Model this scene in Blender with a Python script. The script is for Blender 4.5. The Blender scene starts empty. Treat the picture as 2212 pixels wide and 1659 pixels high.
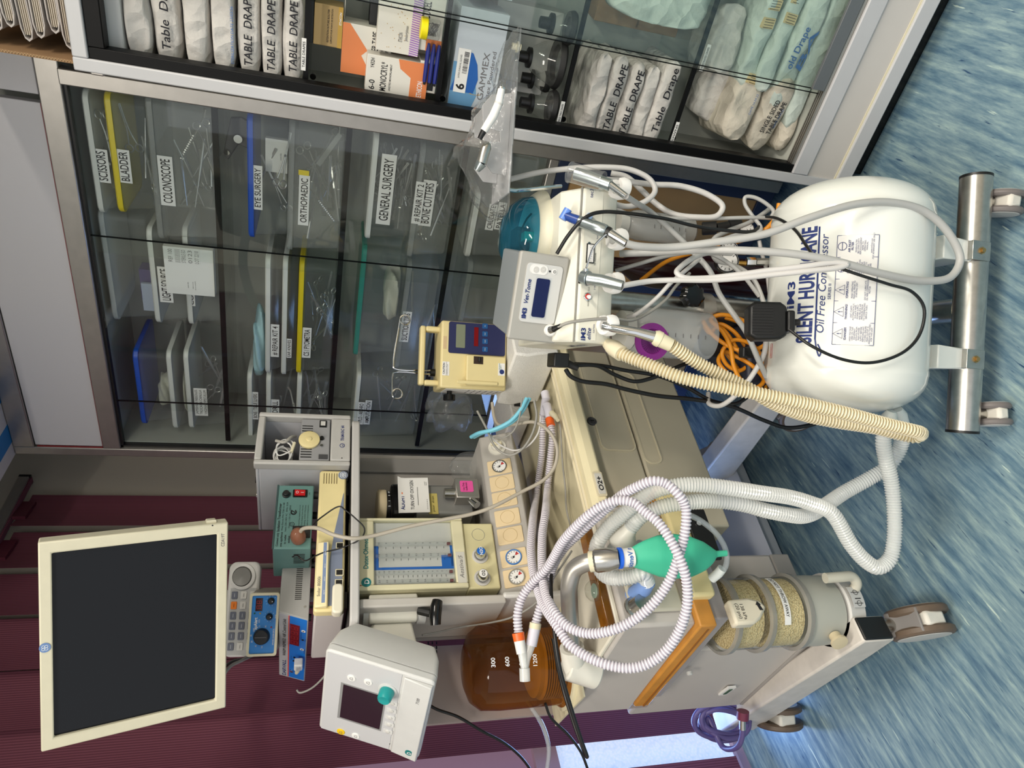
import bpy, bmesh, math, random
from mathutils import Vector, Matrix, Euler
random.seed(11)
R = math.radians
SC = bpy.context.scene
COL = SC.collection

# ---------------------------------------------------------------- camera (the photo is a portrait frame turned on its side)
FPX = 1465.0                       # focal length in pixels of the 2212 x 1659 frame
PITCH, ROLL, PSI, EYE = R(15.9), R(-3.15), R(36.0), 1.5
RZ = Matrix.Rotation(PSI, 3, 'Z')
_fw = Vector((0, math.cos(PITCH), -math.sin(PITCH)))
_rt = Vector((1, 0, 0))
_dn = Vector((0, -math.sin(PITCH), -math.cos(PITCH)))
CR = RZ @ (_rt*math.cos(ROLL) + _dn*math.sin(ROLL))
CD = RZ @ (-_rt*math.sin(ROLL) + _dn*math.cos(ROLL))
CF = RZ @ _fw
CP = Vector((0, 0, EYE))
cam_data = bpy.data.cameras.new('camera')
cam_data.sensor_fit = 'HORIZONTAL'
cam_data.sensor_width = 36.0
cam_data.lens = FPX/2212*36.0
cam_data.clip_start = 0.02
cam = bpy.data.objects.new('camera', cam_data)
COL.objects.link(cam)
cam.matrix_world = Matrix(((CD.x, CR.x, -CF.x, CP.x), (CD.y, CR.y, -CF.y, CP.y), (CD.z, CR.z, -CF.z, CP.z), (0, 0, 0, 1)))
SC.camera = cam

# ---------------------------------------------------------------- world, lights, exposure
world = bpy.data.worlds.new('world')
SC.world = world
world.use_nodes = True
world.node_tree.nodes['Background'].inputs[0].default_value = (0.95, 0.97, 1.0, 1)
world.node_tree.nodes["Background"].inputs[1].default_value = 0.95
def area(name, loc, rot, sx, sy, power, col):
    l = bpy.data.lights.new(name, 'AREA')
    l.shape = 'RECTANGLE'; l.size = sx; l.size_y = sy; l.energy = power; l.color = col
    o = bpy.data.objects.new(name, l); COL.objects.link(o)
    o.location = loc; o.rotation_euler = rot
    return o
WARM = (1.0, 0.93, 0.82)
area('ceiling_light', (1.25, 0.75, 2.86), (0, 0, 0), 0.28, 1.2, 62, WARM)
area('ceiling_light', (-0.55, -0.35, 2.86), (0, 0, R(90)), 0.28, 1.2, 38, WARM)
area('ceiling_light', (0.9, -1.3, 2.86), (0, 0, 0), 0.28, 1.2, 34, WARM)
area('window_daylight', (-2.08, 1.17, 0.38), (0, R(-90), 0), 0.6, 0.5, 10, (0.30, 0.50, 1.0))
SC.view_settings.view_transform = 'Standard'
SC.view_settings.look = 'None'
SC.view_settings.exposure = 0.1
SC.view_settings.gamma = 1.0
SC.cycles.max_bounces = 10
SC.cycles.transparent_max_bounces = 48
SC.cycles.diffuse_bounces = 3
SC.cycles.glossy_bounces = 4
SC.cycles.caustics_reflective = False
SC.cycles.caustics_refractive = False
SC.cycles.sample_clamp_indirect = 4.0

# ---------------------------------------------------------------- frames: local axes x = right along a face, y = into depth, z = up
def ray(px, py):
    return CF + CR*((1659-py-829.5)/FPX) + CD*((px-1106)/FPX)
def atdepth(px, py, d):            # world point at camera depth d on the sight line of a pixel
    return CP + ray(px, py)*d
def atz(px, py, z):
    r = ray(px, py); return CP + r*((z-CP.z)/r.z)
class Fr:
    def __init__(s, O, yaw=0, lean=0, tilt=0):
        s.M = Matrix.Translation(Vector(O)) @ Matrix.Rotation(R(yaw), 4, 'Z') @ Matrix.Rotation(R(-lean), 4, 'X') @ Matrix.Rotation(R(tilt), 4, 'Y')
        s.I = s.M.inverted()
    def hit(s, px, py, ax, val):
        o = s.I @ CP; d = s.I.to_3x3() @ ray(px, py)
        return o + d*((val-o[ax])/d[ax])
    def y(s, px, py, v=0.0): return s.hit(px, py, 1, v)
    def z(s, px, py, v=0.0): return s.hit(px, py, 2, v)
    def x(s, px, py, v=0.0): return s.hit(px, py, 0, v)
    def d(s, px, py, dep): return s.I @ atdepth(px, py, dep)
    def w(s, p): return s.M @ Vector(p)
    def sub(s, p, yaw=0, lean=0, tilt=0):
        g = Fr((0, 0, 0), yaw, lean, tilt); h = Fr((0, 0, 0)); h.M = s.M @ Matrix.Translation(Vector(p)) @ g.M; h.I = h.M.inverted(); return h
WLD = Fr((0, 0, 0))

# ---------------------------------------------------------------- materials
def lin(c):
    return tuple(((v/255)/12.92 if v/255 <= .04045 else ((v/255+.055)/1.055)**2.4) for v in c)
MATS = {}
def mat(name, col=(200, 200, 200), rough=.5, metal=0.0, spec=.5, noise=0.0, nscale=40, coat=0.0, emit=None, estr=1.0, bump=0.0, bscale=200, sub=0, crease=0):
    if name in MATS: return MATS[name]
    m = bpy.data.materials.new(name); m.use_nodes = True
    nt = m.node_tree; b = nt.nodes['Principled BSDF']
    c = lin(col)
    b.inputs['Base Color'].default_value = (*c, 1)
    b.inputs['Roughness'].default_value = rough
    b.inputs['Metallic'].default_value = metal
    b.inputs['Specular IOR Level'].default_value = spec
    b.inputs['Coat Weight'].default_value = coat
    b.inputs['Coat Roughness'].default_value = .08
    if sub: b.inputs['Subsurface Weight'].default_value = sub; b.inputs['Subsurface Radius'].default_value = (.01, .01, .01)
    if emit:
        b.inputs['Emission Color'].default_value = (*lin(emit), 1); b.inputs['Emission Strength'].default_value = estr
    if noise or bump:
        tc = nt.nodes.new('ShaderNodeTexCoord'); n = nt.nodes.new('ShaderNodeTexNoise')
        n.inputs['Scale'].default_value = nscale; n.inputs['Detail'].default_value = 5
        nt.links.new(tc.outputs['Object'], n.inputs['Vector'])
        if noise:
            r = nt.nodes.new('ShaderNodeValToRGB')
            r.color_ramp.elements[0].position = .3; r.color_ramp.elements[1].position = .7
            r.color_ramp.elements[0].color = (*[x*(1-noise) for x in c], 1); r.color_ramp.elements[1].color = (*[min(1, x*(1+noise*.6)) for x in c], 1)
            nt.links.new(n.outputs['Fac'], r.inputs[0]); nt.links.new(r.outputs[0], b.inputs['Base Color'])
        if bump:
            n2 = nt.nodes.new('ShaderNodeTexNoise'); n2.inputs['Scale'].default_value = bscale; n2.inputs['Detail'].default_value = 4
            nt.links.new(tc.outputs['Object'], n2.inputs['Vector'])
            hgt = n2.outputs['Fac']
            if crease:
                vo = nt.nodes.new('ShaderNodeTexVoronoi'); vo.inputs['Scale'].default_value = crease
                ma = nt.nodes.new('ShaderNodeVectorMath'); ma.operation = 'MULTIPLY_ADD'; ma.inputs[1].default_value = (.05, .05, .05)
                n3 = nt.nodes.new('ShaderNodeTexNoise'); n3.inputs['Scale'].default_value = 14
                nt.links.new(tc.outputs['Object'], n3.inputs['Vector']); nt.links.new(n3.outputs['Color'], ma.inputs[0]); nt.links.new(tc.outputs['Object'], ma.inputs[2]); nt.links.new(ma.outputs[0], vo.inputs['Vector'])
                ad = nt.nodes.new('ShaderNodeMath'); ad.operation = 'MULTIPLY_ADD'; ad.inputs[1].default_value = .35
                nt.links.new(n2.outputs['Fac'], ad.inputs[0]); nt.links.new(vo.outputs['Distance'], ad.inputs[2]); hgt = ad.outputs[0]
            bp = nt.nodes.new('ShaderNodeBump'); bp.inputs['Strength'].default_value = bump; bp.inputs['Distance'].default_value = .004 if not crease else .012
            nt.links.new(hgt, bp.inputs['Height']); nt.links.new(bp.outputs[0], b.inputs['Normal'])
    MATS[name] = m
    return m
def clear(name, tint=(235, 240, 238), haze=.12, hazecol=(215, 218, 215), rough=.08, gloss=1.0, bump=0.0, bscale=60):
    """thin clear plastic or glass: transparent, a mirror-like fresnel sheen and a little milky scatter"""
    if name in MATS: return MATS[name]
    m = bpy.data.materials.new(name); m.use_nodes = True
    nt = m.node_tree; nt.nodes.clear(); N = nt.nodes.new; L = nt.links.new
    out = N('ShaderNodeOutputMaterial'); tr = N('ShaderNodeBsdfTransparent'); gl = N('ShaderNodeBsdfGlossy'); df = N('ShaderNodeBsdfDiffuse')
    tr.inputs[0].default_value = (*lin(tint), 1); gl.inputs['Roughness'].default_value = rough
    df.inputs[0].default_value = (*lin(hazecol), 1)
    lw = N('ShaderNodeFresnel'); ge = N('ShaderNodeNewGeometry'); io = N('ShaderNodeMix'); io.inputs[2].default_value = 1.45; io.inputs[3].default_value = 1/1.45
    L(ge.outputs['Backfacing'], io.inputs[0]); L(io.outputs[0], lw.inputs[0])      # same sheen on both sides of the sheet
    mu = N('ShaderNodeMath'); mu.operation = 'MULTIPLY'; mu.inputs[1].default_value = gloss
    L(lw.outputs[0], mu.inputs[0])
    m1 = N('ShaderNodeMixShader'); m1.inputs[0].default_value = haze
    L(tr.outputs[0], m1.inputs[1]); L(df.outputs[0], m1.inputs[2])
    m2 = N('ShaderNodeMixShader'); L(mu.outputs[0], m2.inputs[0]); L(m1.outputs[0], m2.inputs[1]); L(gl.outputs[0], m2.inputs[2])
    L(m2.outputs[0], out.inputs[0])
    if bump:
        tc = N('ShaderNodeTexCoord'); n2 = N('ShaderNodeTexNoise'); n2.inputs['Scale'].default_value = bscale; n2.inputs['Detail'].default_value = 3
        L(tc.outputs['Object'], n2.inputs['Vector'])
        bp = N('ShaderNodeBump'); bp.inputs['Strength'].default_value = bump; bp.inputs['Distance'].default_value = .01
        L(n2.outputs['Fac'], bp.inputs['Height']); L(bp.outputs[0], gl.inputs['Normal']); L(bp.outputs[0], lw.inputs['Normal'])
    MATS[name] = m
    return m

# ---------------------------------------------------------------- mesh building
def smoothpath(pts, k=8, closed=False):
    P = [Vector(p) for p in pts]
    if len(P) < 3: return P
    out = []; n = len(P)
    rng = range(n) if closed else range(n-1)
    for i in rng:
        if closed: a, b, c, d = P[(i-1) % n], P[i], P[(i+1) % n], P[(i+2) % n]
        else:
            b, c = P[i], P[i+1]
            a = P[i-1] if i else b*2-c
            d = P[i+2] if i+2 < n else c*2-b
        t1 = max((b-a).length, 1e-6)**.5; t2 = max((c-b).length, 1e-6)**.5; t3 = max((d-c).length, 1e-6)**.5
        m1 = ((b-a)/t1-(c-a)/(t1+t2)+(c-b)/t2)*t2; m2 = ((c-b)/t2-(d-b)/(t2+t3)+(d-c)/t3)*t2
        for j in range(k):
            t = j/k
            out.append(b*(2*t**3-3*t*t+1)+m1*(t**3-2*t*t+t)+c*(-2*t**3+3*t*t)+m2*(t**3-t*t))
    if not closed: out.append(P[-1])
    return out
def resample(P, step):
    out = [P[0]]; acc = 0
    for a, b in zip(P, P[1:]):
        L = (b-a).length
        while acc+L >= step:
            t = (step-acc)/L; a = a.lerp(b, t); out.append(a); L = (b-a).length; acc = 0
            if L < 1e-9: break
        acc += L
    return out
class MB:
    def __init__(s): s.v = []; s.f = []; s.flat = set()
    def add(s, vs, fs, fn=None):
        o = len(s.v); s.v += [Vector(v) for v in vs]; s.f += [tuple(i+o for i in q) for q in fs]; return s
    def box(s, x0, x1, y0, y1, z0, z1):
        vs = [(x, y, z) for z in (z0, z1) for y in (y0, y1) for x in (x0, x1)]
        return s.add(vs, [(0, 2, 3, 1), (4, 5, 7, 6), (0, 1, 5, 4), (2, 6, 7, 3), (0, 4, 6, 2), (1, 3, 7, 5)])
    def hexa(s, c8):               # bottom four then top four, both counter-clockwise
        return s.add(c8, [(3, 2, 1, 0), (4, 5, 6, 7), (0, 1, 5, 4), (1, 2, 6, 5), (2, 3, 7, 6), (3, 0, 4, 7)])
    def prism(s, pts, a, b, ax='y'):   # polygon in the other two axes, extruded from a to b
        n = len(pts)
        def P(p, t):
            return {'x': (t, p[0], p[1]), 'y': (p[0], t, p[1]), 'z': (p[0], p[1], t)}[ax]
        vs = [P(p, a) for p in pts]+[P(p, b) for p in pts]
        return s.add(vs, [tuple(range(n)), tuple(range(2*n-1, n-1, -1))]+[(i, i+n, (i+1) % n+n, (i+1) % n) for i in range(n)])
    def rprism(s, x0, x1, z0, z1, r, a, b, ax='y', n=5):
        return s.prism(rrect(x0, x1, z0, z1, r, n), a, b, ax)
    def loft(s, rings, cap=True, closed=False):
        n = len(rings[0]); o = len(s.v)
        for r in rings: s.v += [Vector(p) for p in r]
        m = len(rings)
        for i in range(m if closed else m-1):
            for j in range(n):
                a = o+i*n; b = o+((i+1) % m)*n
                s.f.append((a+j, a+(j+1) % n, b+(j+1) % n, b+j))
        if cap and not closed:
            s.f.append(tuple(o+j for j in range(n-1, -1, -1))); s.f.append(tuple(o+(m-1)*n+j for j in range(n)))
        return s
    def tube(s, pts, r, n=10, cap=True, closed=False, flat=1.0):
        P = [Vector(p) for p in pts]; m = len(P)
        rad = r if isinstance(r, (list, tuple)) else [r]*m
        T = []
        for i in range(m):
            a = P[(i-1) % m] if (closed or i) else P[i]; b = P[(i+1) % m] if (closed or i < m-1) else P[i]
            d = b-a; T.append(d.normalized() if d.length > 1e-9 else (T[-1] if T else Vector((0, 0, 1))))
        u = T[0].orthogonal().normalized(); rings = []
        for i in range(m):
            u = (u-T[i]*u.dot(T[i]))
            u = u.normalized() if u.length > 1e-6 else T[i].orthogonal().normalized()
            w = T[i].cross(u)
            rings.append([P[i]+(u*math.cos(2*math.pi*k/n)+w*math.sin(2*math.pi*k/n)*flat)*rad[i] for k in range(n)])
        return s.loft(rings, cap, closed)
    def cyl(s, a, b, r, r2=None, n=24):
        return s.tube([a, b], [r, r if r2 is None else r2], n)
    def lathe(s, prof, O=(0, 0, 0), axis=(0, 0, 1), n=32, cap=True):   # prof = [(height, radius)]
        ax = Vector(axis).normalized(); u = ax.orthogonal().normalized(); w = ax.cross(u); O = Vector(O)
        return s.loft([[O+ax*h+(u*math.cos(2*math.pi*k/n)+w*math.sin(2*math.pi*k/n))*max(r, 1e-5) for k in range(n)] for h, r in prof], cap)
    def sph(s, c, r, n=16):
        rx, ry, rz = r if isinstance(r, (tuple, list)) else (r, r, r)
        c = Vector(c); m = n//2+1
        return s.loft([[c+Vector((rx*math.cos(2*math.pi*k/n)*math.sin(t), ry*math.sin(2*math.pi*k/n)*math.sin(t), rz*math.cos(t))) for k in range(n)] for t in [math.pi*(.02+.96*i/(m-1)) for i in range(m)]])
    def text(s, str_, x, z, y, h, w=None, al='C', rot=0, shear=0, bold=0.0):
        """flat lettering in the xz plane at depth y, facing -y; x,z = centre (or left end), h = cap height"""
        cu = bpy.data.curves.new('t', 'FONT'); cu.body = str_; cu.size = 1.0; cu.shear = shear; cu.offset = bold; cu.resolution_u = 3
        o = bpy.data.objects.new('t', cu)
        me = bpy.data.meshes.new_from_object(o)
        vs = [v.co.copy() for v in me.vertices]; fs = [tuple(p.vertices) for p in me.polygons]
        bpy.data.objects.remove(o); bpy.data.curves.remove(cu); bpy.data.meshes.remove(me)
        if not vs: return s
        x0 = min(v.x for v in vs); x1 = max(v.x for v in vs)
        k = h/.70
        kx = k if w is None else w/max(x1-x0, 1e-6)
        xo = (x0+x1)/2 if al == 'C' else x0
        nl = str_.count('\n'); zo = .35-nl*.5
        c, sn = math.cos(R(rot)), math.sin(R(rot)); out = []
        for v in vs:
            a = (v.x-xo)*kx; b = (v.y-zo)*k
            out.append((x+a*c-b*sn, y, z+a*sn+b*c))
        return s.add(out, fs)
    def map(s, fn): s.v = [Vector(fn(v)) for v in s.v]; return s
    def build(s, name, m, parent=None, bevel=0.0, label=None, seg=2, ang=32, fr=None, kind=None, solid=0.0, sub=0, smooth=True):
        me = bpy.data.meshes.new(name)
        me.from_pydata([tuple(v) for v in s.v], [], s.f)
        bm = bmesh.new(); bm.from_mesh(me)
        if len(s.f) > 1: bmesh.ops.recalc_face_normals(bm, faces=bm.faces)
        bm.to_mesh(me); bm.free()
        if smooth:
            for p in me.polygons: p.use_smooth = True
            me.set_sharp_from_angle(angle=R(ang))
        me.materials.append(m)
        o = bpy.data.objects.new(name, me); COL.objects.link(o)
        if parent: o.parent = parent
        if fr: o.matrix_world = fr.M
        if label: o['label'] = label
        if kind: o['kind'] = kind
        if solid:
            md = o.modifiers.new('thickness', 'SOLIDIFY'); md.thickness = solid; md.offset = 0
        if sub:
            md = o.modifiers.new('smooth', 'SUBSURF'); md.levels = sub; md.render_levels = sub
        if bevel:
            md = o.modifiers.new('bevel', 'BEVEL'); md.width = bevel; md.segments = seg; md.limit_method = 'ANGLE'; md.angle_limit = R(40)
        return o
def rrect(x0, x1, z0, z1, r, n=5):
    r = min(r, abs(x1-x0)/2-1e-5, abs(z1-z0)/2-1e-5); out = []
    for cx, cz, a in ((x1-r, z1-r, 0), (x0+r, z1-r, 90), (x0+r, z0+r, 180), (x1-r, z0+r, 270)):
        for i in range(n+1):
            t = R(a+90*i/n); out.append((cx+r*math.cos(t), cz+r*math.sin(t)))
    return out
def circ(cx, cz, r, n=24, a0=0, a1=360):
    return [(cx+r*math.cos(R(a0+(a1-a0)*i/n)), cz+r*math.sin(R(a0+(a1-a0)*i/n))) for i in range(n)]
def tag(o, label, cat, group=None):
    o['label'] = label; o['category'] = cat
    if group: o['group'] = group
    return o
def thing(name, label, cat, fr=WLD, group=None):
    o = bpy.data.objects.new(name, None); COL.objects.link(o)
    o.empty_display_size = .05; o.matrix_world = fr.M
    return tag(o, label, cat, group)
def struct(name, mb, m, **k):
    return mb.build(name, m, kind='structure', **k)
def kids(o): return [c for c in bpy.data.objects if c.parent == o]
def dup(o, M, label=None, group=None):
    """copy of a thing with copies of its parts and sub-parts, placed by matrix M"""
    c = o.copy(); COL.objects.link(c); c.matrix_world = M
    if label: c['label'] = label
    if group: c['group'] = group
    for ch in kids(o):
        if ch.name == c.name: continue
        d = ch.copy(); COL.objects.link(d); d.parent = c
        for g in kids(ch):
            e = g.copy(); COL.objects.link(e); e.parent = d
    return c
# ================================================================ shared materials
WHITE = mat('white_enamel', (226, 226, 224), .32, noise=.03, nscale=8)
OFFW = mat('off_white_plastic', (224, 221, 210), .4, noise=.04, nscale=12)
CREAM = mat('cream_plastic', (226, 218, 188), .45, noise=.05, nscale=9)
YELLOWED = mat('yellowed_plastic', (232, 216, 160), .45, noise=.05, nscale=14)
BEIGE = mat('beige_panel', (206, 201, 186), .5, noise=.04, nscale=10)
GREY = mat('grey_panel', (176, 172, 168), .5, noise=.05, nscale=10)
LGREY = mat('light_grey_panel', (205, 203, 199), .45, noise=.03, nscale=10)
MGREY = mat('mid_grey_panel', (140, 140, 140), .5, noise=.04, nscale=12)
DGREY = mat('dark_grey_plastic', (70, 70, 72), .5)
BLACK = mat('black_plastic', (14, 14, 15), .42)
BLACKG = mat('black_gloss', (8, 8, 9), .15)
RUBBER = mat('black_rubber', (20, 20, 21), .6)
STEEL = mat('brushed_steel', (190, 188, 182), .28, metal=1, noise=.12, nscale=60)
CHROME = mat('chrome', (215, 217, 218), .1, metal=1)
ALU = mat('satin_aluminium', (182, 178, 172), .38, metal=.85, noise=.06, nscale=30)
INK = mat('black_ink', (22, 22, 26), .7)
PEN = mat('felt_pen_ink', (20, 20, 30), .7)
GREYINK = mat('grey_ink', (110, 108, 110), .7)
NAVYINK = mat('navy_ink', (32, 50, 112), .6)
BLUEINK = mat('blue_ink', (60, 110, 180), .6)
WINK = mat('white_ink', (235, 238, 240), .6)
TEALINK = mat('teal_ink', (20, 120, 120), .6)
REDINK = mat('red_ink', (190, 50, 45), .6)
PAPER = mat('white_paper', (232, 231, 228), .8)
DRAPE = mat('drape_wrap_paper', (212, 208, 202), .85, noise=.10, nscale=18, bump=.8, bscale=55, crease=26)
DRAPEY = mat('aged_drape_wrap', (214, 206, 190), .85, noise=.12, nscale=14, bump=.9, bscale=45, crease=22)
DRAPEG = mat('pale_green_wrap', (208, 220, 212), .85, noise=.08, nscale=14, bump=.8, bscale=45, crease=22)
TAPE = mat('indicator_tape', (222, 200, 150), .7)
CARD = mat('brown_cardboard', (150, 118, 84), .8, noise=.10, nscale=25)
GLASS = clear('cabinet_glass', (251, 253, 252), .003, (160, 180, 175), .02)
GEDGE = mat('dark_glass_edge', (4, 8, 7), .5, spec=.15)
JET = mat('jet_black_trim', (5, 5, 6), .5, spec=.2)
BOXP = clear('clear_box_plastic', (250, 251, 250), .085, (215, 218, 218), .12, gloss=.7)
BOXM = clear('milky_box_plastic', (249, 250, 249), .15, (224, 226, 222), .2, gloss=.7)
LIDW = mat('white_lid', (214, 216, 212), .4)
LIDY = mat('yellow_lid', (226, 202, 20), .4)
LIDB = mat('blue_lid', (20, 80, 190), .4)
LIDT = clear('teal_lid', (150, 225, 205), .5, (70, 175, 160), .3)
LIDC = clear('clear_lid', (245, 248, 246), .28, (215, 218, 216), .2)
SHEETP = clear('clear_film', (253, 254, 254), .05, (240, 242, 242), .10, gloss=.75, bump=.9, bscale=45)
INSTR = mat('instrument_steel', (196, 196, 194), .3, metal=.8)

# ================================================================ room shell
def floor_mat():
    m = bpy.data.materials.new('streaked_blue_vinyl'); m.use_nodes = True
    nt = m.node_tree; N = nt.nodes.new; L = nt.links.new; b = nt.nodes['Principled BSDF']
    tc = N('ShaderNodeTexCoord'); mp = N('ShaderNodeMapping'); mp.vector_type = 'POINT'
    mp.inputs['Rotation'].default_value = (0, 0, R(STREAK)); mp.inputs['Scale'].default_value = (46, 5.5, 1)
    L(tc.outputs['Object'], mp.inputs[0])
    def ns(scale, det, rough=.6):
        n = N('ShaderNodeTexNoise'); n.inputs['Scale'].default_value = scale; n.inputs['Detail'].default_value = det; n.inputs['Roughness'].default_value = rough
        L(mp.outputs[0], n.inputs['Vector']); return n
    def ramp(src, stops):
        r = N('ShaderNodeValToRGB'); e = r.color_ramp.elements
        while len(e) < len(stops): e.new(.5)
        for el, (p, c) in zip(e, stops): el.position = p; el.color = (*lin(c), 1)
        L(src, r.inputs[0]); return r
    n1 = ns(1.1, 7, .68); base = ramp(n1.outputs['Fac'], [(.27, (64, 94, 122)), (.43, (100, 130, 148)), (.55, (130, 156, 166)), (.70, (166, 190, 188))])
    n2 = ns(2.4, 3); dark = ramp(n2.outputs['Fac'], [(.64, (0, 0, 0)), (.72, (255, 255, 255))])
    n3 = N('ShaderNodeTexNoise'); n3.inputs['Scale'].default_value = 3.1; n3.inputs['Detail'].default_value = 3
    mp2 = N('ShaderNodeMapping'); mp2.inputs['Rotation'].default_value = (0, 0, R(STREAK)); mp2.inputs['Scale'].default_value = (26, 2.6, 1); mp2.inputs['Location'].default_value = (3.3, 7.7, 0)
    L(tc.outputs['Object'], mp2.inputs[0]); L(mp2.outputs[0], n3.inputs['Vector'])
    light = ramp(n3.outputs['Fac'], [(.69, (0, 0, 0)), (.72, (255, 255, 255))])
    def mix(a, f, col):
        x = N('ShaderNodeMix'); x.data_type = 'RGBA'; L(f, x.inputs['Factor']); L(a, x.inputs['A']); x.inputs['B'].default_value = (*lin(col), 1); return x.outputs['Result']
    c = mix(base.outputs[0], dark.outputs[0], (48, 78, 112)); c = mix(c, light.outputs[0], (186, 206, 200))
    L(c, b.inputs['Base Color']); b.inputs['Roughness'].default_value = .42; b.inputs['Specular IOR Level'].default_value = .35
    return m
STREAK = 4
struct('floor', MB().box(-2.26, 2.4, -2.6, 2.42, -.05, 0), floor_mat())
WALLM = mat('wall_paint', (190, 182, 168), .8, noise=.03, nscale=4)
struct('wall_back', MB().box(-2.26, 2.4, 2.36, 2.42, 0, 2.9), WALLM)
struct('wall_right', MB().box(2.34, 2.4, -2.6, 2.36, 0, 2.9), WALLM)
struct('ceiling', MB().box(-2.26, 2.4, -2.6, 2.42, 2.9, 2.95), mat('ceiling_paint', (226, 224, 220), .8))
# window wall: solid above and around a glazed door with frosted glass
WL = MB(); WL.box(-2.26, -2.2, 1.30, 2.36, 0, 2.9); WL.box(-2.26, -2.2, -2.6, .28, 0, 2.9); WL.box(-2.26, -2.2, .28, 1.30, 2.1, 2.9)
struct('wall_left', WL, WALLM)
WF = MB()
for a in (.28, 1.24): WF.box(-2.25, -2.205, a, a+.06, 0, 2.1)
WF.box(-2.25, -2.205, .34, 1.24, 0, .03); WF.box(-2.25, -2.205, .34, 1.24, .68, .76); WF.box(-2.25, -2.205, .34, 1.24, 2.04, 2.1)
win = struct('window_1', WF, mat('mauve_door_frame', (176, 150, 168), .5))
fg = bpy.data.materials.new('frosted_daylight_glass'); fg.use_nodes = True
_nt = fg.node_tree; _b = _nt.nodes['Principled BSDF']; _tc = _nt.nodes.new('ShaderNodeTexCoord'); _v = _nt.nodes.new('ShaderNodeTexVoronoi'); _r = _nt.nodes.new('ShaderNodeValToRGB')
_v.inputs['Scale'].default_value = 120; _nt.links.new(_tc.outputs['Object'], _v.inputs['Vector']); _nt.links.new(_v.outputs['Distance'], _r.inputs[0])
_r.color_ramp.elements[0].color = (*lin((205, 222, 248)), 1); _r.color_ramp.elements[1].color = (*lin((165, 190, 232)), 1)
_nt.links.new(_r.outputs[0], _b.inputs['Emission Color']); _b.inputs['Emission Strength'].default_value = .85; _b.inputs['Base Color'].default_value = (.5, .55, .62, 1); _b.inputs['Roughness'].default_value = .3
MB().box(-2.235, -2.228, .34, 1.24, .03, .68).build('pane', fg, win)
MB().box(-2.235, -2.228, .34, 1.24, .76, 2.04).build('pane', mat('upper_pane_film', (150, 120, 140), .5, emit=(150, 120, 150), estr=.25), win)

# ================================================================ vertical blinds
BLIND = bpy.data.materials.new('maroon_blind_fabric'); BLIND.use_nodes = True
_nt = BLIND.node_tree; _b = _nt.nodes['Principled BSDF']; _tc = _nt.nodes.new('ShaderNodeTexCoord'); _w = _nt.nodes.new('ShaderNodeTexWave'); _r = _nt.nodes.new('ShaderNodeValToRGB')
_w.wave_type = 'BANDS'; _w.bands_direction = 'X'; _w.inputs['Scale'].default_value = 40; _w.inputs['Distortion'].default_value = .4
_nt.links.new(_tc.outputs['Object'], _w.inputs['Vector']); _nt.links.new(_w.outputs['Fac'], _r.inputs[0])
_r.color_ramp.elements[0].color = (*lin((92, 42, 56)), 1); _r.color_ramp.elements[1].color = (*lin((122, 66, 82)), 1)
_nt.links.new(_r.outputs[0], _b.inputs['Base Color']); _b.inputs['Roughness'].default_value = .75
tr = thing('blind_track', 'grey aluminium track carrying the maroon vertical blinds above the window', 'blind track', Fr((-2.15, 2.16, 2.545), 90))
MB().box(-1.95, 0, -.02, .02, 0, .035).build('rail', ALU, tr)
MB().box(-1.94, .004, -.012, .012, -.006, .0).build('maroon_insert', BLIND, tr)
MB().box(-.004, .008, -.02, .02, -.004, .036).build('end_cap', BLACK, tr)
BW, STEP = .205, .186
def slat_mesh(h):
    m = MB(); n = 8; pts = [((i/n-.5)*BW, .012*(1-(2*i/n-1)**2)) for i in range(n+1)]
    poly = pts+[(x, y+.0012) for x, y in reversed(pts)]
    m.prism(poly, -h, 0, 'z'); return m
slat = thing('vertical_blind', 'maroon vertical blind', 'vertical blind', Fr((0, 0, 0)), 'maroon vertical blind slats at the window')
slat_mesh(2.46).build('fabric', BLIND, slat)
MB().box(-.05, .05, -.004, .010, -.03, .012).build('top_hanger', mat('maroon_hanger', (86, 30, 46), .5), slat)
MB().tube([(-.055, .004, -2.455), (0, .013, -2.452), (.055, .004, -2.455)], .0012, 5).build('bottom_chain', LGREY, slat)
SL = []
for i in range(9):
    y = (2.005-STEP*i) if i < 6 else .795-STEP*(i-6)
    f = Fr((-2.15, y, 2.525), 90+(14 if i < 3 else 9))
    if not SL: slat.matrix_world = f.M; o = slat
    else: o = dup(slat, f.M)
    SL.append(o)
for i, o in enumerate(SL):
    if i == 0: o['label'] = 'maroon blind slat nearest the beige back wall, end of the row'
    else: o['label'] = 'maroon vertical blind slat hanging edge over edge in the row behind the anaesthesia machine'

# ================================================================ tall glazed store cabinet against the back wall
FB = Fr((-1.829, 2.0, 0))
W_B, D_B = 2.75, .34
def span(fr, d, xt, xb, yr, yl):
    xm, ym = (xt+xb)/2, (yr+yl)/2
    return fr.y(xm, yl, d).x, fr.y(xm, yr, d).x, fr.y(xb, ym, d).z, fr.y(xt, ym, d).z
CT = FB.y(30, 955, 0).z
cab = thing('glazed_cabinet', 'tall built-in store cabinet with white upper doors and sliding glass fronts', 'cabinet', FB)
IN_ = mat('cabinet_lining', (166, 168, 162), .6)
SH_Z = [1.817, 1.460, 1.118, .80]
GT = FB.y(255, 940, 0).z          # top of the glass opening
m = MB(); m.box(0, .018, .02, D_B, .05, CT); m.box(1.36, 1.378, .02, D_B, .05, CT); m.box(.018, 1.36, D_B-.012, D_B, .05, CT); m.box(.018, 1.36, .02, D_B-.012, .46, .48); m.box(.018, 1.36, .02, D_B-.012, GT+.004, GT+.02); m.box(1.378, W_B, .02, D_B, 2.06, CT)
m.build('carcass', IN_, cab)
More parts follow.
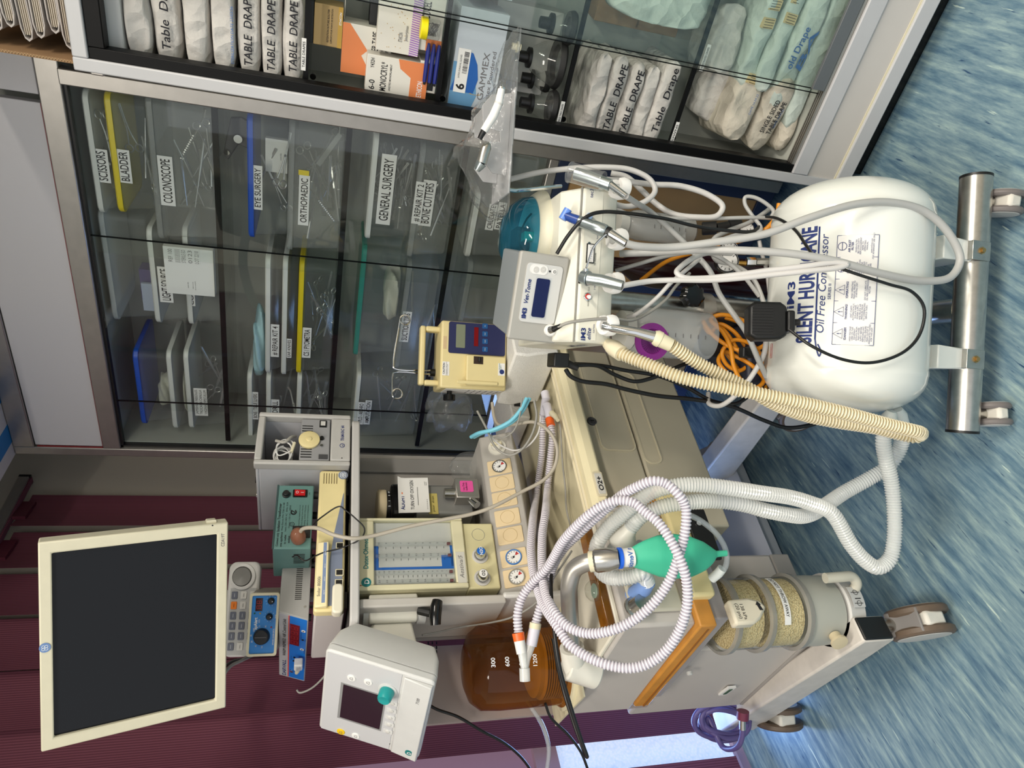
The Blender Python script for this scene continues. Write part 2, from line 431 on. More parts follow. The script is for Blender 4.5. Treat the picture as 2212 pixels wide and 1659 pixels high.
m = MB(); m.box(-.028, .006, -.012, .02, .05, CT); m.box(.006, W_B, -.012, .02, GT-.004, GT+.05); m.box(.006, W_B, -.012, .02, CT-.062, CT); m.box(1.235, 1.275, -.014, .02, .05, GT); m.box(.006, 1.235, -.012, .02, .83, .86)
m.box(1.275, W_B, -.03, .02, 2.055, 2.085)
m.build('aluminium_frame', ALU, cab, bevel=.003)
for a, b in ((.012, 1.18), (1.2, 2.7)):
    MB().box(a, b, -.006, .018, GT+.052, CT-.064).build('upper_door', mat('white_laminate', (188, 186, 188), .35), cab, bevel=.002)
MB().box(.004, 1.18, -.0075, -.006, GT+.046, GT+.052).box(.004, .011, -.0075, -.006, GT+.05, CT-.07).build('door_gasket', mat('red_gasket', (120, 30, 34), .6), cab)
for i, z in enumerate(SH_Z):
    o = MB().box(.02, 1.355, .03, .315, z-.008, z).build('shelf', GLASS, cab)
    MB().box(.03, 1.35, .022, .0301, z-.015, z+.001).build('shelf_edge', GEDGE, o)
# sliding panes: their upright edges show as dark lines
def edgex(px, py): return FB.y(px, py, .0).x
for k, (a, b, yy) in enumerate(((.01, edgex(720, 945) if 0 else edgex(300, 872), .012), (edgex(300, 872)-.03, edgex(400, 530), .004), (edgex(400, 567), 1.235, .012))):
    o = MB().box(a, b, yy, yy+.005, .86, GT).build('glass_pane', GLASS, cab)
    MB().box(b-.002, b+.0005, yy-.0005, yy+.0055, .86, GT).build('pane_edge', GEDGE, o)
m = MB(); m.box(.006, 1.235, .0, .02, GT-.012, GT-.004); m.box(.006, .014, .0, .02, .86, GT)
m.build('track', BLACK, cab)
WOODP = mat('pale_wood_panel', (176, 140, 92), .5, noise=.16, nscale=5)
NAVYF = mat('dark_blue_frame', (38, 50, 78), .4)
m = MB()
for a in (.0, .40, .80, 1.2): m.box(a, a+.045, -.01, .02, .06, .83)
for z in (.06, .78): m.box(.0, 1.245, -.008, .018, z, z+.05)
m.build('lower_frame', NAVYF, cab, bevel=.002)
for a in (.045, .445, .845):
    o = MB().box(a, a+.355, .0, .014, .11, .78).build('lower_door', WOODP, cab)
    MB().box(a+.04, a+.30, -.012, .0, .752, .764).build('handle', NAVYF, o, bevel=.002)

# ---- things in it: clear lidded boxes of instruments
def cbox(name, lab, x0, x1, z0, z1, lid, body=BOXP, front=.055, dep=.22, lidh=.016, fr=FB, tilt=0, taper=.012, group=None):
    """clear tapered storage box; front face centre at (x, front)"""
    f = fr.sub(((x0+x1)/2, front, z0), 0, 0, tilt); w, h = x1-x0, z1-z0
    t = thing(name, lab, 'storage box', f, group)
    b = MB(); rings = []
    for z, e in ((.002, -taper), (.006, -taper+.003), (h-lidh, 0)):
        rings.append([(p[0], p[1], z) for p in rrect(-w/2-e*1, w/2+e, -e, dep+e, .022, 4)])
    b.loft(rings, cap=False); n = len(rings[0])
    b.f.append(tuple(range(n)))
    b.build('body', body, t)
    l = MB(); o1 = rrect(-w/2-.006, w/2+.006, -.006, dep+.006, .026, 4); o2 = rrect(-w/2-.002, w/2+.002, -.002, dep+.002, .024, 4)
    l.loft([[(p[0], p[1], h-lidh) for p in o2], [(p[0], p[1], h-lidh) for p in o1], [(p[0], p[1], h-.004) for p in o1], [(p[0], p[1], h) for p in o2]])
    l.build('lid', lid, t)
    t['dims'] = (w, h, dep)
    return t
def plate(t, x, z, y, w, h, txt, rot=0, ink=None, m=None, name='name_label', th=.0006, tw=.88, hh=.62, bold=.012):
    """paper label lying on a front face (local xz plane at depth y), lines of text fitted to it"""
    ink = ink or INK; m = m or PAPER
    p = MB(); c, s = math.cos(R(rot)), math.sin(R(rot))
    cs = [(x+a*w/2*c-b*h/2*s, z+a*w/2*s+b*h/2*c) for a, b in ((-1, -1), (1, -1), (1, 1), (-1, 1))]
    p.prism(cs, y-th, y, 'y'); o = p.build(name, m, t, smooth=False)
    if txt:
        L = txt.split('\n'); q = MB(); lh = h/len(L)
        for i, l in enumerate(L):
            dz = (len(L)/2-.5-i)*lh
            q.text(l, x-dz*s, z+dz*c, y-th-.0004, lh*hh, w=w*tw, rot=rot, bold=bold)
        q.build('lettering', ink, o, smooth=False)
    return o
def plpx(t, fr, d, xa, xb, yr, yl, txt, y=-.001, **k):
    """label placed where the photo shows it, on thing t"""
    x0, x1, z0, z1 = span(fr, d, xa, xb, yr, yl)
    I = t.matrix_world.inverted(); a = I @ fr.w((x0, d, z0)); b = I @ fr.w((x1, d, z1))
    return plate(t, (a.x+b.x)/2, (a.z+b.z)/2, y, abs(b.x-a.x), abs(b.z-a.z), txt, **k)
BX = {}
def shelfz(i): return SH_Z[i]+.001
def pxbox(key, name, lab, xt, xb, yr, yl, lid, zb=None, z1=None, front=.055, **k):
    x0, x1, z0, zt = span(FB, front, xt, xb, yr, yl)
    if zb is not None: z0 = zb
    if z1 is not None: zt = z1
    BX[key] = (cbox(name, lab, x0, x1, z0, zt, lid, front=front, **k), x0, x1, z0, zt, front)
    return BX[key][0]
def top(k): return BX[k][4]+.001
A, B, C_, D_ = [shelfz(i) for i in range(4)]
def P_(key, xa, xb, yr, yl, txt, **k): plpx(BX[key][0], FB, BX[key][5], xa, xb, yr, yl, txt, y=-.0075 if k.pop('rim', 0) else -.002, **k)
pxbox('colon', 'storage_box', 'clear box labelled colonoscope, bottom right on the top shelf', 328, 458, 222, 520, LIDC, zb=A, body=BOXM); P_('colon', 344, 376, 337, 443, 'COLONOSCOPE')
pxbox('bladder', 'storage_box', 'clear box with yellow lid labelled bladder on the top shelf', 240, 318, 211, 459, LIDY, zb=top('colon')); P_('bladder', 254, 283, 323, 394, 'BLADDER')
pxbox('sciss', 'storage_box', 'clear box with white lid labelled scissors, stacked on the bladder box', 194, 238, 204, 458, LIDW, zb=top('bladder')); P_('sciss', 205, 236, 322, 393, 'SCISSORS')
pxbox('colo', 'storage_box', 'half hidden clear box behind the white carton, partly read COLO', 400, 474, 500, 702, LIDW, zb=A, front=.085); P_('colo', 405, 421, 615, 660, 'COLO')
pxbox('light', 'storage_box', 'clear box labelled light source, middle of the top shelf', 326, 395, 500, 698, LIDW, zb=top('colo'), front=.08); P_('light', 343, 372, 576, 652, 'LIGHT SOURCE')
pxbox('bd', 'storage_box', 'clear white lidded box holding a purple carton, top of the middle stack', 228, 322, 464, 692, LIDW, zb=top('light'), front=.08)
pxbox('jam', 'storage_box', 'clear box with a three line label, lowest of the left stack on top shelf', 402, 480, 765, 925, LIDW, zb=A, front=.06); P_('jam', 420, 448, 838, 897, 'JAMSHIDI NEEDLES\nTROCAR & CANULA\nVAGINAL SPECULUM', bold=0)
pxbox('gauze', 'storage_box', 'clear white lidded box of gauze, middle of the left stack on top shelf', 366, 402, 765, 925, LIDW, zb=top('jam'), front=.06)
pxbox('bluelid', 'storage_box', 'clear box with blue lid, top of the left stack on top shelf', 296, 366, 765, 916, LIDB, zb=top('gauze'), front=.06)
# second shelf
pxbox('ortho', 'storage_box', 'clear box labelled orthopaedic on the second shelf', 622, 735, 272, 545, LIDC, zb=B, body=BOXM); P_('ortho', 645, 668, 378, 486, 'ORTHOPAEDIC')
plpx(BX['ortho'][0], FB, .055, 645, 668, 367, 378, '', y=-.003, m=LIDY, name='yellow_tab')
pxbox('eye', 'storage_box', 'clear box with blue lid labelled eye surgery', 535, 610, 256, 515, LIDB, zb=top('ortho')); P_('eye', 546, 567, 357, 452, 'EYE SURGERY')
pxbox('cs', 'storage_box', 'clear box with yellow lid labelled CS pyometra', 643, 722, 572, 808, LIDY, zb=B, front=.07); P_('cs', 653, 672, 707, 772, 'CS / PYOMETRA')
pxbox('ear', 'storage_box', 'shallow clear box labelled ear knives in the middle stack', 609, 643, 565, 810, LIDW, zb=top('cs'), front=.07); P_('ear', 619, 630, 731, 772, 'EAR KNIVES')
pxbox('rep4', 'storage_box', 'clear box labelled repair kit 4 with pale blue wrap on it', 573, 609, 560, 806, LIDW, zb=top('ear'), front=.07); P_('rep4', 585, 603, 700, 770, '# REPAIR KIT 4')
pxbox('low', 'storage_box', 'unlabelled clear box at the bottom left of the second shelf', 640, 722, 815, 950, LIDW, zb=B, front=.075)
pxbox('drill', 'storage_box', 'clear box labelled hand drill on the left of the second shelf', 575, 640, 815, 950, LIDW, zb=top('low'), front=.075); P_('drill', 585, 603, 862, 925, 'HAND DRILL')
pxbox('slivers', 'storage_box', 'clear box labelled tissue slivers, top left on the second shelf', 535, 575, 810, 945, LIDW, zb=top('drill'), front=.075); P_('slivers', 545, 558, 846, 905, 'BONE / TISSUE SLIVERS')
# third shelf
pxbox('rep2', 'storage_box', 'clear box labelled repair kit 2 and bone cutters', 893, 985, 318, 560, LIDC, zb=C_, body=BOXM); P_('rep2', 893, 914, 390, 482, '# REPAIR KIT 2', rim=1); P_('rep2', 909, 937, 388, 488, 'BONE CUTTERS')
pxbox('gensurg', 'storage_box', 'clear white lidded box labelled general surgery', 797, 893, 297, 520, LIDW, zb=top('rep2')); P_('gensurg', 818, 850, 332, 485, 'GENERAL SURGERY')
pxbox('suct', 'storage_box', 'clear box labelled suction tips on the third shelf', 865, 975, 575, 800, LIDC, zb=C_, front=.075, body=BOXM); P_('suct', 866, 886, 672, 738, 'SUCTION TIPS')
pxbox('teal', 'storage_box', 'clear box with teal green lid on the suction tips box', 772, 862, 540, 770, LIDT, zb=top('suct'), front=.075)
pxbox('arthro', 'storage_box', 'clear box labelled arthro amputation at the left end of third shelf', 764, 975, 815, 950, LIDW, zb=C_, front=.08, body=BOXM); P_('arthro', 772, 786, 866, 914, 'TPLO - ARTHRO', rim=1); P_('arthro', 787, 801, 862, 914, 'AMPUTATION', rim=1)
# fourth shelf
pxbox('cruc', 'storage_box', 'milky box labelled cruciate and patella on the lowest glass shelf', 1015, 1112, 425, 560, LIDW, zb=D_, front=.06, body=BOXM); P_('cruc', 1052, 1070, 440, 497, 'CRUCIATE'); P_('cruc', 1072, 1090, 436, 496, 'PATELLA')
pxbox('trays', 'storage_box', 'clear box of bowls left of the cruciate box', 1000, 1105, 575, 700, LIDC, zb=D_, front=.06, body=BOXM)

# loose cartons, wraps and the clip on the shelves
def carton(lab, xt, xb, yr, yl, m, txt=None, front=.04, dep=.06, fr=FB, zb=None, rot=0, ink=INK, name='carton', group=None, tilt=0, cat='box'):
    x0, x1, z0, z1 = span(fr, front, xt, xb, yr, yl)
    if zb is not None: z0 = zb
    t = thing(name, lab, cat, fr.sub(((x0+x1)/2, front, z0), rot, 0, tilt), group)
    MB().box(-(x1-x0)/2, (x1-x0)/2, 0, dep, 0, z1-z0).build('carton_body', m, t, bevel=.0012)
    t['dims'] = (x1-x0, z1-z0, dep)
    return t
c = carton('white carton with printed labels leaning against the light source box', 356, 462, 537, 637, PAPER, front=.035, dep=.03)
w, h, _ = c['dims']
plate(c, w*.33, h*.6, -.0005, w*.3, h*.66, 'REF 100\n|||||||||||\nSTERILE EO\n0123\nLOT 2210', bold=0, ink=GREYINK)
MB().text('store dry', -w*.28, h*.55, -.0008, .004).text('single use only', -w*.28, h*.45, -.0008, .003).text('do not re-sterilise', -w*.28, h*.4, -.0008, .003).build('fine_print', GREYINK, c, smooth=False)
c = thing('carton', 'purple carton inside the white lidded box on the top shelf', 'box', FB.sub((BX['bd'][1]+.06, .12, BX['bd'][3]+.008)))
MB().box(0, .11, 0, .05, 0, .035).build('carton_body', mat('purple_card', (74, 56, 120), .6), c, bevel=.001)
MB().text('BD', .02, .012, -.0006, .010).build('lettering', WINK, c, smooth=False)
c = thing('carton', 'pale leaflet box standing in the purple carton box', 'box', FB.sub((BX['bd'][1]+.03, .10, BX['bd'][3]+.004)))
MB().box(0, .10, 0, .012, 0, .032).build('carton_body', mat('pale_blue_card', (180, 190, 215), .6), c, bevel=.001)
clip = thing('retractor', 'dark metal retractor frame standing at the right end of the second shelf', 'surgical retractor', FB.sub(FB.y(500, 300, .12)))
clip.location = FB.w((FB.y(530, 300, .12).x, .12, BX['eye'][4]+.001))
m = MB(); m.prism([(-.03, 0), (.05, 0), (.06, .02), (.055, .05), (-.06, .075), (-.07, .06), (-.02, .03)], 0, .012); m.build('frame', DGREY, clip, bevel=.003)
MB().cyl((.0, -.012, .03), (.0, .03, .03), .012).build('screw', CHROME, clip)
MB().cyl((-.045, -.01, .062), (-.045, .02, .062), .008).build('screw', CHROME, clip)
def crumple(name, lab, cat, c, sx, sy, sz, m, seed=0, sub=1, n=14, amp=.22, fr=WLD, group=None):
    """soft irregular bundle: a lumpy closed surface, flattened at its base"""
    rr = random.Random(seed); ph = [(rr.uniform(0, 6), rr.uniform(2, 5), rr.uniform(1, 4)) for _ in range(5)]
    mb = MB(); rings = []
    for i in range(n+1):
        t = math.pi*(.03+.94*i/n); ring = []
        for k in range(2*n):
            a = 2*math.pi*k/(2*n); q = 1+sum(amp/5*math.sin(p+f*a+g*t*2) for p, f, g in ((x, round(y), z) for x, y, z in ph))*1.6
            e = .72
            X = math.copysign(abs(math.cos(a)*math.sin(t))**e, math.cos(a)); Y = math.copysign(abs(math.sin(a)*math.sin(t))**e, math.sin(a)); Z = math.copysign(abs(math.cos(t))**e, math.cos(t))
            ring.append((X*sx*q, Y*sy*q, sz+max(-1, Z*q)*sz))
        rings.append(ring)
    mb.loft(rings); o = mb.build(name, m, sub=sub, ang=60)
    o.matrix_world = fr.sub(c).M
    return tag(o, lab, cat, group)
p = FB.y(560, 745, .13); crumple('cloth', 'crumpled pale blue cloth lying on the repair kit 4 box', 'cloth', (p.x, .15, top('rep4')), .13, .07, .022, mat('pale_blue_wrap', (168, 205, 215), .8, bump=.5, bscale=50), 3, fr=FB)
p = FB.y(345, 840, .15); crumple('gauze_bundle', 'rolled gauze inside the blue lidded box', 'gauze', (p.x, .16, BX['bluelid'][3]+.006), .06, .05, .024, mat('gauze', (205, 205, 190), .9, bump=.5), 5, fr=FB)
p = FB.y(385, 840, .15); crumple('gauze_bundle', 'flat gauze stack inside the white lidded box', 'gauze', (p.x, .16, BX['gauze'][3]+.004), .09, .06, .010, MATS['gauze'], 6, fr=FB)
p = FB.y(835, 640, .15); crumple('sterile_wrap', 'white crepe wrap inside the teal lidded box', 'wrap', (p.x, .18, BX['teal'][3]+.004), .10, .07, .026, MATS['gauze'], 8, fr=FB)
p = FB.y(580, 320, .15); crumple('sterile_wrap', 'folded cream cloth inside the eye surgery box', 'wrap', (p.x-.05, .16, BX['eye'][3]+.004), .07, .05, .020, MATS['gauze'], 9, fr=FB)
c = carton('white card packet inside the eye surgery box', 573, 606, 300, 372, PAPER, front=.10, dep=.02, zb=BX['eye'][3]+.004)
MB().text('sterile', 0, .02, -.0006, .006).build('lettering', GREYINK, c, smooth=False)

# ---- instruments lying in the boxes
def instr_mesh(kind, L):
    m = MB()
    if kind == 0:   # ring handled forceps
        for s in (-1, 1):
            m.tube(smoothpath([(L*.5, s*.002, 0), (0, s*.003, 0), (-L*.3, s*.012, 0)], 5), [.0022]*11, 6)
            m.tube([(-L*.38+.011*math.cos(R(a)), s*.014+.011*math.sin(R(a)), 0) for a in range(0, 360, 30)], .0022, 6, closed=True)
        m.cyl((L*.1, 0, -.003), (L*.1, 0, .003), .004, n=10)
    elif kind == 1: # scalpel handle / rod
        m.tube([(-L/2, 0, 0), (-L*.1, 0, 0), (L*.1, 0, 0), (L/2, 0, 0)], [.004, .005, .003, .0015], 8)
    elif kind == 2: # ribbed handle elevator
        m.tube([(-L/2+L*.5*i/24, 0, 0) for i in range(25)], [.006 if i % 2 else .0048 for i in range(25)], 8)
        m.tube([(0, 0, 0), (L*.35, 0, 0), (L*.5, 0, .008)], [.003, .003, .005], 8, flat=.5)
    else:           # bent retractor blade
        m.box(-L/2, L*.3, -.008, .008, -.001, .001); m.box(L*.3, L*.32, -.008, .008, -.001, .025)
    return m
IP = {}
def instr(kind, L, label, group, M):
    k = (kind, round(L, 2))
    nm = ('forceps', 'probe', 'bone_elevator', 'retractor')[kind]
    if k not in IP:
        o = instr_mesh(kind, L).build(nm, INSTR); IP[k] = o
    else:
        o = IP[k].copy(); COL.objects.link(o)
    o.matrix_world = M; tag(o, label, 'surgical instrument', group); return o
def fill(key, n, what, kinds=(0, 1, 2, 3), Ls=(.14, .17, .20)):
    t, x0, x1, z0, z1, fy = BX[key]; rr = random.Random(key)
    for i in range(n):
        L = min(rr.choice(Ls), (x1-x0)*.8); k = kinds[i % len(kinds)]
        x = (x0+x1)/2+rr.uniform(-.4, .4)*((x1-x0)-L); y = fy+.03+.15*((i*.618) % 1)
        up = (z1-z0)*.55*(i/max(1, n-1)); tl = R(rr.uniform(-1, 1)*min(38, math.degrees(math.atan2(up+.02, L/2))))
        a = R(rr.uniform(-20, 20)+(180 if rr.random() < .5 else 0))
        M = FB.M @ Matrix.Translation((x, y, z0+.012+up)) @ Matrix.Rotation(tl, 4, 'Y') @ Matrix.Rotation(a, 4, 'Z') @ Matrix.Rotation(R(rr.uniform(0, 80)), 4, 'X')
        instr(k, L, 'steel %s among those lying in the %s' % (('ring handled forceps', 'probe', 'ribbed elevator', 'retractor')[k], what), 'instruments in the '+what, M)
fill('colon', 13, 'colonoscope box', (1, 1, 0, 2)); fill('bladder', 3, 'bladder box', (0, 1)); fill('sciss', 5, 'scissors box', (0,))
fill('ortho', 16, 'orthopaedic box', (0, 1, 2, 3)); fill('gensurg', 18, 'general surgery box', (0, 0, 1, 2)); fill('rep2', 12, 'bone cutters box', (1, 0, 2))
fill('cs', 12, 'yellow lidded pyometra box', (0,)); fill('jam', 7, 'lowest left box', (1, 0)); fill('suct', 3, 'suction tips box', (1,)); fill('arthro', 8, 'arthro box', (0, 1)); fill('eye', 3, 'eye surgery box', (0,)); fill('low', 8, 'unlabelled second shelf box', (0, 2)); fill('drill', 3, 'hand drill box', (2, 1)); fill('light', 2, 'light source box', (0,))
# ================================================================ white framed glass cabinet standing in front, right
FC = Fr((-.465, 1.68, 0))
W_C, D_C = 1.06, .30
sx = lambda px, py, d=0: FC.y(px, py, d)
cc = thing('display_cabinet', 'white framed glass fronted cabinet with black inner frame, full of drape packs', 'cabinet', FC)
z_top = sx(165, 160).z; z_bot = sx(1700, 395).z; z_kick = .075
gx0, gz0, gz1 = .05, z_bot+.035, z_top-.06
WFR = mat('cabinet_white_frame', (196, 196, 198), .4, noise=.04, nscale=6)
m = MB(); m.box(0, .027, -.012, .03, z_kick, z_top); m.box(.027, W_C, -.012, .03, z_top-.03, z_top); m.box(W_C-.03, W_C, -.012, .03, z_kick, z_top-.03); m.box(.027, W_C-.03, -.012, .03, z_bot-.045, z_bot+.005); m.box(.027, W_C-.03, -.012, .03, z_kick, z_kick+.045)
m.build('front_frame', WFR, cc, bevel=.003)
m = MB(); m.box(.027, gx0, -.006, .03, gz0-.03, z_top-.03); m.box(gx0, W_C-.03, -.006, .03, z_top-.062, z_top-.03); m.box(W_C-.05, W_C-.03, -.006, .03, gz0, z_top-.062)
m.build('black_inner_frame', JET, cc, bevel=.002)
m = MB(); 
for i in range(4): m.box(gx0, W_C-.05, -.004+.008*i, -.001+.008*i, z_bot+.005, z_bot+.014)
m.box(gx0, W_C-.05, -.004, .03, z_bot+.003, z_bot+.006)
m.build('sliding_track', ALU, cc)
m = MB(); m.box(.027, W_C-.03, -.004, .012, z_kick+.045, z_bot-.045)
m.build('lower_panel', mat('lower_panel_laminate', (208, 202, 196), .45, noise=.03, nscale=5), cc)
MB().box(.027, W_C-.03, -.0055, -.004, z_kick+.045, z_kick+.050).build('panel_sealant', CREAM, cc)
MB().box(.04, W_C, .05, D_C, 0, z_kick).build('kick_plinth', BLACKG, cc)
m = MB(); m.box(0, .012, .03, D_C, z_kick, z_top); m.box(W_C-.012, W_C, .03, D_C, z_kick, z_top); m.box(.012, W_C-.012, D_C-.01, D_C, z_kick, z_top); m.box(.012, W_C-.012, .03, D_C-.01, z_top-.02, z_top); m.box(.012, W_C-.012, .03, D_C-.01, z_kick, z_bot+.004)
m.build('carcass', mat('cabinet_inner_lining', (186, 188, 180), .55), cc)
MB().box(.015, W_C-.015, .05, D_C-.012, z_top-.085, z_top-.021).build('light_box', mat('light_box_white', (224, 224, 222), .5), cc, bevel=.003)
ZC = [sx(655, 190, .04).z, sx(935, 257, .04).z, sx(1195, 304, .04).z, sx(1432, 344, .04).z]
for i, z in enumerate(ZC):
    o = MB().box(.015, W_C-.015, .045, D_C-.012, z-.008, z).build('shelf', GLASS, cc)
    MB().box(.03, W_C-.03, .039, .0451, z-.010, z+.0012).build('shelf_edge', JET, o)
    MB().cyl((.05, .06, z-.02), (.05, .075, z-.02), .007, n=12).build('shelf_peg', CHROME, o)
ex1, ex2 = sx(1300, 108, .015).x, sx(1300, 98, .005).x
for a, b, yy in ((ex1, W_C-.05, .016), (ex2, W_C-.05, .004)):
    o = MB().box(a, b, yy, yy+.005, z_bot+.014, z_top-.06).build('glass_pane', GLASS, cc)
    MB().box(a-.0006, a+.0014, yy-.0005, yy+.0055, z_bot+.014, z_top-.06).build('pane_edge', GEDGE, o)
o = MB().box(ex2+.0, W_C-.06, -.006, .003, z_bot+.016, z_bot+.052).build('door_shoe', mat('grey_handle_strip', (120, 122, 124), .4, metal=.5), cc, bevel=.001)
def strip(xa, xb, yr, yl, t): 
    x0, x1, z0, z1 = span(FC, .039, xa, xb, yr, yl); plate(cc, (x0+x1)/2, (z0+z1)/2, .0385, x1-x0, .010, t, name='shelf_label', hh=.55, tw=.8)
strip(652, 660, 82, 152, 'TABLE DRAPES'); strip(1206, 1216, 218, 270, 'LARGE TABLE DRAPES'); strip(1450, 1462, 262, 318, 'GOWNS'); strip(1518, 1528, 94, 155, 'FENESTRATED DRAPES')

# ---- drape packs: paper wrapped soft parcels
def pack_mb(w, d, h, seed, flat=.8):
    rr = random.Random(seed); n = 34; m = 28; rings = []
    ph = [(rr.uniform(0, 6.3), rr.randint(1, 5), rr.uniform(-9, 9), rr.uniform(.4, 1)) for _ in range(9)]
    for i in range(n+1):
        u = -1+2*i/n; prof = (1-abs(u)**7)**.5*.88+.12; ring = []
        tuck = 1-.10*math.exp(-((abs(u)-.86)/.05)**2)
        for k in range(m):
            a = 2*math.pi*k/m; e = .34
            Y = math.copysign(abs(math.cos(a))**e, math.cos(a)); Z = math.copysign(abs(math.sin(a))**e, math.sin(a))
            q = 1+sum(A*.022*math.sin(p+f*a+g*u) for p, f, g, A in ph)
            zz = Z*h/2*q*prof*tuck
            ring.append((u*w/2*(1+.010*math.sin(5*a+seed)), Y*d/2*q*(.93+.07*prof), zz+h/2))
        rings.append(ring)
    return MB().loft(rings)
def pack(lab, c, w, d, h, seed, txt=None, m=None, fr=FC, yaw=0, tilt=0, group=None, tx=0, tz=0, th=.022, tw=None, trot=0, tapes=0, ink=None, lean=0, name='drape_pack', cat='drape pack', stamp=None, shear=.12):
    f = fr.sub(c, yaw, lean, tilt)
    t = thing(name, lab, cat, f, group)
    mb = pack_mb(w, d, h, seed); mb.build('wrap', m or DRAPE, t, ang=70)
    def onface(v):           # lettering follows the bulge of the front face
        best = -d/2-.0015; return (v.x, best*(.985)-.0012, v.z)
    if txt:
        q = MB(); L = txt.split('\n')
        for i, l in enumerate(L):
            q.text(l, tx, h/2+tz+((len(L)-1)/2-i)*th*1.5, -d/2*1.03-.004, th, w=tw, rot=trot, shear=shear, bold=.012)
        q.build('handwriting', ink or PEN, t, smooth=False)
    if stamp:
        q = MB().text(stamp, tx, h/2-th*1.2, -d/2*1.03-.004, .006, bold=0); q.build('stamp', BLUEINK, t, smooth=False)
    for i in range(tapes):
        x = w*(.5-.22-.16*i)
        o = MB().box(x-.012, x+.012, -d/2*1.03-.0015, -d/2*.9, h*.18, h*.82).build('tape', TAPE, t)
        q = MB()
        for j in range(4): q.box(x-.010+.006*j, x-.009+.006*j, -d/2*1.03-.0026, -d/2*1.03-.0018, h*.25, h*.75)
        q.build('tape_stripe', PEN, o)
    return t
# upper compartment: seven table drape packs lying one above another
us = [(608, 650, 205, 'TABLE  DRAPE', .055), (562, 606, 203, 'TABLE  DRAPE', .06), (510, 560, 192, 'TABLE  DRAPE', .06), (456, 508, 176, None, 0), (394, 454, 172, None, 0), (332, 392, 160, 'Table  Drape', .03), (274, 330, 150, None, 0)]
wl = ['lowest pack, marked TABLE DRAPE', 'second pack from the bottom, marked TABLE DRAPE', 'third pack from the bottom, marked TABLE DRAPE', 'fourth from the bottom with blue stamp', 'fifth pack from the bottom, no writing seen', 'sixth from the bottom, loosely marked Table Drape', 'topmost pack, plain']
zc = ZC[0]+.001
for i, (xa, xb, yl, txt, tx) in enumerate(us):
    fy = .055+.006*(i % 3); x0 = sx((xa+xb)/2, yl, fy).x
    zt = sx(xa, 150, fy).z; h = max(.03, zt-zc); w = .40+.02*(i % 3)
    pack('white drape pack in the upper compartment, '+wl[i], (x0+w/2, fy+.11, zc), w, .215, h*.985, 30+i, txt, tx=-w/2+.125 if txt else -w/2+.10, th=.017, tw=.145 if txt else None, trot=0, stamp='STERILIZATION DATE 23/03/26' if i == 3 else None, group='table drape packs in the upper compartment')
    zc += h
# fourth compartment: packs slumped to the left
ls = [(1368, 1440, 132, 306, 'Table  Drape', 8), (1326, 1372, 150, 308, None, 9), (1290, 1332, 150, 292, 'TABLE  DRAPE', 8), (1246, 1296, 128, 288, 'TABLE  DRAPE', 8), (1212, 1252, 122, 282, None, 8)]
wl = ['lowest of the slumped stack, marked Table Drape', 'second from the bottom of the slumped stack, blank', 'middle of the slumped stack, marked TABLE DRAPE', 'fourth from the bottom of the slumped stack, marked TABLE DRAPE', 'top of the slumped stack, blank']
zc = ZC[3]+.014
for i, (xa, xb, yr, yl, txt, tl) in enumerate(ls):
    x0, x1, z0, z1 = span(FC, .07, xa, xb, yr, yl); w = .235; h = (.052, .042, .045, .05, .044)[i]
    pack('creased white drape pack, '+wl[i], ((x0+x1)/2-.01, .16, zc), w, .19, h, 50+i, txt, tilt=2, tx=.022, th=.018, tw=.16, group='slumped drape packs in the fourth compartment')
    zc += h*.985
cbd = thing('cardboard_box', 'brown cardboard box lying behind the slumped drape packs', 'cardboard box', FC.sub((sx(1360, 60, .2).x, .195, ZC[3]+.001), -6))
MB().box(0, .30, 0, .075, 0, .235).build('carton_body', CARD, cbd, bevel=.002); MB().box(.005, .295, -.002, 0, .115, .119).build('flap_seam', mat('cardboard_seam', (110, 84, 58), .8), cbd)
for i in range(4):
    pack('long pale green white pack standing upright in the fourth compartment, '+('leftmost', 'second from the left', 'third from the left', 'rightmost')[i], (sx(1480, 66, .06).x+.052+.112*i, .105, ZC[3]+.002), .105, .11, .24-.01*i, 70+i, '-1/2-' if i == 3 else None, m=DRAPEG, tx=.0, th=.014, group='upright packs in the fourth compartment')
# bottom compartment
zb_ = z_bot+.006
def bp(i, px, py, w, h, d, y, yaw, tilt, m, lab, txt=None, tapes=0, zz=None, lean=0, ink=None, th=.014, tw=None):
    p = sx(px, py, y-d/2); z = zb_ if zz is None else zz
    return pack(lab, (max(p.x, w/2*1.02+.055), y, z), w, d, h, 90+i, txt, m=m, yaw=yaw, tilt=tilt, tapes=tapes, lean=lean, th=th, tw=tw, ink=ink, group=None, stamp='DATE 14.04.22' if i in (1, 2) else None)
bp(0, 1650, 240, .44, .045, .22, .17, 3, 0, DRAPEY, 'flat yellowed drape pack at the very bottom left of the cabinet')
bp(1, 1600, 290, .20, .075, .16, .14, -8, 3, DRAPEY, 'creased gown pack with a blue stamp, lower left corner', 'SINGLE SIDED\nTABLE DRAPE', zz=zb_+.046, tw=.09)
bp(2, 1510, 290, .20, .085, .17, .15, 6, 6, DRAPEY, 'crumpled yellowed gown pack on top of the lower left pile', None, zz=zb_+.127, tapes=1)
bp(3, 1500, 190, .17, .22, .12, .20, 0, 0, DRAPE, 'tall white gown pack standing behind the lower left pile', None, zz=zb_+.047)
bp(4, 1680, 90, .40, .055, .2, .15, 0, 0, DRAPEG, 'flat pale green pack at the bottom behind the glass', None)
bp(5, 1640, 80, .34, .06, .18, .14, -4, 2, DRAPEG, 'pale drape pack marked old drape behind the glass', 'old Drape\nBA', zz=zb_+.057, ink=BLUEINK, th=.018, tw=.10)
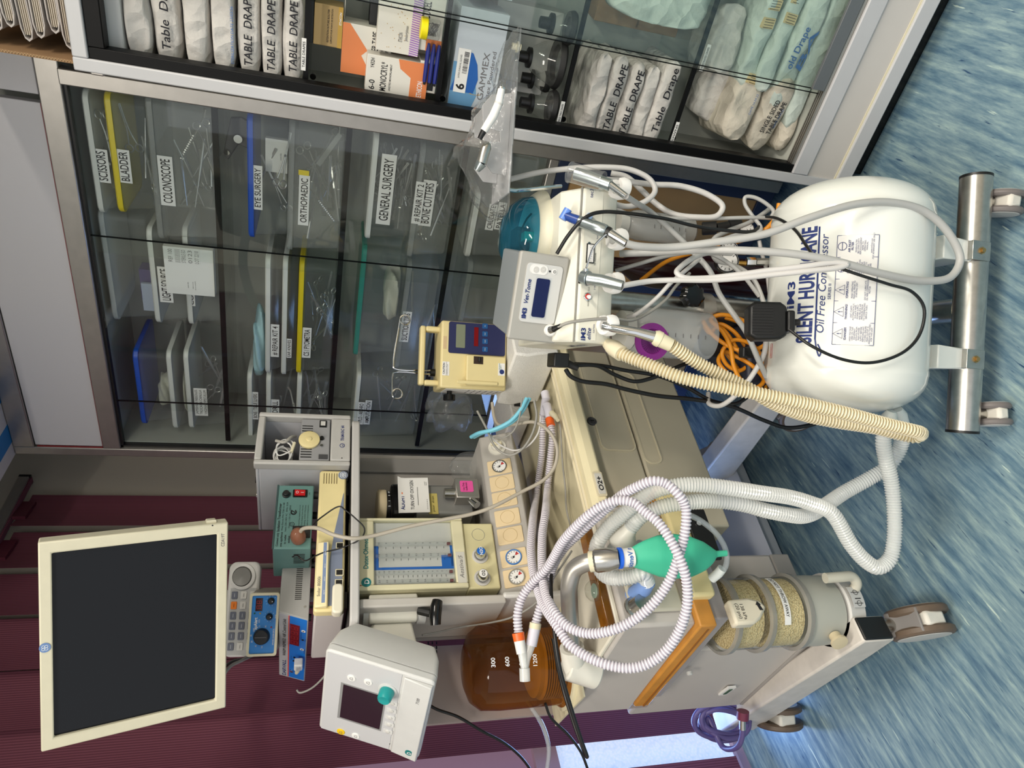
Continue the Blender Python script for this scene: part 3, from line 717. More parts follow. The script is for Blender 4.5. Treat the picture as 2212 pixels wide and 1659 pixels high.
bp(6, 1600, 60, .28, .05, .18, .15, 5, 3, DRAPEG, 'pale drape pack with striped tape, third of the pile behind the glass', None, zz=zb_+.119, tapes=2)
bp(7, 1560, 50, .26, .05, .17, .15, -5, -3, DRAPEG, 'pale drape pack with two striped tapes on top of the pile behind the glass', None, zz=zb_+.171, tapes=2)
bp(8, 1500, 80, .16, .09, .14, .17, 10, 0, DRAPE, 'small white pack squeezed on the top left of the right pile', None, zz=zb_+.223)

# ---- second compartment: suture boxes
fy = .05
KRAFT = mat('tan_box_card', (176, 146, 96), .6); ORNG = mat('orange_card', (222, 130, 76), .55); WBOX = mat('white_box_card', (222, 218, 208), .55); PURP = mat('purple_stripe_card', (160, 110, 190), .55); BLKB = mat('black_box_card', (30, 30, 32), .5); RED_ = mat('brick_red_card', (176, 80, 60), .55); GOLD = mat('gold_edge', (190, 150, 60), .5)
def cb(lab, xa, xb, yr, yl, m, y=.06, dep=.10, zb=None, yaw=0, tilt=0):
    return carton(lab, xa, xb, yr, yl, m, front=y, dep=dep, fr=FC, zb=zb, rot=yaw, tilt=tilt, cat='box')
z2 = ZC[1]+.001
def wr(c, lines, ink=INK, name='lettering', y=-.0006):
    w, h, _ = c['dims']; q = MB()
    for s, fx, fz, hh, fw in lines: q.text(s, (fx-.5)*w, fz*h, y, hh*h, w=fw*w, bold=.01)
    q.build(name, ink, c, smooth=False)
def pan(c, a, b, e, f, m, name='colour_panel', y=-.0004, poly=None):
    w, h, _ = c['dims']
    pts = poly or [(a, e), (b, e), (b, f), (a, f)]
    return MB().prism([((x-.5)*w, z*h) for x, z in pts], y, 0, 'y').build(name, m, c, smooth=False)
c5 = cb('tall brick red and white suture box, open with sutures showing at its base', 845, 940, 128, 196, RED_, y=.11, dep=.12, zb=z2)
c = cb('white and orange suture box at the front of the suture shelf', 790, 905, 125, 205, WBOX, y=.055, dep=.05, zb=z2+.022)
pan(c, 0, 1, 0, .28, ORNG); pan(c, 0, 0, 0, 0, ORNG, 'colour_panel', poly=[(.55, .28), (1, .28), (1, .5), (.75, .46)])
wr(c, [('6-0', .2, .90, .09, .26), ('Y432H', .78, .91, .06, .26), ('MONOCRYL*', .46, .72, .10, .78), ('UNDYED MONOFILAMENT', .46, .61, .03, .72)]); wr(c, [('ETHICON', .28, .12, .085, .44)], WINK)
q = cb('thin open suture packet tray below the white and orange box', 905, 935, 132, 200, WBOX, y=.06, dep=.08, zb=z2); pan(q, .08, .94, .15, .8, BLKB, 'opening')
c = cb('orange and cream box marked POLYESTER TAPE', 738, 798, 52, 160, WBOX, y=.10, dep=.08, zb=z2+.110)
pan(c, 0, 0, 0, 0, ORNG, poly=[(0, .35), (.40, .60), (.52, .48), (1, .86), (1, 1), (0, 1)]); wr(c, [('POLYESTER TAPE', .52, .34, .13, .80), ('Pre-cut', .55, .2, .06, .18), ('Lengths', .55, .11, .06, .18)])
zp = z2+.110+c['dims'][1]+.001
pb = cb('plain pale box under the POLYESTER TAPE box', 798, 900, 60, 118, mat('dusty_card', (170, 164, 152), .6), y=.14, dep=.1, zb=z2)
c = cb('tan box with gold edge marked retention suture bolster', 678, 738, 10, 100, KRAFT, y=.10, dep=.08, zb=zp)
pan(c, 0, 1, 0, .16, GOLD); wr(c, [('RETENTION SUTURE BOLSTER', .5, .5, .07, .8), ('SUPPORTS POUR POINTS DE RETENTION', .5, .38, .06, .84)]); wr(c, [('ETHICON', .72, .08, .08, .3)], WINK)
c = cb('black box beside the tan bolster box, top of the suture boxes', 664, 676, 0, 92, BLKB, y=.10, dep=.07, zb=zp+c['dims'][1]+.001)
c = cb('white suture box marked 6-0 metric 0.7', 746, 800, -60, 48, WBOX, y=.11, dep=.08, zb=zp-.004); wr(c, [('6-0', .12, .78, .16, .18), ('metric 0.7', .5, .78, .11, .26), ('TF-4', .5, .5, .09, .12), ('||||||||||', .75, .2, .22, .3)])
c = cb('open carton of grey packets behind the white and purple box', 800, 845, -60, 92, BLKB, y=.13, dep=.08, zb=z2+.095)
for i in range(5):
    p = thing('suture_packet', 'pale suture packet standing in the open black carton', 'suture packet', FC.sub((c.location.x-FC.M.translation.x-.02+.018*i, .126, z2+.10)), 'suture packets in the open carton'); MB().box(-.007, .007, -.001, .001, 0, .034).build('packet_body', PAPER, p)
c = cb('white box with purple striped edge and gold dots', 818, 883, -60, 114, WBOX, y=.055, dep=.05, zb=z2+.052)
pan(c, 0, 1, 0, .22, PURP); q = MB(); w, h, _ = c['dims']
for i in range(34): q.prism([(-w/2+w*i/34, 0), (-w/2+w*(i+.4)/34, 0), (-w/2+w*(i+.9)/34, h*.22), (-w/2+w*(i+.5)/34, h*.22)], -.0008, -.0005)
q.build('white_stripes', WBOX, c, smooth=False); wr(c, [('ETHICON', .22, .45, .09, .12), ('Johnson+Johnson', .28, .32, .07, .2)], GREYINK)
q = MB(); rr = random.Random(4)
for i in range(40): q.prism(circ(rr.uniform(-w*.48, w*.48), rr.uniform(h*.28, h*.95), .0009, 6), -.0006, -.0002)
q.build('gold_dots', GOLD, c)
c = cb('white box lettered 2-0 under the specimen jar', 892, 930, -30, 108, WBOX, y=.062, dep=.09, zb=z2)
pan(c, 0, .2, 0, .5, ORNG); wr(c, [('2-0', .25, .68, .36, .16), ('ACUCEL', .62, .6, .26, .34)])
jar = thing('specimen_jar', 'clear specimen jar with yellow cap lying on the suture boxes', 'jar', FC.sub((sx(922, 60, .04).x, .030, z2+.012)))
f_ = MB(); f_.lathe([(0, .019), (.002, .021), (.026, .021), (.028, .018)], (0, 0, 0), (0, 0, 1), 28); 
f_.build('glass_body', BOXP, jar)
m = MB(); m.lathe([(.028, .0225), (.029, .0235), (.042, .0235), (.0435, .022)], n=40); m.build('cap', mat('yellow_cap', (240, 222, 10), .4), jar)
q = MB(); rr = random.Random(5)
for i in range(14):
    a = rr.uniform(0, 6.28); P = [(.015*math.cos(a+t*1.3), .015*math.sin(a+t*.9), .003+.022*((t*.37+i*.2) % 1)) for t in range(7)]; q.tube(smoothpath(P, 4), .0004, 4)
q.build('suture_thread', INK, jar)
for i in range(3):
    pn = thing('pen', 'dark blue pen lying at the front of the suture shelf', 'pen', FC.sub((sx(935, 150, .05).x-.03, .046+.001*i, z2+.006+.012*i), 0, 0, 0), 'pens on the suture shelf')
    MB().tube([(0, 0, 0), (.012, 0, 0), (.07, 0, 0), (.085, 0, 0)], [.0045, .005, .005, .003], 10).build('barrel', mat('pen_blue', (30, 40, 120), .35), pn); MB().cyl((-.006, 0, 0), (0, 0, 0), .003, n=10).build('end_plug', BLACK, pn)
bg = crumple('plastic_bag', 'small clear bag of blue items at the left end of the suture shelf', 'bag', (.085, .10, z2), .03, .03, .022, SHEETP, 21, fr=FC)
bi = thing('swab_pot', 'dark blue cap inside the small clear bag on the suture shelf', 'cap', FC.sub((.085, .10, z2+.012))); MB().lathe([(0, .012), (.012, .012), (.014, .010)], n=20).build('cap_body', mat('pen_blue', (30, 40, 120), .35), bi)

# ---- third compartment: glove boxes and anaesthetic masks
z3 = ZC[2]+.001
GB = mat('glove_box_card', (188, 196, 204), .5); GBL = mat('glove_box_blue', (30, 92, 170), .45); GBM = mat('glove_box_mid_blue', (100, 150, 190), .5)
def glovebox(lab, x, y, z, num, w=.235, h=.115, d=.205):
    t = thing('glove_box', lab, 'glove box', FC.sub((x, y, z)))
    t['dims'] = (w, h, d)
    MB().box(-w/2, w/2, 0, d, 0, h).build('carton_body', GB, t, bevel=.001)
    pan(t, 0, 0, 0, 0, GBM, poly=[(0, .55), (.2, .42), (.38, .5), (.5, .7), (.5, 1), (0, 1)])
    pan(t, 0, 0, 0, 0, GBL, y=-.0007, poly=[(.22, .5), (.36, .44), (.50, .5), (.60, .62), (.62, .78), (.22, 1.0)])
    plate(t, (.42-.5)*w, .80*h, -.0008, w*.42, h*.26, '', name='size_label')
    q = MB(); q.text(num, (.27-.5)*w, .80*h, -.0018, h*.17, bold=.03); rr = random.Random(2)
    for i in range(22): q.box((.40-.5)*w+i*.0022, (.40-.5)*w+i*.0022+rr.choice((.0007, .0014)), -.0018, -.0015, h*.70, h*.80)
    q.text('LATEX SURGICAL GLOVES', (.46-.5)*w, .86*h, -.0018, h*.035, w=w*.22); q.build('lettering', INK, t, smooth=False)
    MB().text('GAMMEX', (.40-.5)*w, .34*h, -.0008, h*.13, w=w*.46).text('Latex Powdered', (.40-.5)*w, .19*h, -.0008, h*.085, w=w*.5).text('Formerly Gammex', (.36-.5)*w, .08*h, -.0008, h*.04, w=w*.3).build('brand_lettering', GREYINK, t, smooth=False)
    q = MB(); q.prism([((.22-.5)*w+w*.012*math.cos(R(a))*r, .46*h+h*.12*math.sin(R(a))*r) for a, r in [(90+10*i, 1) for i in range(19)]+[(270-10*i, .7) for i in range(19)]], -.0008, -.0002); q.build('gold_arc', GOLD, t)
    return t
p = sx(1010, 190, .06); glovebox('grey and blue latex glove box size 6 on the third shelf, left one', p.x+.055, .06, z3+.165, '6')
p = sx(1010, 60, .07); glovebox('grey and blue latex glove box size 6 1/2 on the third shelf, right one', p.x+.19, .07, z3+.165, '6½')
b2 = cb('plain pale box under the glove boxes', 1060, 1200, 10, 180, mat('pale_card', (176, 176, 170), .6), y=.19, dep=.09, zb=z3)
MASKP = clear('mask_plastic', (250, 251, 250), .05, (210, 212, 208), .06)
def mask(lab, x, y, r, hh, seed=0, tip=0):
    t = thing('anaesthetic_mask', lab, 'anaesthetic mask', FC.sub((x, y, z3), 0, 0, tip))
    m = MB(); m.lathe([(.014, r*.96), (.02, r*.93), (hh*.6, r*.72), (hh*.88, r*.5), (hh, .018)], n=40, cap=False); m.build('cone', MASKP, t)
    m = MB(); m.lathe([(0, r*.7), (.001, r*.98), (.006, r*1.06), (.012, r*1.03), (.018, r*.97), (.015, r*.7)], n=40, cap=False); m.build('rubber_rim', RUBBER, t)
    m = MB(); m.lathe([(hh-.004, .024), (hh+.004, .024), (hh+.005, .014), (hh+.028, .013), (hh+.028, .009)], n=28); m.build('connector', BLACK, t)
    return t
xm = lambda px, py, y: sx(px, py, y).x
mask('small clear mask with black rubber rim, leftmost on the third shelf', xm(1180, 235, .06), .085, .040, .066)
mask('large clear mask with black rim, second from the left on the third shelf', xm(1195, 140, .09), .125, .060, .085)
mask('clear mask with black clamp connector, right of the large mask', xm(1220, 60, .07), .085, .036, .058)
mask('small black rimmed mask half hidden behind the leftmost mask', xm(1190, 185, .15), .19, .026, .05)
wl_ = cb('white paper packet behind the masks', 1080, 1180, 60, 200, PAPER, y=.245, dep=.02, zb=z3)
cn = thing('tube_connector', 'cream plastic tube connector lying by the glove boxes', 'tube connector', FC.sub((xm(1082, 100, .05), .050, z3+.152))); MB().cyl((0, 0, 0), (0, 0, .022), .008).cyl((0, 0, .006), (0, 0, .010), .013).build('connector_body', CREAM, cn)
cn.location = FC.w((xm(1082, 100, .05), .085, z3+.1205))

# ---- on top: cardboard box with folded papers
bx = thing('cardboard_box', 'open brown cardboard box of folded papers on top of the white framed cabinet', 'cardboard box', FC.sub((.004, .02, z_top+.001), 2))
m = MB(); m.box(0, .85, 0, .26, 0, .004); m.box(0, .007, 0, .26, .004, .34); m.box(.007, .85, .255, .26, .004, .34)
m.build('carton_body', CARD, bx)
q = MB()
for i in range(60): q.tube([(.0035, -.0008, .004+.0056*i), (.0056, -.0008, .0068+.0056*i), (.0014, -.0008, .0096+.0056*i)], .0007, 4)
q.build('corrugated_edge', mat('cardboard_edge', (190, 160, 120), .8), bx)
for i in range(9):
    t = thing('folded_paper', 'grey folded paper sheaf stacked in the cardboard box on the cabinet', 'folded paper', FC.sub((.022+.012*((i*5) % 3), .045+.008*(i % 2), z_top+.007+.026*i), 2+(i*37 % 5-2)*.8, 0, -1-.6*i), 'folded papers in the cardboard box')
    m = MB(); n = 14; outer = [(0+.72*j/n, 0) for j in range(n+1)]
    prof = [(.72, 0), (.03, .0), (.010, .004), (.004, .011), (.010, .018), (.03, .0225), (.72, .0235), (.72, .021), (.03, .020), (.013, .017), (.008, .011), (.013, .006), (.03, .0022), (.72, .0022)]
    m.prism([(x, z) for x, z in prof], 0, .17, 'y'); m.build('outer_sheet', mat('grey_paper', (190, 184, 180), .85, noise=.06, nscale=15), t, ang=50)
    m = MB()
    for j in range(4): m.prism([(.016, .0048+.0038*j), (.70, .0048+.0038*j), (.70, .0062+.0038*j), (.016, .0062+.0038*j)], .004, .166, 'y')
    m.build('inner_sheet', mat('cream_paper', (216, 206, 190), .85), t)
# ================================================================ anaesthesia machine
FM = Fr((-1.172, .681, 0), 78)
def quadfit(TL, TR, BR, BL, dep, yaw=None, lean=None, tilt=None):
    """frame of a flat rectangular face seen at four pixels (upright order), centre at camera depth dep; returns frame, width, height"""
    r = [ray(*p) for p in (TL, TR, BR, BL)]
    M3 = Matrix((r[1], -r[2], r[3])).transposed(); d = M3.inverted() @ r[0]
    P = [r[0], r[1]*d[0], r[2]*d[1], r[3]*d[2]]
    c = sum(P, Vector())/4; k = dep/c.dot(CF); P = [CP+p*k for p in P]; c = sum(P, Vector())/4
    e = P[1]-P[0]; h = P[0]-P[3]; n = e.cross(h).normalized()
    if yaw is None: yaw = math.degrees(math.atan2(e.y, e.x))
    if lean is None: lean = math.degrees(math.asin(n.z))
    if tilt is None: tilt = -math.degrees(math.asin(e.z/e.length))
    f = Fr(c, yaw, lean, tilt); Q = [f.y(*p) for p in (TL, TR, BR, BL)]
    w = (Q[1].x-Q[0].x+Q[2].x-Q[3].x)/2; hh = (Q[0].z-Q[3].z+Q[1].z-Q[2].z)/2
    cx = sum(q.x for q in Q)/4; cz = sum(q.z for q in Q)/4
    return f.sub((cx, 0, cz)), w, hh
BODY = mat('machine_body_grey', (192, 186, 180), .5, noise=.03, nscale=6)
BODYD = mat('machine_body_dark_grey', (158, 154, 150), .5)  # darker grey for the cabinet body and skirt
MCREAM = mat('machine_cream', (222, 212, 184), .45, noise=.05, nscale=6)
DRAWER = mat('drawer_front_beige', (200, 192, 170), .5, noise=.04, nscale=5)
AMBER = clear('amber_plastic', (225, 178, 100), .35, (160, 112, 44), .12)
ORANGE = mat('aged_orange_plastic', (206, 142, 60), .4, noise=.14, nscale=20)
am = thing('anaesthesia_machine', 'large grey and cream anaesthesia machine on castors with drawers, gauges and bellows', 'anaesthesia machine', FM)
# legs and castors
LEGM = mat('leg_paint', (214, 208, 200), .45, noise=.08, nscale=30)
def leg(x0, x1, y0, y1, cap):
    m = MB(); m.prism([(y0, .25), (y1, .25), (y1, .12), (y0+.10, .15), (y0, .16)], x0, x1, 'x'); o = m.build('base_leg', LEGM, am, bevel=.006)
    if cap: MB().box(x0+.003, x1-.003, y0-.004, y0+.02, .165, .247).build('end_cap', BLACK, o, bevel=.004)
leg(.025, .085, .035, .78, 1); leg(.715, .775, .0, .62, 1)
def caster(parent, f, r=.066, brake=True, tyre=None, w=.022, gap=.024, nm='castor'):
    tyre = tyre or mat('brown_tyre', (104, 88, 74), .5, noise=.08, nscale=30)
    m = MB(); m.box(-gap/2-.006, gap/2+.006, -r*.9, r*.6, r*.75, r*1.55); 
    o = m.build(nm, mat('castor_housing', (222, 218, 208), .45, noise=.06), parent, bevel=.008); o.matrix_world = f.M if parent is None else (parent.matrix_world.inverted() @ f.M)
    if parent is not None: o.matrix_parent_inverse = Matrix(); o.matrix_basis = parent.matrix_world.inverted() @ f.M
    for s in (-1, 1):
        a, b = s*gap/2, s*(gap/2+w); q = MB()
        q.lathe([(0, r*.55), (.0015, r*.92), (.006, r), (w-.006, r), (w-.001, r*.93), (w, r*.86)], (a, 0, r), (s, 0, 0), 40); q.build('wheel', tyre, o)
        q = MB(); q.lathe([(0, r*.84), (.002, r*.82), (.0035, .01)], (b-s*.001, 0, r), (s, 0, 0), 36); q.build('hub_cap', LGREY, o)
    MB().cyl((0, r*.25, r*1.5), (0, r*.25, r*2.4), .016).build('stem', STEEL, o)
    if brake:
        MB().hexa([(-.028, -r*.75, r*1.62), (.028, -r*.75, r*1.62), (.028, r*.35, r*1.95), (-.028, r*.35, r*1.95), (-.028, -r*.75, r*1.70), (.028, -r*.75, r*1.70), (.028, r*.35, r*2.05), (-.028, r*.35, r*2.05)]).build('brake_pedal', mat('pedal_grey', (128, 124, 122), .5), o, bevel=.004)
    return o
bpy.context.view_layer.update()
CS = .072
caster(am, FM.sub((.06, .03, 0), -11), CS)
caster(am, FM.sub((.045, .70, 0), -30), CS, brake=False)
caster(am, FM.sub((.745, .05, 0), 10), CS)
# base deck between the legs
MB().prism([(.085, .43), (.90, .43), (.90, .66), (.085, .66)], .03, .125, 'z').build('base_deck', mat('base_deck_grey', (176, 182, 190), .5), am, bevel=.004)
m = MB(); m.hexa([(.30, .36, .125), (.86, .36, .125), (.86, .62, .125), (.30, .62, .125), (.30, .50, .25), (.86, .50, .25), (.86, .62, .25), (.30, .62, .25)]); m.build('sloped_base_cover', mat('base_cover', (196, 200, 212), .45), am, bevel=.004)
# body
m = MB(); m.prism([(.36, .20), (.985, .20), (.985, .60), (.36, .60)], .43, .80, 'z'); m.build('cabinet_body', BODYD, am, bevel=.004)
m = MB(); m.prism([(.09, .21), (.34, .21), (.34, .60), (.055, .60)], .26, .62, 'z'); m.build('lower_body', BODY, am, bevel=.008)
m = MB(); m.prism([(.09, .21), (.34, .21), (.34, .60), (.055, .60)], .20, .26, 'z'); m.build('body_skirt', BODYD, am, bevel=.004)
# drawers
gapz = lambda z: z
for k, (za, zb) in enumerate(((.435, .629), (.634, .780))):
    o = MB().box(.365, .985, .10, .22, za, zb).build('drawer', DRAWER, am, bevel=.006)
    m = MB()
    xa, xb = (.56, .90) if k == 0 else (.60, .93)
    z1 = zb-.004 if k == 0 else zb-.035; z0 = z1-.055 if k == 0 else za+.004
    a = rrect(xa, xb, z0, z1, .022, 5); b = rrect(xa+.004, xb-.004, z0+.004, z1-.004, .020, 5)
    m.loft([[(p[0], .0995, p[1]) for p in a], [(p[0], .097, p[1]) for p in a], [(p[0], .097, p[1]) for p in b], [(p[0], .0995, p[1]) for p in b]], cap=False, closed=True)
    m.build('recess_rim', MCREAM, o)
    if k == 0: MB().rprism(xa+.004, xb-.004, z0+.004, z1-.004, .02, .0985, .0997).build('grip_recess', mat('lit_recess_beige', (214, 204, 178), .5), o)  # flat plate; its lighter beige paints the scoop as lit
    if k == 1: 
        p = FM.y(1278, 911, .1); MB().lathe([(0, .014), (.004, .014), (.006, .011), (.0045, .009)], (p.x, .1, p.z), (0, -1, 0), 24).build('lock', DGREY, o); MB().box(p.x-.001, p.x+.001, .0935, .096, p.z-.005, p.z+.005).build('key_slot', BLACK, o)
# work surface with raised edge mouldings
m = MB(); m.prism([(.04, .800), (.055, .790), (.075, .790), (.11, .800), (.50, .806), (.50, .830), (.13, .822), (.095, .836), (.06, .834), (.045, .822)], .345, 1.0, 'x'); ws = m.build('work_surface', mat('work_surface_cream', (232, 222, 186), .4, noise=.05, nscale=7), am, bevel=.004)
for y in (.085, .12): MB().tube([(.36, y, .836 if y < .1 else .827), (.99, y, .836 if y < .1 else .827)], .005, 8).build('edge_bead', MCREAM, ws)
p = FM.y(1290, 1048, .045); bt = MB().rprism(p.x-.036, p.x+.036, .797, .822, .004, .038, .046).build('oxygen_flush_plate', MCREAM, ws); MB().rprism(p.x-.030, p.x+.030, .800, .819, .003, .0365, .038).build('plate_face', mat('plate_face', (212, 210, 204), .4), ws)
MB().text('O2+', p.x, .8095, .0362, .012, w=.042, bold=.03).build('lettering', INK, ws, smooth=False)
# gauge rail
G0 = FM.y(1082, 1285, .28); G1 = FM.y(1162, 1290, .25); G2 = FM.y(1041, 945, .28)
gx0, gx1 = G0.x-.01, G2.x; zt_, zb_ = G0.z, G1.z-.005
gs = (zt_-zb_); sl = .035
m = MB(); m.prism([(.245, zb_), (.46, zb_-.10), (.46, zt_), (.28, zt_)], gx0, gx1, 'x'); rail = m.build('gauge_rail', mat('rail_grey', (176, 172, 166), .45), am, bevel=.004)
MB().box(gx0-.016, gx0, .235, .47, zb_-.10, zt_+.006).build('rail_end', LGREY, rail, bevel=.006)
fr_ = FM.sub((gx0, .245, zb_), 0, math.degrees(math.atan2(.035, gs)))
gl = math.hypot(gs, .035)
def on(px, py): return fr_.y(px, py, 0).x
def put(mb, name, m, parent, f=fr_, **k):     # geometry modelled in frame f, stored under a part of the machine
    T = FM.I @ f.M; mb.map(lambda v: T @ v); return mb.build(name, m, parent, **k)
TAN = mat('gauge_window_tan', (226, 204, 164), .45)
tiles = [(1081, 1009, 1), (1088, 1043, 0), (1092, 1078, 0), (1096, 1118, 0), (1102, 1157, 0), (1109, 1205, 2), (1116, 1248, 1)]
for px, py, k in tiles:
    q = fr_.y(px, py, 0); x = q.x; zz = gl*.52
    o = put(MB().rprism(x-.024, x+.024, zz-.034, zz+.034, .004, -.003, .002), 'gauge_tile', TAN, rail, bevel=.001)
    if k == 0: put(MB().tube([(x+.019*math.cos(R(a)), -.0035, zz+.019*math.sin(R(a))) for a in range(0, 360, 12)], .0006, 4, closed=True), 'blank_ring', mat('tan_ring', (206, 184, 140), .5), rail)
    else:
        put(MB().lathe([(0, .0215), (.004, .021), (.004, .0185), (.002, .0182)], (x, -.003, zz), (0, -1, 0), 32, cap=False), 'gauge_bezel', CHROME if k == 1 else mat('blue_bezel', (60, 120, 190), .4), rail)
        put(MB().prism(circ(x, zz, .0185, 28), -.0042, -.003), 'dial_face', PAPER, rail)
        q = MB()
        for a in range(-40, 230, 27): q.prism([(x+r*math.cos(R(a+s)), zz+r*math.sin(R(a+s))) for r, s in ((.013, -2), (.017, -2), (.017, 2), (.013, 2))], -.0048, -.0043)
        q.prism([(x+.012*math.cos(R(-42)), zz+.012*math.sin(R(-42))), (x-.006*math.cos(R(-36)), zz-.006*math.sin(R(-36))), (x-.006*math.cos(R(-48)), zz-.006*math.sin(R(-48)))], -.0052, -.0046)
        q.prism(circ(x, zz, .0028, 12), -.0056, -.0043); q.text('kPa', x, zz+.006, -.0046, .003); put(q, 'dial_marks', INK, rail)
        if k: put(MB().prism([(x+r*math.cos(R(a)), zz+r*math.sin(R(a))) for r, a in ((.008, -60), (.0165, -66), (.0165, -30), (.008, -38))], -.0046, -.0043), 'red_sector', REDINK, rail)
x = on(1085, 965); put(MB().lathe([(0, .026), (.004, .026), (.004, .017), (.016, .016), (.018, .014)], (x, 0, gl*.5), (0, -1, 0), 32), 'main_switch', OFFW, rail); put(MB().box(x-.004, x+.004, -.026, -.016, gl*.5-.016, gl*.5+.016), 'switch_grip', CREAM, rail, bevel=.002)
# column: back panels, flowmeter housing
BP = .44
def xm_(px, py, d): return FM.y(px, py, d).x
SHZ = FM.y(765, 1120, .26).z-.012
MB().box(.24, xm_(900, 985, BP), BP, BP+.02, .93, SHZ).build('column_back', mat('column_back_grey', (158, 154, 150), .5, noise=.03, nscale=3), am)
MB().box(.24, .262, .24, BP, zt_, SHZ).build('column_side', mat('column_side', (190, 186, 180), .5), am, bevel=.004)
MB().box(xm_(820, 1020, BP-.01), xm_(900, 985, BP)-.02, BP-.012, BP, .96, SHZ).build('column_cover', mat('column_cover_grey', (140, 138, 136), .5), am, bevel=.002)
for i in range(6):
    pass
m = MB(); m.box(.05, .24, .50, .515, .60, SHZ+.0); o = m.build('rear_board', mat('rear_board_mauve_grey', (168, 156, 152), .55), am)
q = MB()
for i in range(3):
    for j in range(7): 
        c = FM.y(925+9*i, 1370+9.5*j, .499); q.rprism(c.x-.004, c.x+.004, c.z-.0016, c.z+.0016, .0015, .4985, .5)
q.build('vent_holes', BLACK, o)
fq = FM.y(800, 1267, .26); fq2 = FM.y(1012, 1122, .26)
fx0, fx1, fz1, fz0 = fq.x-.003, FM.y(900, 1118, .26).x, FM.y(790, 1190, .26).z, FM.y(1006, 1196, .26).z
fx0 = FM.y(900, 1272, .26).x
# housing with a recessed window (frame of four walls and a back plate)
wx0, wx1 = FM.y(900, 1260, .26).x, FM.y(900, 1124, .26).x
wz1, wz0 = FM.y(808, 1192, .26).z, FM.y(980, 1192, .26).z
m = MB(); m.box(fx0, fx1, .275, BP, fz0, fz1+.04); m.box(fx0, wx0, .26, .275, fz0, fz1+.04); m.box(wx1, fx1, .26, .275, fz0, fz1+.04); m.box(wx0, wx1, .26, .275, fz0, wz0); m.box(wx0, wx1, .26, .275, wz1, fz1+.04)
fh = m.build('flowmeter_housing', YELLOWED if 0 else mat('flowmeter_cream', (220, 214, 180), .45), am, bevel=.003)
WW, WH = wx1-wx0, wz1-wz0
MB().box(wx0, wx1, .2735, .2745, wz0, wz1).build('scale_plate', mat('scale_plate', (206, 206, 202), .5), fh)
LW = WW*.62
BLU = mat('scale_blue', (30, 105, 195), .45)
q = MB(); q.box(wx0+LW*.40, wx0+LW*.46, .2725, .2735, wz0, wz1); q.box(wx0+LW*.46, wx0+LW, .2725, .2735, wz1-.012, wz1); q.box(wx0+LW*.46, wx0+LW*.75, .2725, .2735, wz0, wz0+.03); q.box(wx0+LW*.46, wx0+LW, .2725, .2735, wz0, wz0+.006); q.build('blue_band', BLU, fh)
tubeM = clear('flow_tube', (252, 253, 253), .05, (225, 228, 228), .05)
for i, fx in enumerate((.04, .26, .68, .98)):
    x = wx0+LW*fx+.004; o = MB().cyl((x, .267, wz0+.004), (x, .267, wz1-.004), .0052, n=14).build('flow_tube', tubeM, fh)
    MB().cyl((x, .267, wz0+.006), (x, .267, wz0+.014), .0038, n=12).build('float', mat('float_maroon', (110, 30, 34), .4), o)
    q = MB(); n = 15 if i == 1 else 10
    for j in range(n):
        z = wz0+.022+(WH-.034)*j/(n-1); q.box(x-.010, x-.0045, .2722, .2728, z-.0003, z+.0003); q.text(str(j+1) if i in (1, 3) else '0.%d' % ((j+1) % 10), x-.001, z, .2605, .0042)
        if i in (0, 2): pass
    q.build('scale_numbers', INK, o, smooth=False)
MB().box(wx0, wx1, .2595, .2602, wz0, wz1).build('window_cover', clear('window_cover', (250, 251, 251), .0, (220, 220, 220), .03, gloss=.7), fh)
cx = (fx0+fx1)/2
q = MB().text('Datex·Ohmeda', fx0+.098, (wz1+fz1)/2+.010, .2595, .0115, w=.086, bold=.02); q.build('lettering', TEALINK, fh, smooth=False)
lx, lz = fx0+.020, (wz1+fz1)/2+.009; q = MB().prism(circ(lx, lz, .0115, 28), .259, .26); q.build('teal_disc', TEALINK, fh); q = MB().text('D', lx+.001, lz-.001, .2585, .011, bold=.02); q.build('disc_letter', PAPER, fh, smooth=False); MB().prism(circ(lx-.008, lz+.013, .0013, 8), .259, .26).build('red_dot', REDINK, fh)
MB().box(fx0+.012, fx1-.10, .2592, .26, fz0+.004, wz0-.004).build('name_plate', mat('name_plate_grey', (206, 204, 194), .45), fh)
MB().text('Aestiva/5', fx0+.055, (fz0+wz0)/2, .2588, .0105, w=.062, shear=.25).build('model_lettering', GREYINK, fh, smooth=False)
kz0 = FM.y(1075, 1280, .28).z; kx1 = FM.y(1040, 1130, .27).x
kp = MB().box(fx0, kx1, .27, BP, zt_, fz0).build('control_block', mat('control_block_yellowed', (218, 210, 166), .45), am, bevel=.004)
for px, py, col, tx, cm in ((1037, 1195, BLU, 'N2O', WINK), (1042, 1243, PAPER, 'O2', INK)):
    p = FM.y(px, py, .25); x, z = p.x, p.z
    MB().lathe([(0, .021), (.003, .021), (.004, .016), (.002, .015)], (x+.002, .27, z-.004), (0, -1, 0), 32).build('knob_collar', LGREY, kp)
    kn = MB().tube([(x+.002, .268, z-.004), (x+.001, .250, z-.002), (x, .240, z), (x, .238, z)], [.0135, .0135, .0125, .011], 14).build('flow_knob', CHROME, kp)
    MB().lathe([(0, .0108), (.0008, .0102)], (x, .238, z), (0, -1, 0), 28).build('knob_cap', col, kp); MB().text(tx, x, z, .2368, .008, bold=.02).build('cap_letter', cm, kp, smooth=False)
p = FM.y(1033, 1155, .27); MB().tube([(p.x+.017*math.cos(R(a)), .2697, p.z+.017*math.sin(R(a))) for a in range(0, 360, 15)], .0005, 4, closed=True).build('blank_outline', MGREY, kp)
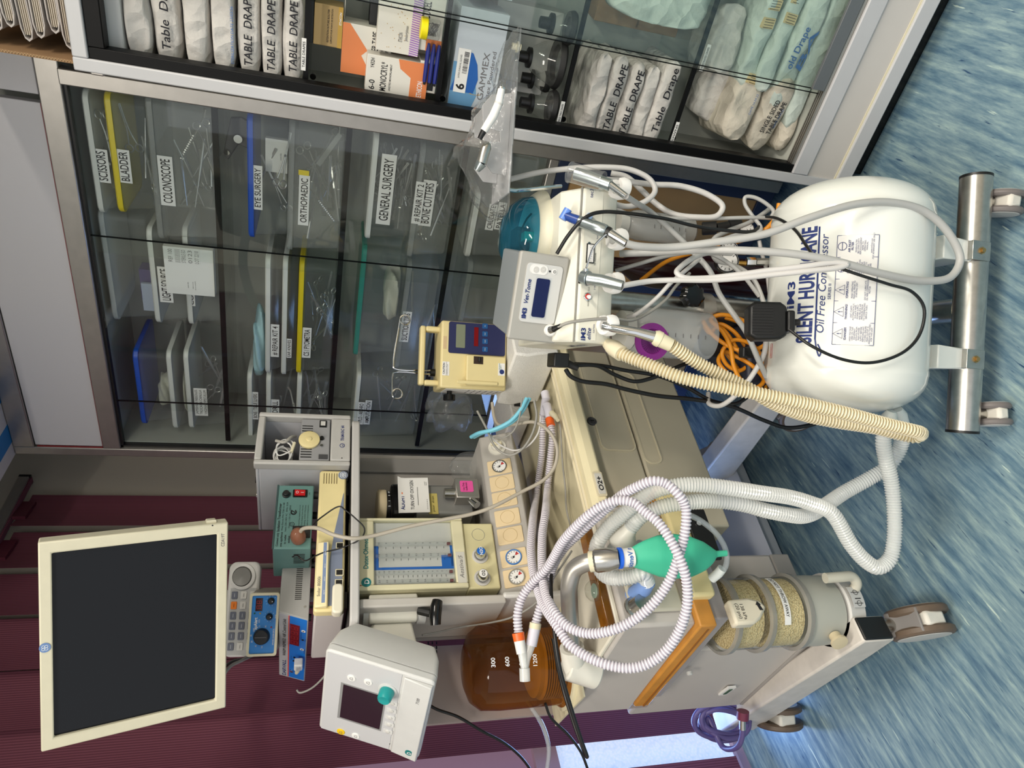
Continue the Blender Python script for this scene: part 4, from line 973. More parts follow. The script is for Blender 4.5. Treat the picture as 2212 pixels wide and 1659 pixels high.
# top shelf
sx0, sx1 = FM.y(768, 1348, .22).x, FM.y(766, 900, .22).x
MB().rprism(sx0, sx1, .22, .66, .03, SHZ+.001, SHZ+.022, 'z').build('top_shelf', mat('shelf_grey', (196, 194, 192), .4), am, bevel=.004)
TOPZ = SHZ+.0225
MB().rprism(sx0+.012, sx1-.012, .232, .65, .02, TOPZ-.0005, TOPZ+.001, 'z').build('shelf_mat', BLACK, am)
TOPZ += .0015
# ---- absorber module on the left
SA = Vector((.073, 0)); SB = Vector((.025, .43))
TOPM = .86
xr = .365
ab = MB(); ab.prism([(SA.x, SA.y), (xr, 0), (xr, .44), (SB.x, SB.y)], .69, TOPM, 'z'); ab = ab.build('absorber_module', BODY, am, bevel=.007)
m = MB(); m.prism([(SA.x+.004, .012), (xr-.01, .012), (xr-.01, .43), (SB.x+.006, SB.y)], TOPM, TOPM+.012, 'z'); m.build('module_top_plate', mat('module_top_cream', (226, 220, 204), .45), ab, bevel=.004)
p0 = FM.z(1255, 1165, TOPM+.012); p1 = FM.z(1306, 1405, TOPM+.012)
am_o = MB().prism([(.085, .012), (.345, .012), (.345, .052), (.085, .052)], TOPM+.012, TOPM+.032, 'z').build('amber_cover', AMBER, ab, bevel=.004)
pd = FM.z(1280, 1340, TOPM+.03)
for xx in (.17, .32):
    MB().lathe([(0, .023), (.010, .022), (.018, .015), (.021, .002)], (xx, .034, TOPM+.032), (0, 0, 1), 28).build('valve_dome', clear('valve_dome', (252, 253, 250), .08, (220, 225, 220), .05), am_o); MB().lathe([(0, .016), (.002, .016)], (xx, .034, TOPM+.0325), n=24).build('valve_disc', mat('valve_disc_green', (170, 200, 180), .4), am_o)
MB().box(.10, xr-.02, -.012, 0, .715, TOPM-.02).build('front_fascia', mat('fascia_beige', (202, 196, 178), .5), ab, bevel=.006)
MB().rprism(.235, .250, .74, TOPM-.05, .006, -.020, -.012).build('fascia_rib', BODY, ab, bevel=.003)
# breathing ports
pe = FM.y(1370, 1310, -.02); pi_ = FM.y(1372, 1190, -.02)
for p in (pe, pi_):
    MB().lathe([(0, .022), (.004, .022), (.006, .017), (.03, .016), (.03, .012)], (p.x, -.012, p.z), (0, -1, -.25), 28).build('breathing_port', STEEL, ab)
# tan tray and rails along the bottom of the module
m = MB(); m.prism([(SA.x-.012, -.014), (xr+.05, -.014), (xr+.05, .30), (SB.x-.002, .40)], .650, .692, 'z'); m.build('tan_tray', ORANGE, ab, bevel=.004)
m = MB(); m.prism([(SA.x-.014, .0), (SA.x+.02, .0), (SB.x+.02, .395), (SB.x-.004, .395)], .664, .669, 'z'); m.build('tray_groove', mat('tray_groove', (150, 96, 36), .5), ab)
m = MB(); m.prism([(SA.x+.012, .01), (xr, .01), (xr, .40), (SB.x+.022, .42)], .598, .655, 'z'); m.build('clamp_rail', mat('rail_mauve_grey', (178, 172, 172), .5), ab, bevel=.004)
m = MB(); m.prism([(.12, -.035), (xr+.03, -.035), (xr+.03, -.005), (.12, -.005)], .64, .70, 'z'); m.build('yellowed_bracket', YELLOWED, ab, bevel=.008)
m = MB(); m.box(.20, .33, -.045, -.036, .60, .655); m.build('black_bracket', BLACK, ab, bevel=.003)
for zz in (.612, .645): pass
MB().lathe([(0, .006), (.002, .006)], (.22, -.046, .63), (0, -1, 0), 16).build('bracket_screw', CHROME, ab); MB().lathe([(0, .006), (.002, .006)], (.29, -.046, .63), (0, -1, 0), 16).build('bracket_screw', CHROME, ab)
p = FM.x(1500, 1422, .055); 
for px, py in ((1488, 1450),):
    f_x = lambda px, py: FM.hit(px, py, 0, .07)
    q = f_x(px, py); o = MB().lathe([(0, .008), (.006, .007), (.008, .004)], (.068, q.y, q.z), (-1, 0, 0), 18).build('panel_button', LGREY, am)
# canister with absorbent granules
cx_, cy_ = .135, .110
can = thing if 0 else None
CANP = clear('canister_plastic', (251, 251, 247), .04, (210, 210, 200), .06)
o = MB().lathe([(.28, .082), (.56, .082)], (cx_, cy_, 0), n=48, cap=False).build('absorber_canister', CANP, am)
GRAN = bpy.data.materials.new('soda_lime_granules'); GRAN.use_nodes = True
_nt = GRAN.node_tree; _b = _nt.nodes['Principled BSDF']; _tc = _nt.nodes.new('ShaderNodeTexCoord'); _v = _nt.nodes.new('ShaderNodeTexVoronoi'); _r = _nt.nodes.new('ShaderNodeValToRGB'); _bp = _nt.nodes.new('ShaderNodeBump')
_v.inputs['Scale'].default_value = 230; _nt.links.new(_tc.outputs['Object'], _v.inputs['Vector']); _nt.links.new(_v.outputs['Distance'], _r.inputs[0])
_r.color_ramp.elements[0].color = (*lin((238, 222, 174)), 1); _r.color_ramp.elements[1].color = (*lin((186, 166, 120)), 1); _r.color_ramp.elements[1].position = .85
_nt.links.new(_r.outputs[0], _b.inputs['Base Color']); _b.inputs['Roughness'].default_value = .9; _bp.inputs['Strength'].default_value = .7; _bp.inputs['Distance'].default_value = .003; _bp.invert = True; _nt.links.new(_v.outputs['Distance'], _bp.inputs['Height']); _nt.links.new(_bp.outputs[0], _b.inputs['Normal'])
MB().lathe([(.375, .078), (.455, .078)], (cx_, cy_, 0), n=48).lathe([(.485, .078), (.545, .078)], (cx_, cy_, 0), n=48).build('soda_lime', GRAN, o)
RIM = clear('grey_rim_plastic', (220, 220, 216), .55, (176, 174, 168), .2)
for z in (.362, .466, .556): MB().lathe([(z-.008, .083), (z-.007, .090), (z+.005, .091), (z+.008, .083)], (cx_, cy_, 0), n=48, cap=False).build('canister_rim', RIM, o)
m = MB(); m.lathe([(.255, .06), (.258, .082), (.30, .084), (.352, .083)], (cx_, cy_, 0), n=48); m.build('canister_base', mat('canister_base_grey', (176, 176, 166), .45), o)
m = MB(); m.lathe([(.200, .06), (.204, .088), (.246, .090), (.250, .086)], (cx_, cy_+.005, 0), n=48); m.build('drain_tray', LGREY, o)
hx = lambda a, r=.088: (cx_+r*math.cos(R(a)), cy_+r*math.sin(R(a)))
h0 = hx(-70, .10); MB().tube(smoothpath([(h0[0], h0[1]-.012, .305), (h0[0], h0[1]-.016, .26), (h0[0], h0[1]-.014, .228), (h0[0]-.012, h0[1]-.004, .214), (h0[0]-.022, h0[1]+.014, .214)], 5), .0125, 14).build('release_handle', mat('handle_beige', (206, 202, 186), .45), o)
d0 = hx(205, .086); MB().lathe([(0, .014), (.014, .014), (.018, .020), (.024, .020), (.025, .010)], (d0[0], d0[1], .29), (-.85, -.35, .1), 24).build('drain_plug', mat('drain_plug', (206, 192, 160), .45), o)
def oncan(mb, r, a0, z0):       # wrap local x,z lettering on the canister wall; a0 = angle of x=0
    return mb.map(lambda v: (cx_+(r+v.y)*math.cos(R(a0)+v.x/r), cy_+(r+v.y)*math.sin(R(a0)+v.x/r), z0+v.z))
def wrapbox(w, h, n=24, t=.0006):
    m = MB(); rings = []
    for i in range(n+1):
        x = -w/2+w*i/n; rings.append([(x, 0, -h/2), (x, t, -h/2), (x, t, h/2), (x, 0, h/2)])
    return m.loft(rings)
lb = oncan(wrapbox(.13, .017), .0826, -88, .425).build('paper_label', PAPER, o)
q = MB().text('DO NOT THROW AWAY', 0, 0, .0012, .0085, w=.105, bold=.01, rot=180); q.map(lambda v: (v.x, v.y, v.z)); oncan(q, .0826, -84, .425).build('lettering', INK, lb, smooth=False)
lb = oncan(wrapbox(.05, .034), .0905, -95, .225).build('paper_label', mat('label_grey', (196, 196, 194), .5), o)
q = MB().tube([(.010+.006*math.cos(R(a)), .0008, .006*math.sin(R(a))) for a in range(0, 360, 20)], .0005, 4, closed=True).box(.0095, .0105, .0005, .0012, -.011, .013).box(-.006, -.004, .0005, .0012, -.008, .008).tube([(-.016+.006*math.cos(R(a)), .0008, .006*math.sin(R(a))) for a in range(0, 360, 20)], .0005, 4, closed=True).box(-.0165, -.0155, .0005, .0012, -.011, .013); oncan(q, .0912, -95, .225).build('pictogram', INK, lb)
# lever of the clamp
lv = FM.y(1575, 1330, -.02)
m = MB(); m.prism([(.05, .625), (.105, .625), (.108, .575), (.100, .545), (.085, .535), (.06, .56), (.05, .58)], -.045, -.018); lv = m.build('clamp_lever', mat('lever_cream', (216, 208, 188), .45), am, bevel=.006)
MB().text('138 kPa\n(20 psi)', .077, .603, -.0455, .008, rot=180).prism([(.078, .548), (.090, .552), (.090, .549), (.098, .556), (.090, .562), (.090, .559), (.078, .556)], -.0465, -.0455).build('lettering', INK, lv, smooth=False)
p = FM.hit(1570, 1490, 0, .065); MB().prism([(p.y-.03, p.z-.012), (p.y+.03, p.z-.012), (p.y+.03, p.z+.012), (p.y-.03, p.z+.012)], .060, .066, 'x').build('fuse_label', PAPER, am); MB().prism([(p.y-.02, p.z-.006), (p.y+.02, p.z-.006), (p.y+.02, p.z+.004), (p.y-.02, p.z+.004)], .0585, .060, 'x').build('fuse_window', mat('fuse_green', (60, 90, 60), .4), am)
# bellows bottle
bx_, by_ = .135, .37; BZ = TOPM+.012
bo = MB().lathe([(0, .104), (.012, .104), (.02, .098), (.17, .100), (.215, .097), (.238, .080), (.25, .052), (.255, .006)], (bx_, by_, BZ), n=56, cap=False).build('bellows_bottle', clear('amber_bottle', (214, 174, 116), .10, (120, 86, 50), .08, gloss=.7), am)
m = MB(); m.lathe([(0, .112), (.010, .112), (.012, .10)], (bx_, by_, BZ), n=56); m.build('bottle_base', mat('bottle_base_cream', (214, 206, 176), .45), bo)
m = MB(); prof = []
for i in range(9): prof += [(.014+.006*i, .072), (.017+.006*i, .084)]
prof += [(.070, .078), (.082, .078), (.086, .070), (.087, .004)]
m.lathe(prof, (bx_, by_, BZ), n=48); m.build('bellows', mat('bellows_tan', (190, 172, 104), .5), bo)
for i, t in enumerate(('300', '600', '900', '1200')):
    q = MB().text(t, 0, .205-.034*i, .0008, .010, bold=.015)
    q.map(lambda v: (bx_+(.1012+v.y)*math.cos(R(-104)+v.x/.10), by_+(.1012+v.y)*math.sin(R(-104)+v.x/.10), BZ+v.z)); q.build('scale_number', WINK, bo, smooth=False)
MB().box(bx_-.115, bx_+.115, by_-.1, by_+.13, BZ-.004, BZ+.0005).build('bottle_shelf', mat('bottle_base_cream', (214, 206, 176), .45), bo)
# bag arm: socket, bent steel pipe, chrome connector
a0 = FM.d(1222, 1432, 1.47); pts = [FM.d(*p) for p in ((1236, 1425, 1.50), (1234, 1370, 1.47), (1230, 1300, 1.44), (1230, 1262, 1.42), (1241, 1230, 1.41), (1264, 1216, 1.40), (1285, 1212, 1.395))]
arm = MB().tube(smoothpath(pts, 6), .0185, 18).build('bag_arm', ALU, am)
sk = pts[0]; MB().tube([sk+Vector((-.02, .02, -.01)), sk+(pts[1]-sk)*.5], .027, 20).build('arm_socket', OFFW, am)
MB().tube([sk+Vector((-.02, .02, -.06)), sk+Vector((-.005, .01, .012))], [.04, .034], 20).build('arm_base', OFFW, am, bevel=.004)
e0, e1 = pts[-1], FM.d(1338, 1206, 1.385); ed = (e1-e0)
MB().tube([e0-ed*.12, e0, e0+ed*.06, e0+ed*.55, e0+ed*.9, e1], [.019, .022, .024, .0245, .020, .0185], 28).build('bag_mount', STEEL, am)
MB().tube([e0-ed*.22, e0-ed*.02], .0215, 16).build('pipe_clip', CREAM, am)
# ================================================================ devices standing on the machine's top shelf
def onshelf(px, py, d): return FM.y(px, py, d)
# rack case (right end of the shelf)
TY = .235
a = FM.y(660, 1002, TY).x; b = FM.y(660, 897, TY).x; zt = FM.y(558, 950, TY).z
TW, TH = b-a, zt-TOPZ
ft = FM.sub(((a+b)/2, TY, TOPZ+.001))
tr_ = thing('module_rack', 'grey module rack case with open front bay, right end of the machine shelf', 'module rack', ft)
RK = mat('rack_bezel_grey', (186, 184, 180), .45, noise=.03); RKB = mat('rack_case_white', (206, 206, 210), .35)
w2 = TW/2
m = MB(); m.box(-w2, w2, .02, .34, 0, .012); m.box(-w2, w2, .02, .34, TH-.008, TH); m.box(-w2, -w2+.006, .02, .34, .012, TH-.008); m.box(w2-.006, w2, .02, .34, .012, TH-.008); m.box(-w2+.006, w2-.006, .33, .34, .012, TH-.008)
m.build('case', RKB, tr_, bevel=.003)
m = MB(); m.box(-w2-.004, -w2+.010, -.004, .024, 0, TH+.004); m.box(w2-.010, w2+.004, -.004, .024, 0, TH+.004); m.box(-w2+.010, w2-.010, -.004, .024, 0, .052); m.box(-w2+.010, w2-.010, -.004, .024, TH-.014, TH+.004)
fb = m.build('bezel', RK, tr_, bevel=.004)
MB().box(-w2+.012, w2-.012, .0, .16, .054, .054+(TH-.07)*.46).build('power_module', mat('module_grey', (150, 150, 152), .5), tr_, bevel=.003)
pm_z = .054; pm_h = (TH-.07)*.46
q = MB()
for i in range(13):
    x = -w2+.022+.0062*i if 0 else 0
    z = 0
    q.box(-w2+.020+i*(TW-.05)/13, -w2+.0225+i*(TW-.05)/13, -.0008, .0, pm_z+pm_h*.60, pm_z+pm_h*.96)
q.build('vent_slots', BLACK, tr_)
o = MB().lathe([(0, .027), (.006, .027), (.007, .025), (.0072, .008), (.010, .006), (.011, .0)], (-.006, -.001, pm_z+pm_h*.70), (0, -1, 0), 36).build('cream_dial', YELLOWED, tr_)
MB().box(w2-.040, w2-.018, -.003, .0, pm_z+pm_h*.14, pm_z+pm_h*.38).build('power_switch', BLACK, tr_); MB().box(w2-.036, w2-.022, -.0045, -.003, pm_z+pm_h*.18, pm_z+pm_h*.34).build('rocker', LGREY, tr_)
MB().lathe([(0, .006), (.006, .005)], (.002, -.0005, pm_z+pm_h*.28), (0, -1, 0), 16).build('socket', BLACK, tr_); MB().lathe([(0, .005), (.003, .004)], (-.022, -.0005, pm_z+pm_h*.28), (0, -1, 0), 16).build('socket', CHROME, tr_)
MB().box(-w2+.016, -w2+.030, -.002, .0, pm_z+pm_h*.06, pm_z+pm_h*.36).build('module_latch', DGREY, tr_)
MB().text('TRAM-RAC 4A', .020, .022, -.0045, .0085, w=.052, shear=.2, bold=.02).build('lettering', NAVYINK, fb, smooth=False)
q = MB().tube([(-.022+.006*math.cos(R(t)), -.0045, .022+.006*math.sin(R(t))) for t in range(0, 360, 18)], .0008, 4, closed=True).text('ge', -.022, .022, -.0045, .005, shear=.3); q.build('roundel', NAVYINK, fb, smooth=False)
MB().prism(circ(-w2+.018, .022, .0016, 10), -.0045, -.0038).build('indicator_hole', BLACK, fb)
# probe cable bundle kept in the bay
cbn = thing('sensor_lead', 'coiled white sensor lead bundled in the open bay of the rack case', 'cable', ft.sub((0, 0, 0)))
q = MB(); rr = random.Random(3); zb0 = pm_z+pm_h+.012
P = []
for i in range(46):
    t = i*.9; P.append((-w2*.35+rr.uniform(.6, 1)*.034*math.cos(t)+.01*math.sin(t*.31), .028+.018*math.sin(t*.23)+rr.uniform(-.004, .004), zb0+.030+rr.uniform(.6, 1)*.026*math.sin(t)))
q.tube(smoothpath(P, 4), .0019, 6); q.build('lead', PAPER, cbn)
q = MB().tube(smoothpath([(.03, .03, zb0+.002), (.012, .01, zb0+.012), (-.01, .004, zb0+.028), (.0, .012, zb0+.05)], 6), .004, 8); q.build('jacketed_cable', mat('cable_grey', (176, 172, 164), .5), cbn)
MB().cyl((-.042, .004, zb0+.008), (-.012, .002, zb0+.002), .0042, n=12).build('connector_plug', CREAM, cbn)
for i, z in enumerate((.30, .56)):
    MB().cyl((-.0, .20+.08*i, TH-.001), (0, .20+.08*i, TH+.012), .009, n=14).build('case_foot', BLACK if i == 0 else CHROME, tr_)
# yellowed patient monitor unit
SY = .255
a = FM.y(710, 1320, SY).x; b = FM.y(725, 1016, SY).x; zt = FM.y(685, 1165, SY).z
SW, SHT = b-a, zt-TOPZ
fs = FM.sub(((a+b)/2, SY, TOPZ+.001))
so = thing('monitor_processor', 'yellowed patient monitor processor unit with blue sweep and sockets on the shelf', 'medical monitor unit', fs)
m = MB(); m.rprism(-SW/2, SW/2, .008, SHT, .008, 0, .03); so_f = m.build('front_shell', YELLOWED, so, bevel=.005)
MB().box(-SW/2+.004, SW/2-.004, .03, .30, .006, SHT-.003).build('case', mat('case_mauve_white', (206, 200, 198), .45), so, bevel=.004)
for s in (-1, 1): MB().box(s*SW*.4-.02, s*SW*.4+.02, .03, .25, 0, .007).build('foot', BLACK, so)
SLATE = mat('slate_blue_panel', (126, 136, 158), .45)
pts = [(-SW/2+.012, .014), (SW*.32, .014), (SW*.30, .016), (SW*.02, SHT*.46), (-SW*.25, SHT*.62), (-SW/2+.012, SHT*.62)]
MB().prism(pts, -.0014, .0).build('blue_sweep', SLATE, so_f)
MB().hexa([(-SW/2+.006, -.016, SHT*.62), (-SW*.06, -.016, SHT*.62), (-SW*.06, .0, SHT*.58), (-SW/2+.006, .0, SHT*.58), (-SW/2+.006, -.010, SHT-.002), (-SW*.06, -.010, SHT-.002), (-SW*.06, .0, SHT-.001), (-SW/2+.006, .0, SHT-.001)]).build('label_ledge', mat('ledge_yellowed', (236, 222, 176), .45), so, bevel=.003)
fl_ = (-.0135, )
MB().box(-SW/2+.014, -SW*.07, -.0150, -.0138, SHT*.66, SHT*.78).build('indicator_strip', mat('indicator_strip_blue', (128, 146, 182), .4), so); MB().text('Solar 8000i', -SW*.36, SHT*.88, -.0142, .0065, w=.048).build('lettering', GREYINK, so, smooth=False)
q = MB()
for i in range(4): q.text('alarm', -SW*.40+SW*.085*i, SHT*.72, -.0158, .0035)
q.build('indicator_lettering', WINK, so, smooth=False)
for px, py in ((734, 1180), (733, 1238), (732, 1260)):
    p = fs.y(px, py, 0); o = MB().rprism(p.x-.0085, p.x+.0085, p.z-.0095, p.z+.0095, .002, -.004, -.001).build('socket_frame', CREAM, so); MB().box(p.x-.0062, p.x+.0062, -.0046, -.0038, p.z-.0072, p.z+.0072).build('socket_hole', BLACK, o)
q = MB()
for i in range(6): q.box(SW/2-.045+.0, SW/2-.012, -.0006, .0004, SHT*.50+.0062*i, SHT*.50+.0082*i) if 0 else q.box(SW/2-.042, SW/2-.010, -.0006, .0004, SHT-.010-.0065*i-.002, SHT-.010-.0065*i)
q.build('vent_slots', mat('slot_brown', (120, 104, 66), .6), so_f)
p = fs.y(741, 1027, 0); o = MB().lathe([(0, .0125), (.0015, .0125)], (p.x, 0, p.z), (0, -1, 0), 32).build('roundel', mat('roundel_grey_blue', (150, 160, 180), .3, metal=.3), so); q = MB()
for k in range(4): q.tube([(p.x+.0045*math.cos(R(90*k+45))+.0034*math.cos(R(t)), -.0018, p.z+.0045*math.sin(R(90*k+45))+.0034*math.sin(R(t))) for t in range(0, 360, 30)], .0007, 4, closed=True)
q.build('roundel_scroll', WINK, o)
p = fs.y(728, 1300, 0)
ar = thing('paper_knife_arm', 'short cream plastic arm with rounded end fixed at the left of the processor', 'holder arm', fs.sub((p.x, -.004, p.z)))
ar.name = 'cream_holder_arm'
MB().rprism(-.040, .030, -.012, .012, .009, -.030, -.002).build('arm_body', mat('arm_cream', (232, 226, 206), .4), ar, bevel=.004)
p = fs.y(735, 1288, 0)
# isolation transformer
TOPS = TOPZ+SHT+.0015
TYT = .30
tq = [FM.y(*p, TYT) for p in ((582, 1185), (602, 1049), (679, 1054), (665, 1188))]
w, h = (tq[1].x-tq[0].x+tq[2].x-tq[3].x)/2, (tq[0].z-tq[3].z+tq[1].z-tq[2].z)/2
TEALB = mat('teal_painted_steel', (98, 138, 134), .4, noise=.03)
fi = FM.sub(((tq[0].x+tq[1].x)/2, TYT, TOPS+.012), -2)
it = thing('isolation_transformer', 'teal steel isolation transformer box with red rocker switch on top of the processor', 'transformer', fi)
MB().box(-w/2, w/2, 0, .16, 0, h).build('case', TEALB, it, bevel=.003)
for x in (-w*.4, w*.4): MB().cyl((x, .02, -.0115), (x, .02, 0), .010, n=14).build('foot', BLACK, it); MB().cyl((x, .13, -.0115), (x, .13, 0), .010, n=14).build('foot', BLACK, it)
m = MB(); m.box(-w/2, w/2, -.002, .0, h-.002, h+.002); m.build('lid_lip', mat('dark_teal', (50, 76, 76), .5), it)
o = MB().rprism(w*.30, w*.42, h*.18, h*.58, .002, -.003, 0).build('switch_frame', BLACKG, it); MB().hexa([(w*.315, -.005, h*.24), (w*.405, -.005, h*.24), (w*.405, -.003, h*.24), (w*.315, -.003, h*.24), (w*.315, -.008, h*.53), (w*.405, -.008, h*.53), (w*.405, -.003, h*.53), (w*.315, -.003, h*.53)]).build('red_rocker', mat('red_rocker', (200, 24, 30), .3), o); MB().text('I', w*.36, h*.32, -.0066, .008).text('O', w*.36, h*.46, -.0079, .007).build('lettering', WINK, o, smooth=False)
MB().lathe([(0, .010), (.004, .010), (.005, .008), (.012, .0075), (.013, .006)], (w*.34, 0, h*.76), (0, -1, 0), 24).build('fuse_holder', BLACK, it)
q = MB(); q.text('Isolation Transformer', -w*.02, h*.90, -.0006, .0065, w=w*.44, bold=.02)
for i, l in enumerate(('Wanji Electric P/N: TDB115-100', 'Input: 230-240V AC  50Hz  0.5A', 'Output: 115V AC   100VA')): q.text(l, -w*.01, h*(.80-.09*i), -.0006, .0042, w=w*(.44, .46, .36)[i])
for i, l in enumerate(('Connect only', 'one appliance', 'to outlet', 'socket')): q.text(l, -w*.36, h*(.90-.10*i), -.0006, .0052, w=w*(.20, .22, .14, .11)[i], bold=.015)
for i, l in enumerate(('TortechTrans Appliance Co.,Ltd', '2 Zone, Andong Town, Cixi City', 'Zhejiang, 315327, P.R.China', 'made by www.wanji.com')): q.text(l, .0, h*(.36-.075*i), -.0006, .0028, w=w*.34)
q.text('OFF', w*.36, h*.64, -.0006, .003).text('ON', w*.36, h*.12, -.0006, .003)
q.build('lettering', INK, it, smooth=False)
q = MB().tube([(w*.06+.006*math.cos(R(t)), -.0004, h*.52+.006*math.sin(R(t))) for t in range(40, 340, 15)], .0018, 5).prism([(w*.06-.003, h*.52-.001), (w*.06, h*.52-.004), (w*.06+.006, h*.52+.006), (w*.06+.004, h*.52+.007), (w*.06, h*.52-.0005)], -.0012, -.0003); q.build('tick_mark', INK, it)
q = MB().tube([(-w*.13+.0055*math.cos(R(t)), -.0004, h*.54+.0055*math.sin(R(t))) for t in range(0, 360, 20)], .0006, 5, closed=True).tube([(-w*.13+.0025*math.cos(R(t)), -.0004, h*.54+.0025*math.sin(R(t))) for t in range(0, 360, 30)], .0004, 5, closed=True); q.build('safety_mark', INK, it)
q = MB()
for i in range(7): q.box(-w/2-.0006, -w/2, .045, .060, h*.25+.0075*i, h*.25+.003+.0075*i) if 0 else q.box(-w/2-.0006, -w/2, .030+.008*i, .033+.008*i, h*.15, h*.45)
q.build('side_vents', BLACK, it)
o = MB().box(-w*.34, -w*.16, -.002, 0, h*.04, h*.52).build('outlet_recess', BLACK, it)
# plug in its outlet
pp = fi.y(645, 1164, 0)
pl_ = thing('power_plug', 'translucent brown power plug pushed into the teal transformer', 'power plug', fi.sub((pp.x, -.002, pp.z)))
PLG = clear('brown_plug_plastic', (214, 150, 120), .62, (168, 116, 92), .15)
m = MB(); m.lathe([(0, .018), (.016, .019), (.022, .0175), (.028, .016), (.036, .012), (.040, .006)], (0, 0, 0), (0, -1, .12), 28); m.build('plug_body', PLG, pl_)
# warm air control unit: blue sloped front facing left, grey vented side
fd, wd, hd = quadfit((598, 1475), (608, 1341), (672, 1333), (656, 1466), 1.80, yaw=-10, lean=6, tilt=0)
bz = fd.M.translation.z-hd/2
fd = Fr(Vector((fd.M.translation.x, fd.M.translation.y, TOPS+.008)), -10)
wu = thing('air_warmer', 'grey warm inspired air control unit with blue front and red display on the processor', 'control unit', fd)
GCASE = mat('warmer_case_grey', (158, 158, 156), .45)
dd = .225
hw = wd/2
MB().prism([(-.004, 0), (dd, 0), (dd, hd), (.020, hd)], -hw, hw, 'x').build('case', GCASE, wu, bevel=.002)
fcl = math.degrees(math.atan2(.024, hd)); ff = Fr((0, 0, 0)).sub((0, -.004, 0), 0, fcl); FL = math.hypot(.024, hd)
def putl(mb, name, m, parent, f, **k): return mb.map(lambda v: f.M @ v).build(name, m, parent, **k)
putl(MB().box(-hw+.004, hw-.003, -.0010, 0, .002, FL*.98), 'front_plate', mat('front_plate_grey', (186, 188, 190), .4), wu, ff)
fp = putl(MB().box(-hw+.010, hw-.003, -.0018, -.001, .003, FL*.62), 'blue_panel', mat('warmer_blue', (20, 120, 214), .4), wu, ff)
putl(MB().box(-hw+.010, hw-.003, -.0020, -.001, FL*.62, FL*.66), 'red_stripe', mat('red_stripe', (224, 84, 60), .5), wu, ff)
q = MB().text('DARVALL', -hw+.012, FL*.80, -.0016, .0105, w=wd*.27, al='L', bold=.01); putl(q, 'brand_lettering', NAVYINK, wu, ff, smooth=False)
q = MB().text('WARM INSPIRED AIR Control Unit', -hw+wd*.37, FL*.80, -.0016, .0090, w=wd*.56, al='L'); putl(q, 'lettering', INK, wu, ff, smooth=False)
o = putl(MB().box(hw*.18, hw*.78, -.0030, -.0015, FL*.27, FL*.60), 'display', mat('display_dark_red', (120, 14, 20), .2), wu, ff)
SEG = mat('display_segment_red', (170, 40, 44), .3)
def digits(n, x0, x1, z0, z1, y, q=None):
    q = q or MB(); dw = (x1-x0)/n
    for i in range(n):
        a, b = x0+dw*(i+.2), x0+dw*(i+.78); m_ = (z0+z1)/2; t = (z1-z0)*.05
        for z in (z0, m_, z1): q.box(a, b, y-.0003, y, z-t, z+t)
        for x in (a, b): q.box(x-t, x+t, y-.0003, y, z0, z1)
    return q
putl(digits(4, hw*.20, hw*.76, FL*.33, FL*.55, -.0031), 'digits', SEG, wu, ff)
for x, z, r, mm in ((hw*.66, FL*.14, .0055, PAPER), (hw*.10, FL*.16, .0055, PAPER)):
    putl(MB().lathe([(0, r), (.001, r)], (x, -.0018, z), (0, -1, 0), 20), 'indicator_ring', mm, wu, ff); putl(MB().lathe([(0, r*.4), (.0015, r*.4)], (x, -.0018, z), (0, -1, 0), 14), 'indicator_lamp', BLACK, wu, ff)
for x, z in ((hw*.40, FL*.15), (-hw*.22, FL*.42), (-hw*.34, FL*.44)): putl(MB().lathe([(0, .003), (.0015, .003)], (x, -.0018, z), (0, -1, 0), 14), 'indicator_lamp', BLACK, wu, ff)
putl(MB().lathe([(0, .005), (.004, .005), (.004, .003)], (-hw*.70, -.0018, FL*.50), (0, -1, 0), 18), 'jack_socket', CHROME, wu, ff)
q = MB().text('Temperature of circuit air', hw*.5, FL*.22, -.0021, .003).text('Heating', hw*.40, FL*.07, -.0021, .003).text('Power Enabled', hw*.05, FL*.08, -.0021, .003).text('Probe  Circuit', -hw*.26, FL*.54, -.0021, .0028).text('Airway  Circuit Temp', -hw*.68, FL*.36, -.0021, .0028); putl(q, 'panel_lettering', NAVYINK, wu, ff, smooth=False)
q = MB()
for i in range(26): q.prism([(.05+.0052*i, hd*.28), (.052+.0052*i, hd*.28), (.052+.0052*i, hd*.5), (.05+.0052*i, hd*.5)], hw, hw+.0006, 'x')
q.build('side_vents', BLACK, wu)
for y in (.03, .2): MB().cyl((hw*.7, y, -.007), (hw*.7, y, 0), .009, n=14).build('foot', BLACK, wu)
for y in (.03, .19): MB().lathe([(0, .0035), (.001, .003)], (hw, y, hd*.14), (1, 0, 0), 10).build('case_screw', CHROME, wu)
# connector plugged in its front
c0 = fd.sub((0, -.006, 0)); 
pj = fd.y(645, 1430, -.012)
cn = thing('probe_connector', 'white probe connector plugged into the blue front of the warm air unit', 'connector', fd.sub((pj.x, -.008, pj.z)))
m = MB(); m.rprism(-.016, .020, -.011, .011, .004, -.022, 0); m.build('connector_body', PAPER, cn, bevel=.003)
MB().rprism(-.008, .012, -.005, .005, .002, -.026, -.022).build('latch', clear('latch_plastic', (235, 238, 240), .5, (225, 228, 230), .1), cn)
MB().tube([(-.016, -.012, 0), (-.036, -.014, .002), (-.048, -.014, .004)], [.0075, .0065, .005], 12).build('strain_relief', CREAM, cn)
